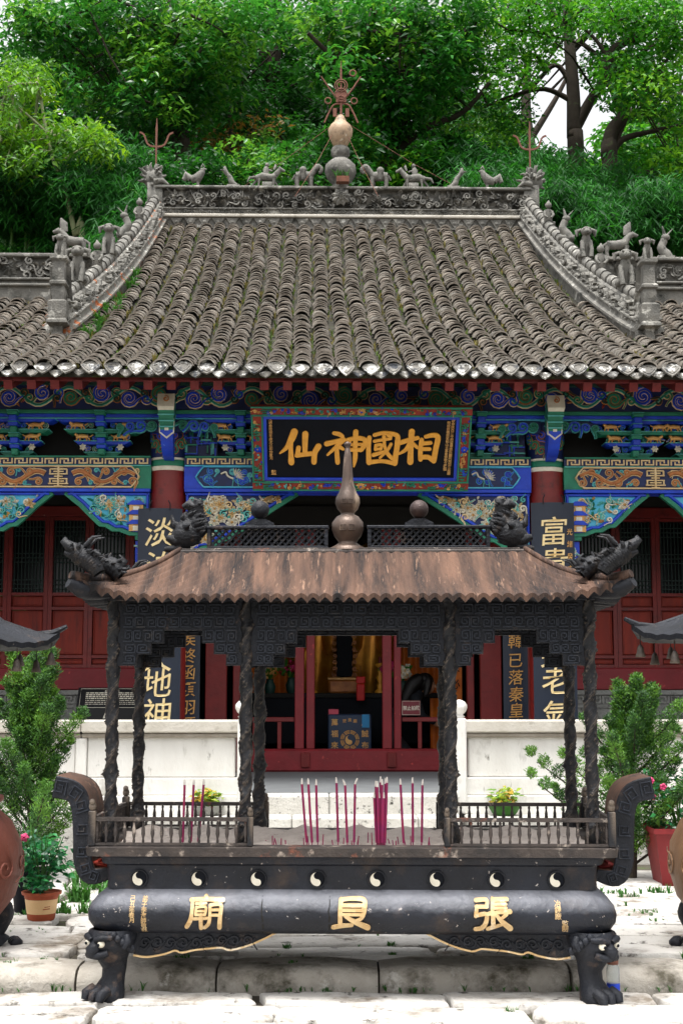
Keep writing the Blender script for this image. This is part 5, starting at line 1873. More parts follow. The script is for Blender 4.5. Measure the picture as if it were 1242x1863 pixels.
def hyf(z):
    for (a, _, b), (c, _, d) in zip(RINGS, RINGS[1:]):
        if a <= z <= c:
            return b + (d - b) * (z - a) / (c - a)
    return .437
fB = lambda u, v, h: (u, -hyf(v) - h, v)
for ch, u, lab in (('廟', -.742, 'gold character 廟'), ('良', .005, 'gold character 良'), ('張', .722, 'gold character 張')):
    mb = MB()
    brush(mb, ch, u, .447, .16, fB, -.004, .014, 0, 1.2, 1.22)
    o = mb.build('character', m_oldgold, K)
    o['label'] = lab
mb = MB()
for j, t in enumerate(('弟子李海師敬獻', '己丑年春月')):
    for i, ch in enumerate(t):
        write(mb, ch, -1.055 - .062 * j, .515 - i * .026, .03, fB, .003, 0, .012)
for i, ch in enumerate('冶鑄廠'):
    write(mb, ch, 1.05, .50 - i * .03, .034, fB, .003, 0, .012)
for i, ch in enumerate('監制'):
    write(mb, ch, 1.085, .405 - i * .03, .034, fB, .003, 0, .012)
tag(mb.build('small_inscription', m_oldgold, K), kind='stuff')
for i in range(8):
    u = -1.095 + i * (2.15 / 7)
    mb = MB()
    f = lambda a, b, h, u=u: (u + a, -.4365 - h, .609 + b)
    ring = [(.043 * math.cos(2 * PI * k / 24), .043 * math.sin(2 * PI * k / 24)) for k in range(25)]
    mb.ribbon(ring, .005, f, -.002, .014, 2)
    mb.add([f(.041 * math.cos(2 * PI * k / 24), .041 * math.sin(2 * PI * k / 24), .004) for k in range(24)], [list(range(24))], 1)
    yinyang(mb, f, 0, 0, .035, .008, 0, 1)
    mb.build('taiji_emblem', [m_white, m_black, m_iron], K)
mb = MB()                                            # old casting cracks in the bulge
for u in (-.11, -.45):
    mb = MB()
    pts = [(u + U(-.004, .004), .34 + .19 * k / 8) for k in range(9)]
    mb.ribbon(pts, [.002, .004, .006, .006, .005, .004, .003, .002, .001], fB, .0, .002)
    mb.build('crack', m_dkvoid, K)

# ---- feet: beast-headed cabriole legs
def foot():
    mb = MB()
    prof = [(.355, .115, .0), (.32, .125, .008), (.28, .12, .02), (.24, .098, .022), (.20, .078, .008), (.155, .062, -.006), (.11, .060, .0), (.075, .072, .016), (.045, .088, .032), (.018, .092, .038), (.0, .086, .038)]
    rows = []
    for z, r, o in prof:
        rows.append([(-o * .75 + r * math.cos(a) * (1.05 if .2 < z < .34 else 1), -o * .75 + r * math.sin(a) * .95, z) for a in [2 * PI * k / 24 for k in range(24)]])
    mb.grid(rows, 0, True, True)
    mb.add(rows[-1], [list(range(24))])
    out = Vector((-.62, -.78, 0)).normalized()
    side = Vector((out.y, -out.x, 0))
    def loc(fw, sd, z):
        p = out * fw + side * sd
        return (p.x, p.y, z)
    mb.tube([loc(.1, 0, .285), loc(.15, 0, .255), loc(.148, 0, .23)], [.04, .036, .018], 10)       # muzzle
    for s in (-1, 1):
        mb.tube([loc(.09, s * .09, .325), loc(.13, s * .055, .325), loc(.14, s * .012, .31)], [.012, .02, .012], 8)   # brow
        mb.tube([loc(.1, s * .07, .25), loc(.13, s * .04, .235), loc(.14, 0, .235)], [.018, .022, .02], 8)            # jowl
        mb.tube([loc(.02, s * .12, .33), loc(.03, s * .14, .3), loc(.05, s * .13, .27)], [.02, .025, .012], 7)        # ear
        for k in range(5):
            a = .3 + .32 * k
            mb.ball(loc(.08 * math.cos(a), s * (.06 + .075 * math.sin(a)), .335 - .018 * k), .022, 7, 5)              # mane curls
    for k in (-1, 0, 1):
        mb.tube([loc(.085, k * .05, .06), loc(.13, k * .055, .04), loc(.14, k * .055, .01)], [.03, .03, .02], 8)      # toes
    return mb
fm = foot().build('foot', m_iron, K, True)
ey = MB()
out = Vector((-.62, -.78, 0)).normalized()
side = Vector((out.y, -out.x, 0))
ey.ball((0, 0, 0), .019, 10, 8, 0)
q = out * .016 + Vector((0, 0, -.003))
ey.ball(tuple(q), .0085, 8, 6, 1)
em = ey.build('eye', [m_white, m_black], fm, True)
eyes = [out * .128 + side * (s * .048) + Vector((0, 0, .295)) for s in (-1, 1)]
em.location = eyes[0]
link('eye', em.data, fm, eyes[1])
spots_ = ((-1.225, -.41, 0, 1, 1), (1.225, -.41, 0, -1, 1), (-1.2, .40, .08, 1, -1), (1.2, .40, .08, -1, -1))
for i, (x, y, z, a, b) in enumerate(spots_):
    o = fm if i == 0 else link('foot', fm.data, K)
    o.location = (x, y, z)
    o.scale = (a, b, (1 - z / .34))
    if i:
        for q in eyes:
            link('eye', em.data, o, q)

# ---- aprons
def apron(sx, yy, nm='apron'):
    edge = [(-1.12, .222), (-1.05, .213), (-.96, .228), (-.905, .246), (-.87, .236), (-.80, .25), (-.72, .258), (-.665, .262), (-.62, .25), (-.53, .272), (-.45, .305), (-.385, .338)]
    edge = spline(edge, None, 3)
    mb = MB()
    f = lambda u, v, h: (sx * u, yy - h, v)
    poly = edge + [(-1.12, .338)]
    mb.prism(poly if sx > 0 else poly, f, -.03, 0, 0)
    mb.ribbon(edge, .005, f, -.03, .012, 1, .9)
    for k in range(9):
        u = -1.06 + k * .066
        v = .285 + (.012 if k > 4 else 0)
        curl(mb, f, u, v, .026, 1.2, 1 if k % 2 else -1, .006, .012, 0, .05, 1.2)
        mb.ribbon(spline([(u - .03, v - .022), (u + .0, v - .03), (u + .04, v + .012)], None, 4), .005, f, 0, .01, 0)
    return mb.build(nm, [m_iron, m_oldgold], K)
for sx in (-1, 1):
    apron(-sx if False else sx, -.425)
    mb = MB()
    mb.prism([(-.3, .338), (-.3, .25), (-.2, .27), (0, .3), (.2, .27), (.3, .25), (.3, .338)], lambda u, v, h: (sx * (1.27 + h), u, v), -.03, 0)
    mb.build('apron', m_iron, K)
    apron(sx, .455)

# ---- handles
m_hrust = M('handle_rust', '#4e3a30', '#6b4c3c', 6, .7, .15, .4, 40, spots=('#2a2728', 5, .52, .66), spots2=('#94725c', 14, .6, .7))
for sx in (-1, 1):
    ctr = spline([(1.30, .60), (1.40, .585), (1.445, .66), (1.452, .80), (1.462, .95), (1.505, 1.03), (1.61, 1.058)], None, 5)
    wid = spline([(0, .03), (0, .045), (0, .05), (0, .05), (0, .055), (0, .058), (0, .06)], None, 5)
    mb = MB()
    n = len(ctr)
    rows = []
    for i, (u, v) in enumerate(ctr):
        a, b = ctr[max(i - 1, 0)], ctr[min(i + 1, n - 1)]
        d = Vector((b[0] - a[0], b[1] - a[1])).normalized()
        wd = wid[i][1]
        pr = [(wd, -.17), (wd, .17), (wd - .006, .176), (-wd + .006, .176), (-wd, .17), (-wd, -.17), (-wd + .006, -.176), (wd - .006, -.176)]
        rows.append([(sx * (u - d.y * p), q, v + d.x * p) for p, q in pr])
    mb.grid(rows, 0, True)
    for q in range(len(mb.f)):
        if q % 8 == 0:
            mb.m[q] = 1                              # rusted inner face
    mb.add(rows[-1], [list(range(8))])
    mb.add(rows[0], [list(range(8))[::-1]])
    h = mb.build('handle', [m_iron, m_hrust], K, 40)
    mb = MB()                                        # key pattern cast on the front edge
    for i in range(4, n - 2, 4):
        (u, v), (u2, v2) = ctr[i], ctr[min(i + 2, n - 1)]
        d = Vector((u2 - u, v2 - v)).normalized()
        wd = wid[i][1]
        f = lambda p, q, hh, u=u, v=v, d=d: (sx * (u + d.x * p - d.y * q), -.176 - hh, v + d.y * p + d.x * q)
        s = wd * .6
        mb.ribbon([(-s * .8, -s), (-s * .8, s), (s * .8, s), (s * .8, -s * .6), (-s * .3, -s * .6), (-s * .3, s * .4), (s * .3, s * .4)], .0045, f, 0, .008)
    tag(mb.build('handle_fret', m_ironfret, h), kind='stuff')
    mb = MB()
    mb.grid([[(sx * (u - d_[1] * .0), 0, v)] * 2 for (u, v), d_ in zip(ctr[:2], ctr[:2])])
    for k in range(3):
        mb.tube(spline([(sx * 1.33, -.1 + .05 * k, .63), (sx * 1.4, -.14 + .05 * k, .645), (sx * 1.36, -.16 + .05 * k, .66)], None, 4), .009, 6)
    mb.build('tied_ribbon', m_redpanel if sx < 0 else m_rafter, h, True)

# ---- railings
bal = MB()
bal.lathe([(.006, 0), (.0075, .008), (.005, .02), (.0105, .045), (.009, .07), (.005, .09), (.008, .1), (.005, .108)], 8)
bal_me = bal.build('baluster', m_rim, K, True).data
bpy.data.objects.remove(bpy.data.objects['baluster'])
lionp = MB()
lionp.bbox(-.02, .02, -.02, .02, 0, .165, .004)
lionp.ball((0, 0, .185), (.02, .022, .024), 8, 6)
lionp.ball((0, -.012, .207), .016, 8, 6)
lp_me = lionp.build('rail_post', m_iron2, K).data
bpy.data.objects.remove(bpy.data.objects['rail_post'])
def railing(p, q):
    P, Q = Vector(p), Vector(q)
    L = (Q - P).length
    d = (Q - P) / L
    s = Vector((-d.y, d.x))
    mb = MB()
    for z0, z1, hw in ((.783, .795, .014), (.905, .925, .012)):
        a = [P + s * hw, P - s * hw, Q - s * hw, Q + s * hw]
        mb.add([(c.x, c.y, z) for z in (z0, z1) for c in a], [(0, 3, 2, 1), (4, 5, 6, 7), (0, 1, 5, 4), (1, 2, 6, 5), (2, 3, 7, 6), (3, 0, 4, 7)])
    o = mb.build('railing', m_rim, K)
    n = max(2, int(L / .0475))
    for i in range(n):
        c = P + d * (L * (i + .5) / n)
        link('baluster', bal_me, o, (c.x, c.y, .796), (0, 0, U(0, 3)))
    return o
xs_ = (-1.335, -.517, .495, 1.335)
yF, yR = -.485, .485
for a, b in (((xs_[0], yF), (xs_[1], yF)), ((xs_[2], yF), (xs_[3], yF)), ((xs_[0], yR), (xs_[1], yR)), ((xs_[2], yR), (xs_[3], yR)), ((xs_[0], yF), (xs_[0], yR)), ((xs_[3], yF), (xs_[3], yR))):
    railing(a, b)
for x in xs_:
    for y in (yF, yR):
        link('rail_post', lp_me, K, (x, y, .779), None, (.75 if y < 0 and abs(x) < 1 else 1, 1, .9 if abs(x) < 1 else 1.08))

# ---- dragon columns
def dragon_column(seed):
    rs = np.random.default_rng(seed)
    nz, na = 190, 30
    z0, z1 = .0, 1.27
    Z = np.linspace(z0, z1, nz)[:, None]
    A = np.linspace(0, 2 * PI, na, endpoint=False)[None, :]
    r = np.full((nz, na), .034)
    ph = 2 * A - Z * 2 * PI / .17 + seed
    body = np.maximum(0, np.cos(ph)) ** 1.5
    scales = .5 + .5 * np.cos(ph * 7 + Z * 90) * np.cos(Z * 170)
    r += body * (.009 + .004 * scales)
    ph2 = A + Z * 2 * PI / .3 + 2 * seed
    r += .006 * np.maximum(0, np.cos(ph2)) ** 4
    for _ in range(120):                             # curls of cloud and claw
        zc, ac, rad = rs.uniform(.05, 1.2), rs.uniform(0, 2 * PI), rs.uniform(.012, .03)
        da = (A - ac + PI) % (2 * PI) - PI
        d = np.sqrt((Z - zc) ** 2 + (da * .04) ** 2)
        th = np.arctan2(da * .04, Z - zc)
        r += np.where(d < rad, .010 * np.cos(d / rad * PI * 2.5 + th) * (1 - d / rad) + .005 * (1 - d / rad), 0)
    r += rs.normal(0, .0007, r.shape)
    base = np.clip(1 - np.abs(Z - .05) / .07, 0, 1)
    r += .016 * np.sqrt(base) + .010 * np.clip(1 - np.abs(Z - 1.13) / .03, 0, 1)
    X = (r * np.cos(A)).ravel()
    Y = (r * np.sin(A)).ravel()
    ZZ = np.broadcast_to(Z, r.shape).ravel()
    mb = MB()
    V = list(zip(X.tolist(), Y.tolist(), ZZ.tolist()))
    mb.grid([V[i * na:(i + 1) * na] for i in range(nz)], 0, True)
    return mb
proto = []
for sd in (1, 2):
    o = dragon_column(sd).build('dragon_column', m_iron2, K, True)
    proto.append(o.data)
    bpy.data.objects.remove(o)
CX = (-1.255, -.55, .52, 1.25)
for i, x in enumerate(CX):
    for j, y in enumerate((-.42, .42)):
        link('dragon_column', proto[(i + j) % 2], K, (x, y, .775), (0, 0, 1.3 * i + 2.1 * j), (.8, .8, 1))

# ---- stepped valances
def cell_fret(mb, f, u0, u1, v0, v1, s=.058):
    nu, nv = max(1, round((u1 - u0) / s)), max(1, round((v1 - v0) / s))
    du, dv = (u1 - u0) / nu, (v1 - v0) / nv
    w = .0042
    for i in range(nu):
        for j in range(nv):
            a, b = u0 + i * du, v0 + j * dv
            P = [(.08, .08), (.92, .08), (.92, .9), (.25, .9), (.25, .32), (.7, .32), (.7, .65), (.48, .65)]
            if (i + j) % 2:
                P = [(1 - p, q) for p, q in P]
            if (i // 2 + j) % 2:
                P = [(p, 1 - q) for p, q in P]
            P = [(a + p * du, b + q * dv) for p, q in P]
            for p, q in zip(P, P[1:]):
                x_, X_ = min(p[0], q[0]) - w, max(p[0], q[0]) + w
                y_, Y_ = min(p[1], q[1]) - w, max(p[1], q[1]) + w
                mb.add([f(x_, y_, 0), f(X_, y_, 0), f(X_, Y_, 0), f(x_, Y_, 0), f(x_ + .001, y_ + .001, .007), f(X_ - .001, y_ + .001, .007), f(X_ - .001, Y_ - .001, .007), f(x_ + .001, Y_ - .001, .007)],
                       [(4, 5, 6, 7), (0, 1, 5, 4), (1, 2, 6, 5), (2, 3, 7, 6), (3, 0, 4, 7)])
ZV = (1.705, 1.765, 1.823, 1.892)
def valance(f, L, Rr, st):
    """opening stepped in three from each side; st = the x of each riser from the left, mirrored"""
    l1, l2, l3 = st[0]
    r3, r2, r1 = st[1]
    poly = [(L, ZV[0]), (l1, ZV[0]), (l1, ZV[1]), (l2, ZV[1]), (l2, ZV[2]), (l3, ZV[2]), (l3, ZV[3]), (r3, ZV[3]), (r3, ZV[2]), (r2, ZV[2]), (r2, ZV[1]), (r1, ZV[1]), (r1, ZV[0]), (Rr, ZV[0]), (Rr, 2.045), (L, 2.045)]
    mb = MB()
    mb.prism(poly, f, -.018, .012)
    o = mb.build('valance', m_iron, K)
    mb = MB()
    g = lambda u, v, h: f(u, v, h + .012)
    cell_fret(mb, g, L + .05, Rr - .05, 1.975, 2.03, .075)
    cell_fret(mb, g, L + .05, Rr - .05, ZV[3] + .012, 1.965)
    for a, b in ((L + .045, l1), (r1, Rr - .045)):
        cell_fret(mb, g, a + .006, b - .004, ZV[0] + .01, ZV[1] - .004)
    for a, b in ((L + .045, l2), (r2, Rr - .045)):
        cell_fret(mb, g, a + .006, b - .004, ZV[1] + .004, ZV[2] - .004)
    for a, b in ((L + .045, l3), (r3, Rr - .045)):
        cell_fret(mb, g, a + .006, b - .004, ZV[2] + .004, ZV[3] + .004)
    tag(mb.build('valance_fret', m_ironfret, o), kind='stuff')
bays_ = ((CX[0], CX[1], ((-1.13, -1.055, -.988), (-.785, -.722, -.657))), (CX[1], CX[2], ((-.407, -.343, -.282), (.25, .314, .383))), (CX[2], CX[3], ((.63, .695, .757), (.975, 1.042, 1.11))))
for L, Rr, st in bays_:
    for y in (-.42, .42):
        valance(front(y), L, Rr, st)
for sx in (-1, 1):
    fx = lambda u, v, h: (sx * (1.252 + h), u, v)
    valance(fx, -.42, .42, ((-.3, -.24, -.18), (.18, .24, .3)))
mb = MB()
for y in (-.42, .42):
    mb.bbox(-1.28, 1.28, y - .035, y + .035, 2.046, 2.085, .006)
for x in (-1.252, 1.252):
    mb.bbox(x - .035, x + .035, -.384, .384, 2.046, 2.085, .006)
mb.box(-1.2, 1.2, -.38, .38, 2.06, 2.08)
mb.build('architrave', m_iron, K)

# ---- roof
def roof_pt(t, s, sgn, rib=True):
    """front (-1) / back (+1) slope: t across, s from eave to ridge"""
    hx = 1.40 + (.955 - 1.40) * s
    x = hx * t
    a = abs(t)
    lift = .085 * max(0, (a - .70) / .30) ** 2.2 * (1 - s) ** 2.0
    fwd = .03 * max(0, (a - .8) / .2) ** 2 * (1 - s) ** 2
    y = .68 + fwd + (.08 - .68) * s
    z = 2.05 + .288 * (.42 * s + .58 * s ** 1.8) + lift
    if rib:
        rr = abs(math.cos(PI * x / .062))
        z += .02 * rr ** .7 * (1 - .3 * s)
        if s == 0:
            z -= .0
            y += .008 * rr
    return (x, sgn * y, z)
NT = 400
mb = MB()
ss = [0, .03, .1, .2, .32, .45, .6, .75, .88, 1]
for sg in (-1, 1):
    top = [[roof_pt(-1 + 2 * i / NT, s, sg) for i in range(NT + 1)] for s in ss]
    mb.grid(top, 0, False, sg > 0)
    e0 = top[0]
    e1 = [(x, y, z - .020 - .012 * abs(math.sin(PI * x / .062)) - .03 * max(0, (abs(x) - 1.1) / .33) ** 2) for x, y, z in e0]
    mb.grid([e1, e0], 0, False, sg > 0)
    un = [roof_pt(-1 + 2 * i / NT, .5, sg, False) for i in range(NT + 1)]
    un = [(x, y, z - .06) for x, y, z in un]
    mb.grid([e1, un], 1, False, sg < 0)
def side_pt(t, s, sg):
    A = roof_pt(sg, s, -1, False)
    hy = -A[1]
    y = hy * t
    a = abs(t)
    lift = .085 * max(0, (a - .45) / .55) ** 2.2 * (1 - s) ** 2.0 - .085 * (1 - s) ** 2
    z = A[2] + lift + .014 * abs(math.cos(PI * y / .062))
    return (A[0], y, z)
for sg in (-1, 1):
    rows = [[side_pt(-1 + 2 * i / 100, s, sg) for i in range(101)] for s in ss]
    mb.grid(rows, 0, False, sg < 0)
    e0 = rows[0]
    e1 = [(x, y, z - .03) for x, y, z in e0]
    mb.grid([e1, e0], 0)
    mb.grid([e1, [(x * .8, y * .7, z + .03) for x, y, z in e1]], 1)
kroof = mb.build('roof', [m_roofiron, m_iron], K, 60)
# hip rolls with thick upturned corners
for sx in (-1, 1):
    for sg in (-1, 1):
        mb = MB()
        pts = [roof_pt(sx, s, sg, False) for s in (1, .8, .6, .45, .3, .2, .1, .03, 0)]
        e = pts[-1]
        pts = [(x, y, z + .018) for x, y, z in pts] + [(e[0] + sx * .025, e[1] + sg * .02, e[2] + .03)]
        mb.tube(pts, [.014, .016, .018, .02, .022, .024, .026, .028, .03, .022], 10)
        mb.build('hip_roll', m_roofiron, kroof, True)
for sx in (-1, 1):
    for sg in (-1, 1):
        mb = MB()
        pts = [roof_pt(sx, s, sg, False) for s in (.45, .3, .15, .05, 0)]
        e = pts[-1]
        pts = [(x * .985, y * .97, z - .045) for x, y, z in pts] + [(e[0] + sx * .035, e[1] + sg * .02, e[2] - .01)]
        mb.tube(pts, [.03, .04, .048, .05, .045, .03], 8)
        mb.build('corner_beam', m_iron, kroof, True)
mb = MB()
mb.bbox(-.975, .955, -.1, .1, 2.325, 2.352, .008)
mb.bbox(-.95, .93, -.075, .075, 2.352, 2.362, .003)
kr = mb.build('ridge_beam', m_rim, K)
for a, b in ((-.815, -.135), (.085, .770)):
    mb = MB()
    mb.bbox(a, b, -.03, .03, 2.362, 2.378, .003)
    mb.bbox(a - .004, b + .004, -.035, .035, 2.474, 2.492, .004)
    for x in (a, b - .022):
        mb.bbox(x, x + .022, -.03, .03, 2.378, 2.474, .002)
    o = mb.build('ridge_lattice', m_iron, kr)
    mb = MB()
    n = 17
    H = .096
    for i in range(-3, n + 1):
        p = (b - a - .044) / n
        for s in (-1, 1):
            u0, u1 = a + .022 + i * p, a + .022 + (i + 2.4) * p
            v0, v1 = (2.378, 2.474) if s > 0 else (2.474, 2.378)
            t0, t1 = max(0, (a + .022 - u0) / (u1 - u0)), min(1, (b - .022 - u0) / (u1 - u0))
            if t1 - t0 < .05:
                continue
            P = (u0 + (u1 - u0) * t0, v0 + (v1 - v0) * t0)
            Q = (u0 + (u1 - u0) * t1, v0 + (v1 - v0) * t1)
            mb.ribbon([P, Q], .0055, front(-.008 if s > 0 else 0), -.012, .006 + .001 * s, 0, .9)
    tag(mb.build('lattice_bars', m_iron, o), kind='stuff')
m_drust = M('dark_rust', '#2e2423', '#4a3834', 12, .5, .3, .3, 60)
for x in (-.52, .375):
    mb = MB()
    mb.ball((0, 0, .075), .053, 18, 12)
    mb.build('sun_disc', m_drust if x > 0 else m_iron, kr, True, loc=(x, 0, 2.51))
    mb = MB()
    mb.prism([(-.08, 0), (.08, 0), (.08, .014), (.05, .03), (.03, .038), (-.03, .038), (-.05, .03), (-.08, .014)], front(0), -.03, .03)
    mb.build('disc_stand', m_iron, kr, loc=(x, 0, 2.4925))
def scaled_beast(pts, rad, extra, seed):
    rs = random.Random(seed)
    mb = MB()
    P, W = spline(pts, rad, 14)
    nn = 22
    mb.tube(P, W, nn, 0, False)
    for i in range(len(P)):
        for k in range(nn):
            v = Vector(mb.v[i * nn + k])
            c = Vector(P[i])
            q = 1 + .16 * abs(math.sin(i * .75 + (k % 2) * 1.57)) * abs(math.cos(k * PI / 2.2)) + rs.uniform(-.03, .05)
            mb.v[i * nn + k] = tuple(c + (v - c) * q)
    for i in range(3, len(P) - 2, 4):                # fins and spines along the back
        for k in range(3):
            c = Vector(P[i])
            d = Vector((rs.uniform(-.9, .9), rs.uniform(-.9, .2), rs.uniform(.1, 1))).normalized()
            mb.tube([tuple(c + d * W[i] * .8), tuple(c + d * W[i] * 1.25), tuple(c + d * W[i] * 1.5 + Vector((W[i] * .3, 0, 0)))], [W[i] * .3, W[i] * .22, W[i] * .05], 5)
    for q in extra:
        mb.tube(*q)
    return mb
for sx in (-1, 1):                                   # fish-dragons biting the ridge
    mb = scaled_beast([(0, 0, .02), (-.01, -.01, .07), (.01, 0, .13), (.035, 0, .18), (.03, 0, .225)], [.055, .075, .055, .035, .04], [
        ([(0, -.02, .05), (-.07, -.03, .04), (-.12, -.02, .06)], [.05, .035, .015], 8), ([(0, -.02, .03), (-.08, -.03, .0), (-.13, -.02, -.0)], [.04, .025, .012], 8),
        ([(.03, 0, .2), (-.01, 0, .235), (-.04, 0, .22)], [.03, .03, .012], 8), ([(.03, 0, .2), (.05, 0, .25), (.02, 0, .26)], [.028, .025, .008], 8),
        ([(-.04, 0, .1), (-.09, 0, .13), (-.1, 0, .18)], [.025, .02, .006], 6), ([(.05, 0, .08), (.09, 0, .12), (.08, 0, .17)], [.03, .025, .006], 6)], 3)
    o = mb.build('ridge_fish_dragon', m_iron2, kr, True, loc=(sx * .895 - .02, 0, 2.36))
    o.scale = (-sx * 1.05, 1, 1.1)
    for sg in (-1, 1):
        e = roof_pt(sx, 0, sg, False)
        mb = scaled_beast([(.1, 0, -.04), (.07, 0, .0), (.03, 0, .04), (-.02, 0, .075), (-.06, 0, .1)], [.035, .05, .06, .06, .045], [
            ([(-.03, 0, .1), (-.09, 0, .13), (-.125, 0, .165), (-.11, 0, .185)], [.045, .036, .026, .012], 9), ([(-.02, 0, .07), (-.08, 0, .075), (-.12, 0, .09)], [.04, .026, .012], 7),
            ([(.02, .03, .13), (.07, .05, .18), (.12, .05, .19)], [.018, .013, .004], 6), ([(.02, -.03, .13), (.07, -.05, .18), (.12, -.05, .19)], [.018, .013, .004], 6),
            ([(.05, 0, .05), (.09, -.04, .09), (.12, -.04, .07)], [.03, .022, .006], 6), ([(.0, 0, .1), (.04, 0, .15), (.03, 0, .18)], [.03, .02, .006], 6)], 5)
        o = mb.build('corner_dragon', m_iron2, kroof, True, loc=(e[0] - sx * .035, e[1], e[2] + .07))
        o.scale = (-sx * -1, 1, 1) if False else ((1 if sx < 0 else -1) * .82, .9, .82)
        b = roof_pt(sx, .26, sg, False)
        mb = scaled_beast([(.08, 0, 0), (.03, 0, .05), (-.04, 0, .07)], [.04, .045, .035], [([(-.04, 0, .07), (-.08, 0, .1)], [.03, .015], 6), ([(.06, 0, .02), (.1, 0, .08), (.07, 0, .11)], [.02, .02, .006], 6), ([(0, 0, .07), (.03, 0, .12)], [.02, .006], 5)], 7)
        o = mb.build('corner_beast', m_iron2, kroof, True, loc=(b[0] + sx * .0, b[1] * .98, b[2] + .03))
        o.scale = ((1 if sx < 0 else -1), 1, 1)
mb = MB()
mb.lathe([(.1, 0), (.095, .018), (.07, .03), (.05, .045), (.055, .055), (.075, .08), (.09, .12), (.087, .16), (.062, .192), (.038, .205), (.04, .215), (.058, .235), (.07, .27), (.067, .30), (.05, .33), (.036, .37), (.03, .42), (.022, .53), (.014, .58), (.01, .585), (.019, .598), (.02, .605), (.019, .612), (.002, .622)], 28)
m_gourd = M('gourd_bronze', '#3a302c', '#66554a', 5, .42, .4, .2, 50, spots=('#a9937e', 9, .58, .72), stretch=(1, 1, .4))
fin = mb.build('gourd_finial', m_gourd, kr, True, loc=(-.026, 0, 2.352))
for z, r, sc in ((.125, .088, .9), (.275, .067, .68)):
    mb = MB()
    for s in (-1, 1):
        f = lambda u, v, h: (s * .027 * sc + u, -math.sqrt(max(1e-6, r * r - (s * .027 * sc + u) ** 2)) - h, z + v)
        q = .017 * sc
        mb.ribbon([(-q, -q), (q, -q), (q, q), (-q, q), (-q, -q)], .004, f, -.003, .006, 0)
        mb.add([f(-q, -q, .001), f(q, -q, .001), f(q, q, .001), f(-q, q, .001)], [(0, 1, 2, 3)], 1)
    mb.build('gourd_cutout', [m_gourd, m_dkvoid], fin)

# ---- incense sticks in the ash
burnM = Matrix.Translation(BURN_LOC) @ Matrix.Rotation(BURN_ROT, 4, 'Z')
def incense(xb, xt, h, y, label, group, bend=0, bare=False):
    o = thing('incense_stick', label, 'incense stick', tuple(burnM @ Vector((xb, y, .755))), BURN_ROT, group)
    mb = MB()
    dx = xt - xb
    mb.tube([(0, 0, 0), (0, 0, .03)], .0026, 6)
    mb.tube([(0, 0, .03), (dx * .5, 0, h * .5), (dx, 0, h)], .0064, 8)
    mb.build('stick', m_incense, o, True)
    if not bare:
        mb = MB()
        mb.tube([(dx, 0, h), (dx + bend * .4, 0, h + .014), (dx + bend, 0, h + .03)], [.0062, .0055, .0035], 7)
        mb.build('ash_tip', m_ashtip, o, True)
PX = lambda p: (p - 638) * .00288
pos3 = ('leftmost', 'middle', 'rightmost')
for grp, where, sticks in (
    ('incense sticks on the left', 'purple stick of the three standing behind the left railing', [(331, 333, .325, 0), (345, 349, .325, 0), (358, 367, .325, 0)]),
    ('incense sticks left of centre', 'thin magenta incense stick of the three nearest the left inner column', [(557, 548, .33, .0), (567, 560, .33, -.002), (577, 574, .325, 0)]),
    ('incense sticks at the centre', 'magenta incense stick of the three in the middle of the ash bed', [(614, 611, .335, -.003), (631, 627, .325, -.012), (643, 645, .33, .012)]),
    ('incense sticks on the right', 'magenta incense stick of the three nearest the right inner column', [(733, 728, .33, -.002), (750, 750, .335, 0), (766, 768, .325, .003)])):
    for nm, (b, t, h, bd) in zip(pos3, sticks):
        incense(PX(b), PX(t), h, -.34 + U(-.02, .02), nm + ' ' + where, grp, bd)
for i in range(9):
    b = 684 + i * 1.9
    incense(PX(b), PX(680 + i * 2.9), U(.31, .345) if i % 3 else .26, -.35 + .02 * math.sin(i * 2), 'magenta incense stick in the tight bunch right of the centre', 'incense sticks bunched right of centre', 0, False)
mb = MB()
for _ in range(26):                                  # burnt-down stumps
    x, y = U(-.5, .5), U(-.38, -.2)
    mb.tube([(x, y, .76), (x + U(-.01, .01), y, .76 + U(.02, .07))], .003, 5)
tag(mb.build('incense_stumps', m_incense, K), kind='stuff')

# ================================================================== COURT: SIDE BURNERS, POTS, PLANTS
def at(px, py, D):
    u, v = px - 621, 931.5 - py
    c, s = math.cos(R(6.964)), math.sin(R(6.964))
    fw = 2587 * c - v * s
    return Vector((u * D / fw, D, 1.6 + D * (2587 * s + v * c) / fw))

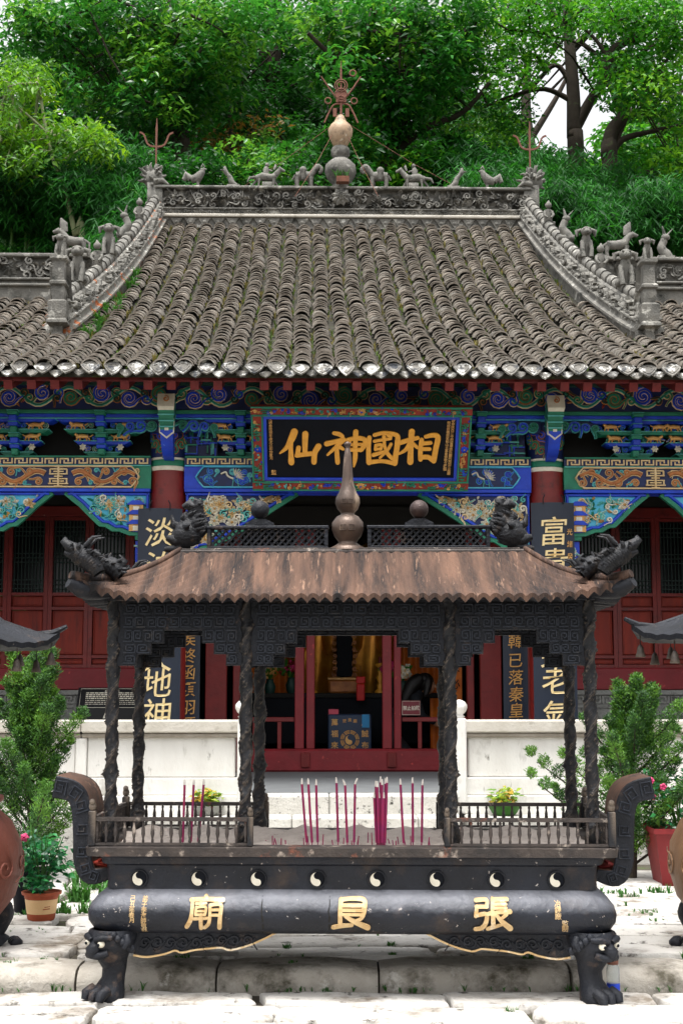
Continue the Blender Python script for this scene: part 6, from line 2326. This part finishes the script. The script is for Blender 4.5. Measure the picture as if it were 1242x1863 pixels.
m_urn = M('urn_rust', '#6d3a2c', '#83493a', 4, .6, .2, .4, 30, spots=('#3a2a26', 6, .55, .68), stretch=(1, 1, .4))
m_urn2 = M('urn_worn', '#7a5a40', '#94704f', 5, .55, .25, .3, 30, spots=('#c9b49a', 7, .62, .7), spots2=('#3a2a26', 5, .55, .68), stretch=(1, 1, .3))
def round_burner(loc, label, mu, tz):
    o = thing('round_incense_burner', label, 'incense burner', loc, 0, 'round incense burners at the sides')
    mb = MB()
    mb.lathe([(.2, .12), (.31, .17), (.41, .30), (.452, .46), (.44, .6), (.38, .72), (.315, .78), (.30, .82), (.33, .84), (.33, .865), (.28, .87), (.27, .8)], 40)
    b = mb.build('pot', mu, o, True)
    mb = MB()
    for k in range(14):
        a = 2 * PI * k / 14
        f = lambda u, v, h: ((.452 + h) * math.cos(a + u / .45), (.452 + h) * math.sin(a + u / .45), v)
        curl(mb, f, 0, .48, .07, a * 2, 1 if k % 2 else -1, .008, .005, 0, .08)
    tag(mb.build('pot_relief', mu, b), kind='stuff')
    for k in range(3):
        a = 2 * PI * k / 3 + PI / 2 + (.9 if loc[0] < 0 else -.9)
        mb = MB()
        P, W = spline([(.25, 0, .26), (.33, 0, .2), (.33, 0, .13), (.31, 0, .07), (.34, 0, .02)], [.05, .08, .055, .045, .06], 4)
        mb.tube(P, W, 12)
        for t in (-1, 0, 1):
            mb.ball((.42, t * .04, .025), (.04, .025, .028), 7, 5)
        mb.build('foot', m_iron, o, True, rot=(0, 0, a))
    mb = MB()
    mb.lathe([(.0, .82), (.285, .825)], 24)
    mb.build('ash', m_ash, b)
    for k in range(6):
        a = 2 * PI * k / 6
        mb = MB()
        mb.lathe([(.025, .82), (.025, tz)], 10, (.2 * math.cos(a), .2 * math.sin(a), 0))
        mb.build('post', m_iron2, o, True)
    # six-sided roof with upturned corners
    mb = MB()
    N = 6
    rows = []
    ribs = 12
    for s in (0, .06, .2, .35, .5, .7, .85, 1):
        row = []
        for k in range(N * ribs):
            t = (k % ribs) / ribs
            a0, a1 = 2 * PI * (k // ribs) / N, 2 * PI * (k // ribs + 1) / N
            p = Vector((math.cos(a0), math.sin(a0), 0)).lerp(Vector((math.cos(a1), math.sin(a1), 0)), t)
            r = .64 * (1 - s) + .06 * s
            cz = abs(2 * t - 1)
            z = tz + .04 + .30 * (.35 * s + .65 * s * s) + .07 * cz ** 3 * (1 - s) ** 2 + .008 * (k % 2)
            row.append((p.x * r, p.y * r, z))
        rows.append(row)
    mb.grid(rows, 0, True)
    mb.add(rows[-1], [list(range(N * ribs))])
    un = [(x, y, z - .03) for x, y, z in rows[0]]
    mb.grid([un, rows[0]], 0, True)
    mb.grid([[(x * .4, y * .4, tz) for x, y, z in un], un], 0, True)
    for k in range(N):
        a = 2 * PI * k / N
        mb.tube([(math.cos(a) * r, math.sin(a) * r, z + .015) for r, z in ((.1, tz + .31), (.3, tz + .15), (.5, tz + .08), (.6, tz + .09), (.68, tz + .13))], [.02, .02, .022, .022, .012], 7)
    rf = mb.build('roof', m_iron, o, 40)
    bm = MB()
    bm.lathe([(.028, -.075), (.03, -.07), (.022, -.045), (.018, -.02), (.01, -.006), (.003, 0), (.003, .07)], 12)
    bell = None
    for k in range(12):
        a = 2 * PI * k / 12
        r = .59 if k % 2 == 0 else .52
        bb = bm.build('bell', m_iron2, rf, True) if bell is None else link('bell', bell.data, rf)
        bell = bb
        bb.location = (r * math.cos(a), r * math.sin(a), tz + (-.005 if k % 2 == 0 else -.045))
    mb = MB()
    mb.lathe([(.06, tz + .33), (.08, tz + .38), (.05, tz + .44), (.06, tz + .48), (.02, tz + .56), (.004, tz + .62)], 14)
    mb.build('finial', m_iron, o, True)
round_burner((-2.285, 8.35, .1), 'rust brown round incense burner at the left edge, under a black roof with bells', m_urn, 1.70)
round_burner((2.335, 8.35, .1), 'tan and brown round incense burner at the right edge, under a black roof with bells', m_urn2, 1.745)

# ---- leaf clouds (numpy)
def leaf_cloud(name, mats, centers, radii, counts, L, W, par=None, droop=.35, flat=.75, fold=.25, up=.9, seed=0, ids=None, shell=0.0, jit=.35):
    rs = np.random.default_rng(seed)
    P, ID = [], []
    for i, (c, r, n) in enumerate(zip(centers, radii, counts)):
        d = rs.normal(size=(n, 3))
        d /= np.linalg.norm(d, axis=1)[:, None] + 1e-9
        rad = rs.random(n) ** (1 / 3) * (1 - shell) + shell * (.75 + .35 * rs.random(n))
        q = d * rad[:, None] * np.array([r, r, r * flat]) + np.array(c)
        P.append(q)
        ID.append(np.full(n, (rs.integers(0, len(mats)) if ids is None else ids[i])))
    P = np.concatenate(P)
    ID = np.concatenate(ID)
    n = len(P)
    ID = np.where(rs.random(n) < .3, rs.integers(0, len(mats), n), ID)
    # leaf axis: outwards and drooping; normal mostly up
    az = rs.random(n) * 2 * PI
    ax = np.stack([np.cos(az), np.sin(az), -droop + rs.normal(0, .35, n)], 1)
    ax /= np.linalg.norm(ax, axis=1)[:, None]
    nr = rs.normal(0, .5, (n, 3)) + np.array([0, -.25, up])
    sd = np.cross(ax, nr)
    sd /= np.linalg.norm(sd, axis=1)[:, None] + 1e-9
    nn = np.cross(sd, ax)
    l = (L * (1 + rs.normal(0, jit * .6, n)))[:, None]
    w = (W * (1 + rs.normal(0, jit * .5, n)))[:, None]
    V = np.empty((n, 4, 3))
    V[:, 0] = P
    V[:, 1] = P + ax * l * .45 + sd * w * .5 + nn * w * fold
    V[:, 2] = P + ax * l - np.array([0, 0, 1]) * l * .12
    V[:, 3] = P + ax * l * .45 - sd * w * .5 + nn * w * fold
    me = bpy.data.meshes.new(name)
    me.vertices.add(n * 4)
    me.vertices.foreach_set('co', V.ravel())
    b = np.arange(n) * 4
    tri = np.stack([b, b + 1, b + 2, b, b + 2, b + 3], 1).ravel()
    me.loops.add(n * 6)
    me.loops.foreach_set('vertex_index', tri.astype(np.int32))
    me.polygons.add(n * 2)
    me.polygons.foreach_set('loop_start', np.arange(n * 2, dtype=np.int32) * 3)
    for m in mats:
        me.materials.append(m)
    me.polygons.foreach_set('material_index', np.repeat(ID, 2).astype(np.int32))
    me.update()
    me.validate()
    return link(name, me, par)

# ---- junipers by the terrace
m_jun = [leafmat('juniper_%d' % i, c, .2, .6) for i, c in enumerate(('#2c5a1c', '#437524', '#1f4617', '#5a8a2c'))]
def juniper(loc, label, h, rr, seed, n_br=26, lean=0):
    rs = random.Random(seed)
    o = thing('juniper_shrub', label, 'shrub', loc)
    mb = MB()
    mb.tube([(0, 0, -.02), (.02, 0, h * .3), (-.01 + lean * .5, 0, h * .65), (lean, 0, h * .95)], [.035, .028, .018, .006], 7)
    ctr, rad, cnt = [], [], []
    for i in range(n_br):
        t = (i + .5) / n_br
        z0 = h * (.06 + .86 * t)
        a = i * 2.4 + rs.uniform(-.4, .4)
        reach = rr * (1.0 - .8 * t ** 1.2) * rs.uniform(.45, 1.45)
        base = Vector((lean * z0 / h, 0, z0))
        tip = base + Vector((math.cos(a) * reach, math.sin(a) * reach, reach * .45 + h * .12))
        mb.tube([base, base.lerp(tip, .5) + Vector((0, 0, -.02)), tip], [.012, .009, .004], 5)
        m = 6
        for k in range(m):
            p = base.lerp(tip, .35 + .72 * k / (m - 1)) + Vector((0, 0, .05 * k / m))
            ctr.append(tuple(p))
            rad.append(rs.uniform(.06, .11) * (1.2 - .85 * k / m))
            cnt.append(230)
    for sp in range(5):                              # pointed leaders
        a = sp * 1.3
        p = Vector((lean + math.cos(a) * rr * .28 * (sp > 0), math.sin(a) * rr * .25 * (sp > 0), h * (.9 if sp == 0 else .72)))
        for k in range(8):
            ctr.append((p.x + lean * .02 * k, p.y, p.z + h * .026 * k))
            rad.append(.055 * (1 - k / 9.5))
            cnt.append(int(170 * (1 - k / 12)))
    mb.build('trunk', m_wood, o, True)
    leaf_cloud('crown', m_jun, ctr, rad, cnt, .034, .0085, o, -.95, 1.1, .1, .6, seed)
    return o
pL = at(52, 1600, 11.3)
juniper((pL.x, 11.3, .1), 'tall feathery green juniper in front of the left balustrade', 1.62, .55, 4, 40)
pR = at(1150, 1600, 11.4)
juniper((pR.x, 11.4, .1), 'bright green juniper in front of the right balustrade', 1.42, .62, 9, 38, .04)

m_rose = [leafmat('rose_leaf_%d' % i, c, .25, .4) for i, c in enumerate(('#1f6b3f', '#2f8a4a', '#185536'))]
def stems(o, n, h, r, mat=m_fern, name='stem'):
    mb = MB()
    for _ in range(n):
        a, q = U(0, 2 * PI), U(.2, 1) * r
        mb.tube([(0, 0, 0), (math.cos(a) * q * .4, math.sin(a) * q * .4, h * .5), (math.cos(a) * q, math.sin(a) * q, h * U(.8, 1.1))], [.006, .005, .003], 5)
    return mb.build(name, mat, o)
rp = thing('potted_rose', 'green rose bush in a cream and terracotta pot on the paving at left', 'potted plant', (-1.93, 9.4, .105))
mb = MB()
mb.lathe([(.082, 0), (.088, .012), (.092, .045)], 28, mi=1)
mb.lathe([(.092, .045), (.106, .135)], 28, mi=0)
mb.lathe([(.106, .135), (.112, .16), (.126, .163), (.128, .18), (.112, .18), (.105, .165), (.0, .16)], 28, mi=1)
mb.build('pot', [m_potcream, m_terracotta], rp, 40)
mb = MB()
fpot = lambda u, v, h: ((.1 + h) * math.sin(.45 + u / .1), -(.1 + h) * math.cos(.45 + u / .1), v)
for j in range(3):
    mb.ribbon([(U(-.02, 0), .105 - j * .014), (U(.02, .035), .108 - j * .014)], .003, fpot, 0, .001)
mb.build('pot_print', m_terracotta, rp)
stems(rp, 12, .36, .15).location = (0, 0, .15)
leaf_cloud('leaves', m_rose, [(U(-.15, .15), U(-.12, .12), U(.22, .46)) for _ in range(26)], [.07] * 26, [16] * 26, .055, .034, rp, .1, .8, .15, 1.0, 3)
bp_ = thing('black_pot_rose', 'dark pot with a pink rose in bloom behind the terracotta pot', 'potted plant', (-2.08, 9.75, .1))
mb = MB()
mb.lathe([(.1, 0), (.13, .26), (.145, .265), (.145, .28), (.12, .28), (0, .26)], 22)
mb.build('pot', m_black, bp_, 40)
stems(bp_, 9, .3, .14).location = (0, 0, .25)
leaf_cloud('leaves', m_rose, [(U(-.14, .14), U(-.12, .12), U(.3, .5)) for _ in range(14)], [.07] * 14, [15] * 14, .055, .034, bp_, .1, .8, .15, 1.0, 5)
mb = MB()
for x, z in ((-.02, .50), (-.1, .42)):
    for k in range(3):
        for i in range(5):
            petal(mb, lambda u, v, h: (x + u, -.12 - h, z + v), 0, 0, .032 - .008 * k, .016, 2 * PI * i / 5 + k, .004 * k, .014 + .006 * k)
mb.build('rose_bloom', m_pink, bp_)
rd = thing('red_planter', 'red tapered planter with pink flowers beside the right juniper', 'potted plant', (at(1236, 1600, 11.15).x, 11.15, .1))
mb = MB()
rows = [[(sx * (.17 + .06 * t), sy * (.17 + .06 * t), .42 * t) for sx, sy in ((-1, -1), (1, -1), (1, 1), (-1, 1))] for t in (0, .02, .5, .92)]
rows += [[(sx * .24, sy * .24, z) for sx, sy in ((-1, -1), (1, -1), (1, 1), (-1, 1))] for z in (.39, .43)] + [[(sx * .2, sy * .2, .40) for sx, sy in ((-1, -1), (1, -1), (1, 1), (-1, 1))]]
mb.grid(rows, 0, True)
mb.add(rows[-1], [(0, 1, 2, 3)])
mb.build('planter', M('red_planter', '#7d1418', '#681014', 5, .6), rd)
stems(rd, 14, .4, .22).location = (0, 0, .35)
leaf_cloud('leaves', m_rose + [m_jun[1]], [(U(-.24, .24), U(-.2, .2), U(.45, .85)) for _ in range(26)], [.09] * 26, [14] * 26, .055, .03, rd, .1, .9, .15, .9, 8)
mb = MB()
for _ in range(4):
    x, z = U(-.25, .15), U(.55, .85)
    for i in range(5):
        petal(mb, lambda u, v, h: (x + u, -.2 - h, z + v), 0, 0, .03, .016, 2 * PI * i / 5, 0, .014)
tag(mb.build('blooms', m_pink, rd), kind='stuff')
m_yl = [leafmat('variegated_%d' % i, c, .25, .5) for i, c in enumerate(('#8fa83a', '#5f8a2c', '#b59a3a'))]
for px, lab in ((378, 'small yellow green plant in a bowl on the ledge left of the steps'), (917, 'small leafy plant in a green bowl on the ledge right of the steps')):
    q = at(px, 1475, 12.72)
    o = thing('ledge_plant', lab, 'potted plant', (q.x, 12.72, .47 + (.003 if px > 600 else .0)))
    mb = MB()
    mb.lathe([(.09, 0), (.11, .02), (.14, .07), (.145, .085), (.12, .085), (0, .07)], 22)
    mb.build('bowl', m_greystone if px < 600 else m_fern, o, 40)
    leaf_cloud('leaves', m_yl, [(U(-.09, .09), U(-.07, .07), U(.1, .2)) for _ in range(14)], [.055] * 14, [14] * 14, .06, .035, o, -.1, .8, .15, 1.0, 11)

jar = thing('glass_jar', 'clear jar with a rusty lid and blue label behind the right front foot', 'jar', (at(1115, 1808, 7.62).x, 7.62, .008))
m_clear = bpy.data.materials.new('jar_glass')
m_clear.use_nodes = True
_b = m_clear.node_tree.nodes['Principled BSDF']
_b.inputs['Base Color'].default_value = (.82, .86, .84, 1)
_b.inputs['Roughness'].default_value = .15
_b.inputs['Transmission Weight'].default_value = .75
mb = MB()
mb.lathe([(.03, 0), (.034, .006), (.034, .135), (.028, .15), (.026, .16)], 20)
mb.build('glass', m_clear, jar, True)
mb = MB()
mb.lathe([(.0285, .156), (.0295, .16), (.0295, .178), (.027, .181), (0, .181)], 18)
mb.build('lid', m_rust, jar, 40)
mb = MB()
mb.lathe([(.0347, .02), (.0347, .062)], 20)
mb.build('label_band', m_blue, jar, True)

# ---- grass and weeds in the joints
mg = MB()
def weeds(px, py, n, sp, h, mi=0):
    s = (1.6 - .105)
    q = at(px, py, 10)
    D = 10 * s / (1.6 - q.z)
    if D < KY + .02:
        D = 10 * 1.6 / (1.6 - q.z)
    base = at(px, py, D)
    for _ in range(n):
        tuft(mg, (base.x + U(-sp, sp), base.y + U(-sp, sp) * .5, base.z - .02), h * U(.5, 1.2), 6, h * .6, mi)
for px, py, n, sp, h, mi in ((150, 1640, 26, .16, .14, 0), (135, 1660, 14, .12, .1, 0), (170, 1615, 24, .2, .16, 0), (40, 1665, 12, .12, .06, 1), (1120, 1625, 14, .12, .07, 1), (1150, 1632, 12, .1, .06, 1), (1190, 1625, 14, .12, .08, 1),
                             (1175, 1660, 12, .1, .05, 0), (1200, 1675, 10, .08, .04, 0), (1100, 1645, 8, .06, .05, 1), (712, 1718, 26, .02, .035, 0), (714, 1735, 18, .02, .03, 0), (525, 1722, 8, .03, .04, 1), (533, 1752, 10, .03, .04, 1), (960, 1745, 14, .03, .05, 1),
                             (520, 1798, 14, .1, .035, 1), (600, 1800, 10, .04, .04, 1), (740, 1800, 8, .05, .03, 1), (930, 1838, 8, .03, .04, 0), (310, 1825, 10, .06, .03, 0), (270, 1830, 6, .02, .02, 0), (440, 1845, 7, .03, .03, 0), (860, 1843, 7, .04, .02, 0), (330, 1742, 10, .06, .04, 1),
                             (130, 1705, 10, .05, .03, 0), (20, 1750, 14, .1, .04, 0), (90, 1745, 8, .05, .03, 1), (60, 1690, 10, .2, .03, 0), (320, 1660, 5, .05, .04, 0), (1000, 1600, 5, .2, .05, 1)):
    weeds(px, py, n, sp, h, mi)
for _ in range(70):                                  # stray tufts along the kerb foot and the joints
    x = U(-3, 3)
    tuft(mg, (x, KY - .03 + U(-.03, .02), -.01), U(.015, .05), 6, .035, int(RND() < .6))
    yj = random.choice((8.19, 8.49, 8.85, 9.25, 9.59, 10.01, 10.46))
    tuft(mg, (U(-3.2, 3.2), yj + U(-.015, .015), .085), U(.02, .06), 6, .04, int(RND() < .5))
tag(mg.build('weeds', [m_fern, leafmat('weed_dark', '#2f6a22', .25, .6)]), 'green grass and weeds growing in the paving joints', 'weeds', kind='stuff')

# ================================================================== HILLSIDE AND TREES
m_hill = M('hill_soil', '#2a3418', '#1c2612', .6, .95, 0, .5, 3, spots=('#3d4d20', 1.2, .55, .7))
def hz(x, D):
    t = max(0, D - 27)
    return .1 + min(t, 12) * .62 + max(0, t - 12) * .42 + .8 * math.sin(x * .21 + D * .13) * min(1, t / 6)
mb = MB()
rows = []
for j in range(30):
    D = 26 + 74 * (j / 29) ** 1.3
    rows.append([(-70 + 140 * i / 40, D, hz(-70 + 140 * i / 40, D)) for i in range(41)])
mb.grid(rows)
tag(mb.build('hillside', m_hill, None, True), kind='structure')

LG = {
 'glossy': [leafmat('glossy_%d' % i, c, .38, .32) for i, c in enumerate(('#1f661c', '#2f7f28', '#17521a', '#58962c'))],
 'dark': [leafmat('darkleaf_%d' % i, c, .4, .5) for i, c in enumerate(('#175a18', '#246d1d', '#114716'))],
 'light': [leafmat('lightleaf_%d' % i, c, .45, .5) for i, c in enumerate(('#4f8a1a', '#699c1e', '#3f741c'))],
 'mid': [leafmat('midleaf_%d' % i, c, .4, .45) for i, c in enumerate(('#2a7618', '#3f8c1c', '#1f641a', '#5f9c26'))],
 'bamboo': [leafmat('bamboo_%d' % i, c, .4, .7) for i, c in enumerate(('#185f1a', '#267621', '#124c18'))],
 'autumn': [leafmat('autumn_%d' % i, c, .4, .5) for i, c in enumerate(('#2f5f22', '#3f7426', '#567026', '#7d6424'))],
}
def px_path(pts, D):
    return [tuple(at(a, b, D + (p[0] if p else 0))) for a, b, *p in pts]

def tree(name, label, D, trunk, limbs, clumps, kind, L, W, seed, bark=None, per=150, group='trees on the slope behind the hall', droop=.35, flat=.7, spread=1.6):
    """trunk / limbs: paths (px, py[, depth offset]) with start radius; clumps: (px, py, rx_px, ry_px, number)"""
    rs = random.Random(seed)
    base = at(trunk[0][0], trunk[0][1], D)
    gz = hz(base.x, D)
    o = thing(name, label, 'tree', (base.x, D, gz), 0, group)
    off = Vector((base.x, D, gz))
    mb = MB()
    T = [Vector(p) for p in px_path(trunk[:], D)]
    r0 = trunk[-1][2] if len(trunk[-1]) > 2 else .2
    return o, off, T, mb, rs

def make_tree(name, label, D, trunk, tr, limbs, clumps, kind, L, W, seed, per=150, bark=m_wood, droop=.35, flat=.7, deep=1.8, cr=(.45, .8)):
    rs = random.Random(seed)
    T = [at(a, b, D) for a, b in trunk]
    gx = T[0].x
    gz = hz(gx, D)
    off = Vector((gx, D, gz))
    o = thing(name, label, 'tree', tuple(off), 0, 'trees on the slope behind the hall')
    mb = MB()
    P = [Vector((gx, D, gz - .3))] + T
    P, Wd = spline([tuple(p - off) for p in P], [tr * 1.3] + [tr * (1 - .55 * i / max(1, len(T) - 1)) for i in range(len(T))], 5)
    mb.tube(P, Wd, 10)
    for pts, r in limbs:
        q = [at(p[0], p[1], D + (p[2] if len(p) > 2 else 0)) - off for p in pts]
        q, wd = spline([tuple(a) for a in q], [r * (1 - .6 * i / (len(q) - 1)) for i in range(len(q))], 5)
        mb.tube(q, wd, 8)
    ctr, rad, cnt = [], [], []
    sk = [Vector(p) for p in P]
    for cx, cy, rx, ry, n in clumps:
        for _ in range(n):
            while True:
                a, b = rs.uniform(-1, 1), rs.uniform(-1, 1)
                if a * a + b * b < 1:
                    break
            p = at(cx + a * rx, cy + b * ry, D + rs.uniform(-deep, deep)) - off
            r = rs.uniform(*cr)
            ctr.append(tuple(p))
            rad.append(r)
            cnt.append(int(per * (r / .6) ** 2))
            if rs.random() < .55:                    # twig from the nearest limb to the clump
                k = min(range(len(mb.v)), key=lambda i: (Vector(mb.v[i]) - p).length_squared) if len(mb.v) < 1500 else rs.randrange(len(mb.v))
                s = Vector(mb.v[k])
                if (s - p).length < 4.5:
                    mid = s.lerp(p, .5) + Vector((0, 0, rs.uniform(-.2, .3)))
                    mb.tube([s, mid, p], [.035, .022, .01], 5)
    mb.build('trunk', bark, o, True)
    leaf_cloud('crown', LG[kind], ctr, rad, cnt, L, W, o, droop, flat, .2, .9, seed)
    return o

# big broad-leaved trees at the centre and left
make_tree('broadleaf_tree', 'glossy broad-leaved tree hanging over the middle of the roof ridge', 29, [(700, 330), (712, 260), (735, 150), (720, 40), (700, -80)], .2,
          [([(716, 240), (680, 180, -.5), (620, 120, -1), (560, 60, -1.5)], .1), ([(730, 170), (780, 110), (830, 60)], .09), ([(712, 280), (770, 235), (840, 205), (890, 150)], .1)],
          [(600, 40, 90, 60, 16), (720, 60, 120, 70, 32), (830, 30, 60, 50, 10), (640, 130, 75, 60, 14), (760, 160, 90, 60, 20), (700, 225, 80, 45, 12), (820, 110, 45, 45, 6)], 'glossy', .185, .08, 21, 165, cr=(.4, .72))
make_tree('broadleaf_tree', 'glossy broad-leaved tree with drooping sprays left of the left trident', 31, [(330, 330), (320, 240), (300, 120), (285, 30), (270, -80)], .22,
          [([(312, 190), (290, 80, -.5), (262, 40, -1), (240, 10, -1)], .1), ([(300, 130), (240, 70), (180, 105), (130, 130)], .09), ([(315, 200), (360, 150), (400, 110)], .09)],
          [(120, 60, 120, 70, 26), (250, 40, 100, 60, 26), (440, 30, 70, 50, 12), (330, 150, 95, 75, 24), (370, 60, 80, 60, 14), (180, 160, 80, 50, 10), (300, 225, 60, 40, 8)], 'glossy', .185, .08, 22, 155, cr=(.45, .8))
make_tree('dark_tree', 'dark leaved tree with forking trunks between the ridge finial and left trident', 35, [(470, 330), (480, 230), (495, 120), (500, 30), (505, -80)], .3,
          [([(480, 240), (430, 200), (395, 170), (360, 120)], .16), ([(488, 200), (540, 225), (600, 205), (650, 190)], .14), ([(495, 130), (455, 60), (430, 0)], .12), ([(440, 300), (390, 240), (370, 215)], .08)],
          [(440, 120, 100, 90, 24), (560, 130, 80, 110, 22), (480, 250, 130, 50, 20), (520, 30, 110, 60, 13), (620, 260, 90, 50, 14)], 'dark', .17, .085, 23, 170)
make_tree('autumn_tree', 'small tree with orange tinged leaves behind the ridge left of the finial', 33, [(430, 350), (425, 290), (420, 240), (418, 200)], .09,
          [([(424, 270), (460, 240), (500, 235)], .05)], [(440, 245, 75, 26, 11), (510, 265, 60, 24, 7)], 'autumn', .15, .08, 24, 110, cr=(.35, .6))
# right: dark trunks against the bright sky
make_tree('spreading_tree', 'tall dark trunked tree against the white sky at right', 30, [(1048, 330), (1044, 250), (1042, 170), (1036, 90), (1030, 10), (1030, -70)], .19,
          [([(1042, 165), (1010, 118), (960, 165, 0), (905, 190)], .07), ([(1045, 235), (1075, 180), (1095, 150), (1090, 110), (1060, 80)], .13), ([(1042, 185), (990, 162), (930, 175), (880, 195)], .07), ([(1036, 90), (1070, 60), (1110, 40)], .08), ([(1034, 60), (1005, 20), (990, -20)], .07)],
          [(940, 30, 90, 45, 15), (1060, 10, 80, 35, 9), (890, 120, 55, 45, 9), (995, 80, 40, 18, 3), (900, 215, 45, 22, 5), (1085, 110, 35, 30, 3)], 'mid', .125, .075, 25, 210, cr=(.4, .75))
make_tree('crooked_tree', 'crooked black trunked tree at the right edge, limbs sweeping upward', 28.5, [(1110, 340), (1106, 290), (1112, 240), (1135, 205), (1118, 165), (1102, 120), (1122, 85), (1180, 55), (1250, 5)], .17,
          [([(1106, 290), (1130, 255), (1180, 240), (1250, 225)], .09), ([(1112, 300), (1132, 230), (1170, 205), (1210, 215)], .06), ([(1140, 335), (1180, 315), (1250, 298)], .12), ([(1108, 110), (1085, 75), (1060, 50)], .06), ([(1125, 170), (1150, 110), (1190, 80)], .06)],
          [(1190, 130, 70, 60, 16), (1200, 35, 70, 45, 14), (1110, 40, 50, 40, 8), (1210, 210, 45, 30, 7), (1130, 150, 30, 40, 4), (1220, 290, 40, 26, 5)], 'mid', .125, .075, 26, 210, cr=(.4, .72))
# left: light green young tree
make_tree('young_tree', 'bright yellow green young tree with a slim pale stem at the left edge', 26.5, [(150, 470), (138, 430), (120, 350), (100, 300), (85, 240), (70, 150)], .06,
          [([(120, 350), (60, 320), (0, 290)], .03), ([(100, 300), (150, 270), (190, 250)], .03), ([(85, 240), (40, 200), (10, 180)], .03)],
          [(35, 150, 60, 40, 16), (40, 220, 70, 45, 20), (120, 245, 60, 30, 12), (170, 265, 45, 22, 8), (60, 300, 70, 35, 14), (10, 300, 40, 40, 8)], 'light', .15, .06, 27, 160, m_palebark, .55, .55, 1.0, (.3, .5))
# background crowns that close the wood
k = 40
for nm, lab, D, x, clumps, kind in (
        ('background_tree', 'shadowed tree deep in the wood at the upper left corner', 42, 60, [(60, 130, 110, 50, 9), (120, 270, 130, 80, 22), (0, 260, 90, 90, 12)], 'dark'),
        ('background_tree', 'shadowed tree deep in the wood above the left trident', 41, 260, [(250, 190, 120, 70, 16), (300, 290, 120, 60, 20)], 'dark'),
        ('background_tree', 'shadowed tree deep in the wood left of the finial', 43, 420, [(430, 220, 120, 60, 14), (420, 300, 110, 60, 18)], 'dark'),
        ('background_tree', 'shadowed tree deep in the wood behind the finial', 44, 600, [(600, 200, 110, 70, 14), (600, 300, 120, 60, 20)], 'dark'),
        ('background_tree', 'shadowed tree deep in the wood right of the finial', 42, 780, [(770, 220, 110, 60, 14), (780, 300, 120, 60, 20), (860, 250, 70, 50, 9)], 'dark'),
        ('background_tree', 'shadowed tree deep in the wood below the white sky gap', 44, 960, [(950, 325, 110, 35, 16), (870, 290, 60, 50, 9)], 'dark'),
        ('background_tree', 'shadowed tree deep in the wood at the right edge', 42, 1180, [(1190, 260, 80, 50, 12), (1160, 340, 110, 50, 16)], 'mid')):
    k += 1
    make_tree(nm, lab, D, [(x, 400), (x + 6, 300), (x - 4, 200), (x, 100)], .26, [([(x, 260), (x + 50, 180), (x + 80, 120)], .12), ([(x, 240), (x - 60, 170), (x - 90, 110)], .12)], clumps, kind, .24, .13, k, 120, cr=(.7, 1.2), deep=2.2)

# ---- bamboo groves: culms with drooping lance leaves
m_culm = M('bamboo_culm', '#4f7a30', '#5f8a3c', 3, .5)
def bamboo(label, D, x0, x1, ytop, n, seed, bottom=470):
    rs = random.Random(seed)
    c = at((x0 + x1) / 2, bottom, D)
    gz = hz(c.x, D)
    off = Vector((c.x, D, gz))
    o = thing('bamboo_clump', label, 'bamboo', tuple(off), 0, 'bamboo behind the hall')
    ctr, rad, cnt = [], [], []
    for i in range(n):
        mb = MB()
        px = rs.uniform(x0, x1)
        dd = rs.uniform(-1.2, 1.2)
        top = ytop + rs.uniform(-25, 60)
        lean = rs.uniform(-45, 45)
        b = at(px, bottom, D + dd)
        pts = [Vector((b.x, b.y, gz - .2)), b, at(px + lean * .3, (bottom + top) / 2, D + dd), at(px + lean, top, D + dd - .4), at(px + lean * 1.7, top + 26, D + dd - .8)]
        P, wd = spline([tuple(p - off) for p in pts], [.035, .033, .026, .014, .005], 5)
        mb.tube(P, wd, 6)
        mb.build('culm', m_culm, o, True)
        for q in P[5:]:
            for _ in range(2):
                ctr.append((q[0] + rs.uniform(-.5, .5), q[1] + rs.uniform(-.5, .5), q[2] + rs.uniform(-.25, .2)))
                rad.append(rs.uniform(.28, .5))
                cnt.append(60)
    leaf_cloud('leaves', LG['bamboo'], ctr, rad, cnt, .24, .032, o, .75, .6, .08, .8, seed)
bamboo('dense dark bamboo behind the left side ridge', 28.5, -20, 250, 300, 26, 61)
bamboo('yellow green bamboo tips just left of the left hip ridge', 27.2, 170, 270, 370, 8, 62)
bamboo('dense bamboo behind the right hip ridge', 28.0, 870, 1080, 310, 24, 63)
bamboo('dense bamboo behind the right side ridge', 28.0, 1060, 1260, 340, 20, 64)
for k, (x, lab, kd) in enumerate(((330, 'leafy shrub tree right behind the left end of the main ridge', 'dark'), (460, 'leafy shrub tree right behind the ridge riders', 'glossy'), (590, 'leafy shrub tree just left behind the roof vase', 'dark'),
                                  (720, 'leafy shrub tree just right behind the roof vase', 'mid'), (840, 'leafy shrub tree right behind the right end of the main ridge', 'dark'))):
    make_tree('understorey_tree', lab, 28.6 + .5 * (k % 2), [(x, 400), (x + 5, 340), (x - 6, 290)], .07, [([(x + 2, 350), (x + 40, 310), (x + 60, 285)], .04), ([(x, 345), (x - 40, 310), (x - 55, 290)], .04)],
              [(x, 300, 75, 24, 10), (x, 350, 80, 40, 16)], kd, .16, .075, 90 + k, 170, cr=(.4, .65), deep=1.2)

# far wood closing the gaps on the slope, one leafy mass
rs = random.Random(5)
ctr, rad, cnt = [], [], []
for _ in range(330):
    px = rs.uniform(-250, 1490)
    D = rs.uniform(47, 60)
    lim = 345 if 860 < px < 1140 else 250
    py = rs.uniform(lim, 480)
    ctr.append(tuple(at(px, py, D)))
    rad.append(rs.uniform(1.3, 2.0))
    cnt.append(75)
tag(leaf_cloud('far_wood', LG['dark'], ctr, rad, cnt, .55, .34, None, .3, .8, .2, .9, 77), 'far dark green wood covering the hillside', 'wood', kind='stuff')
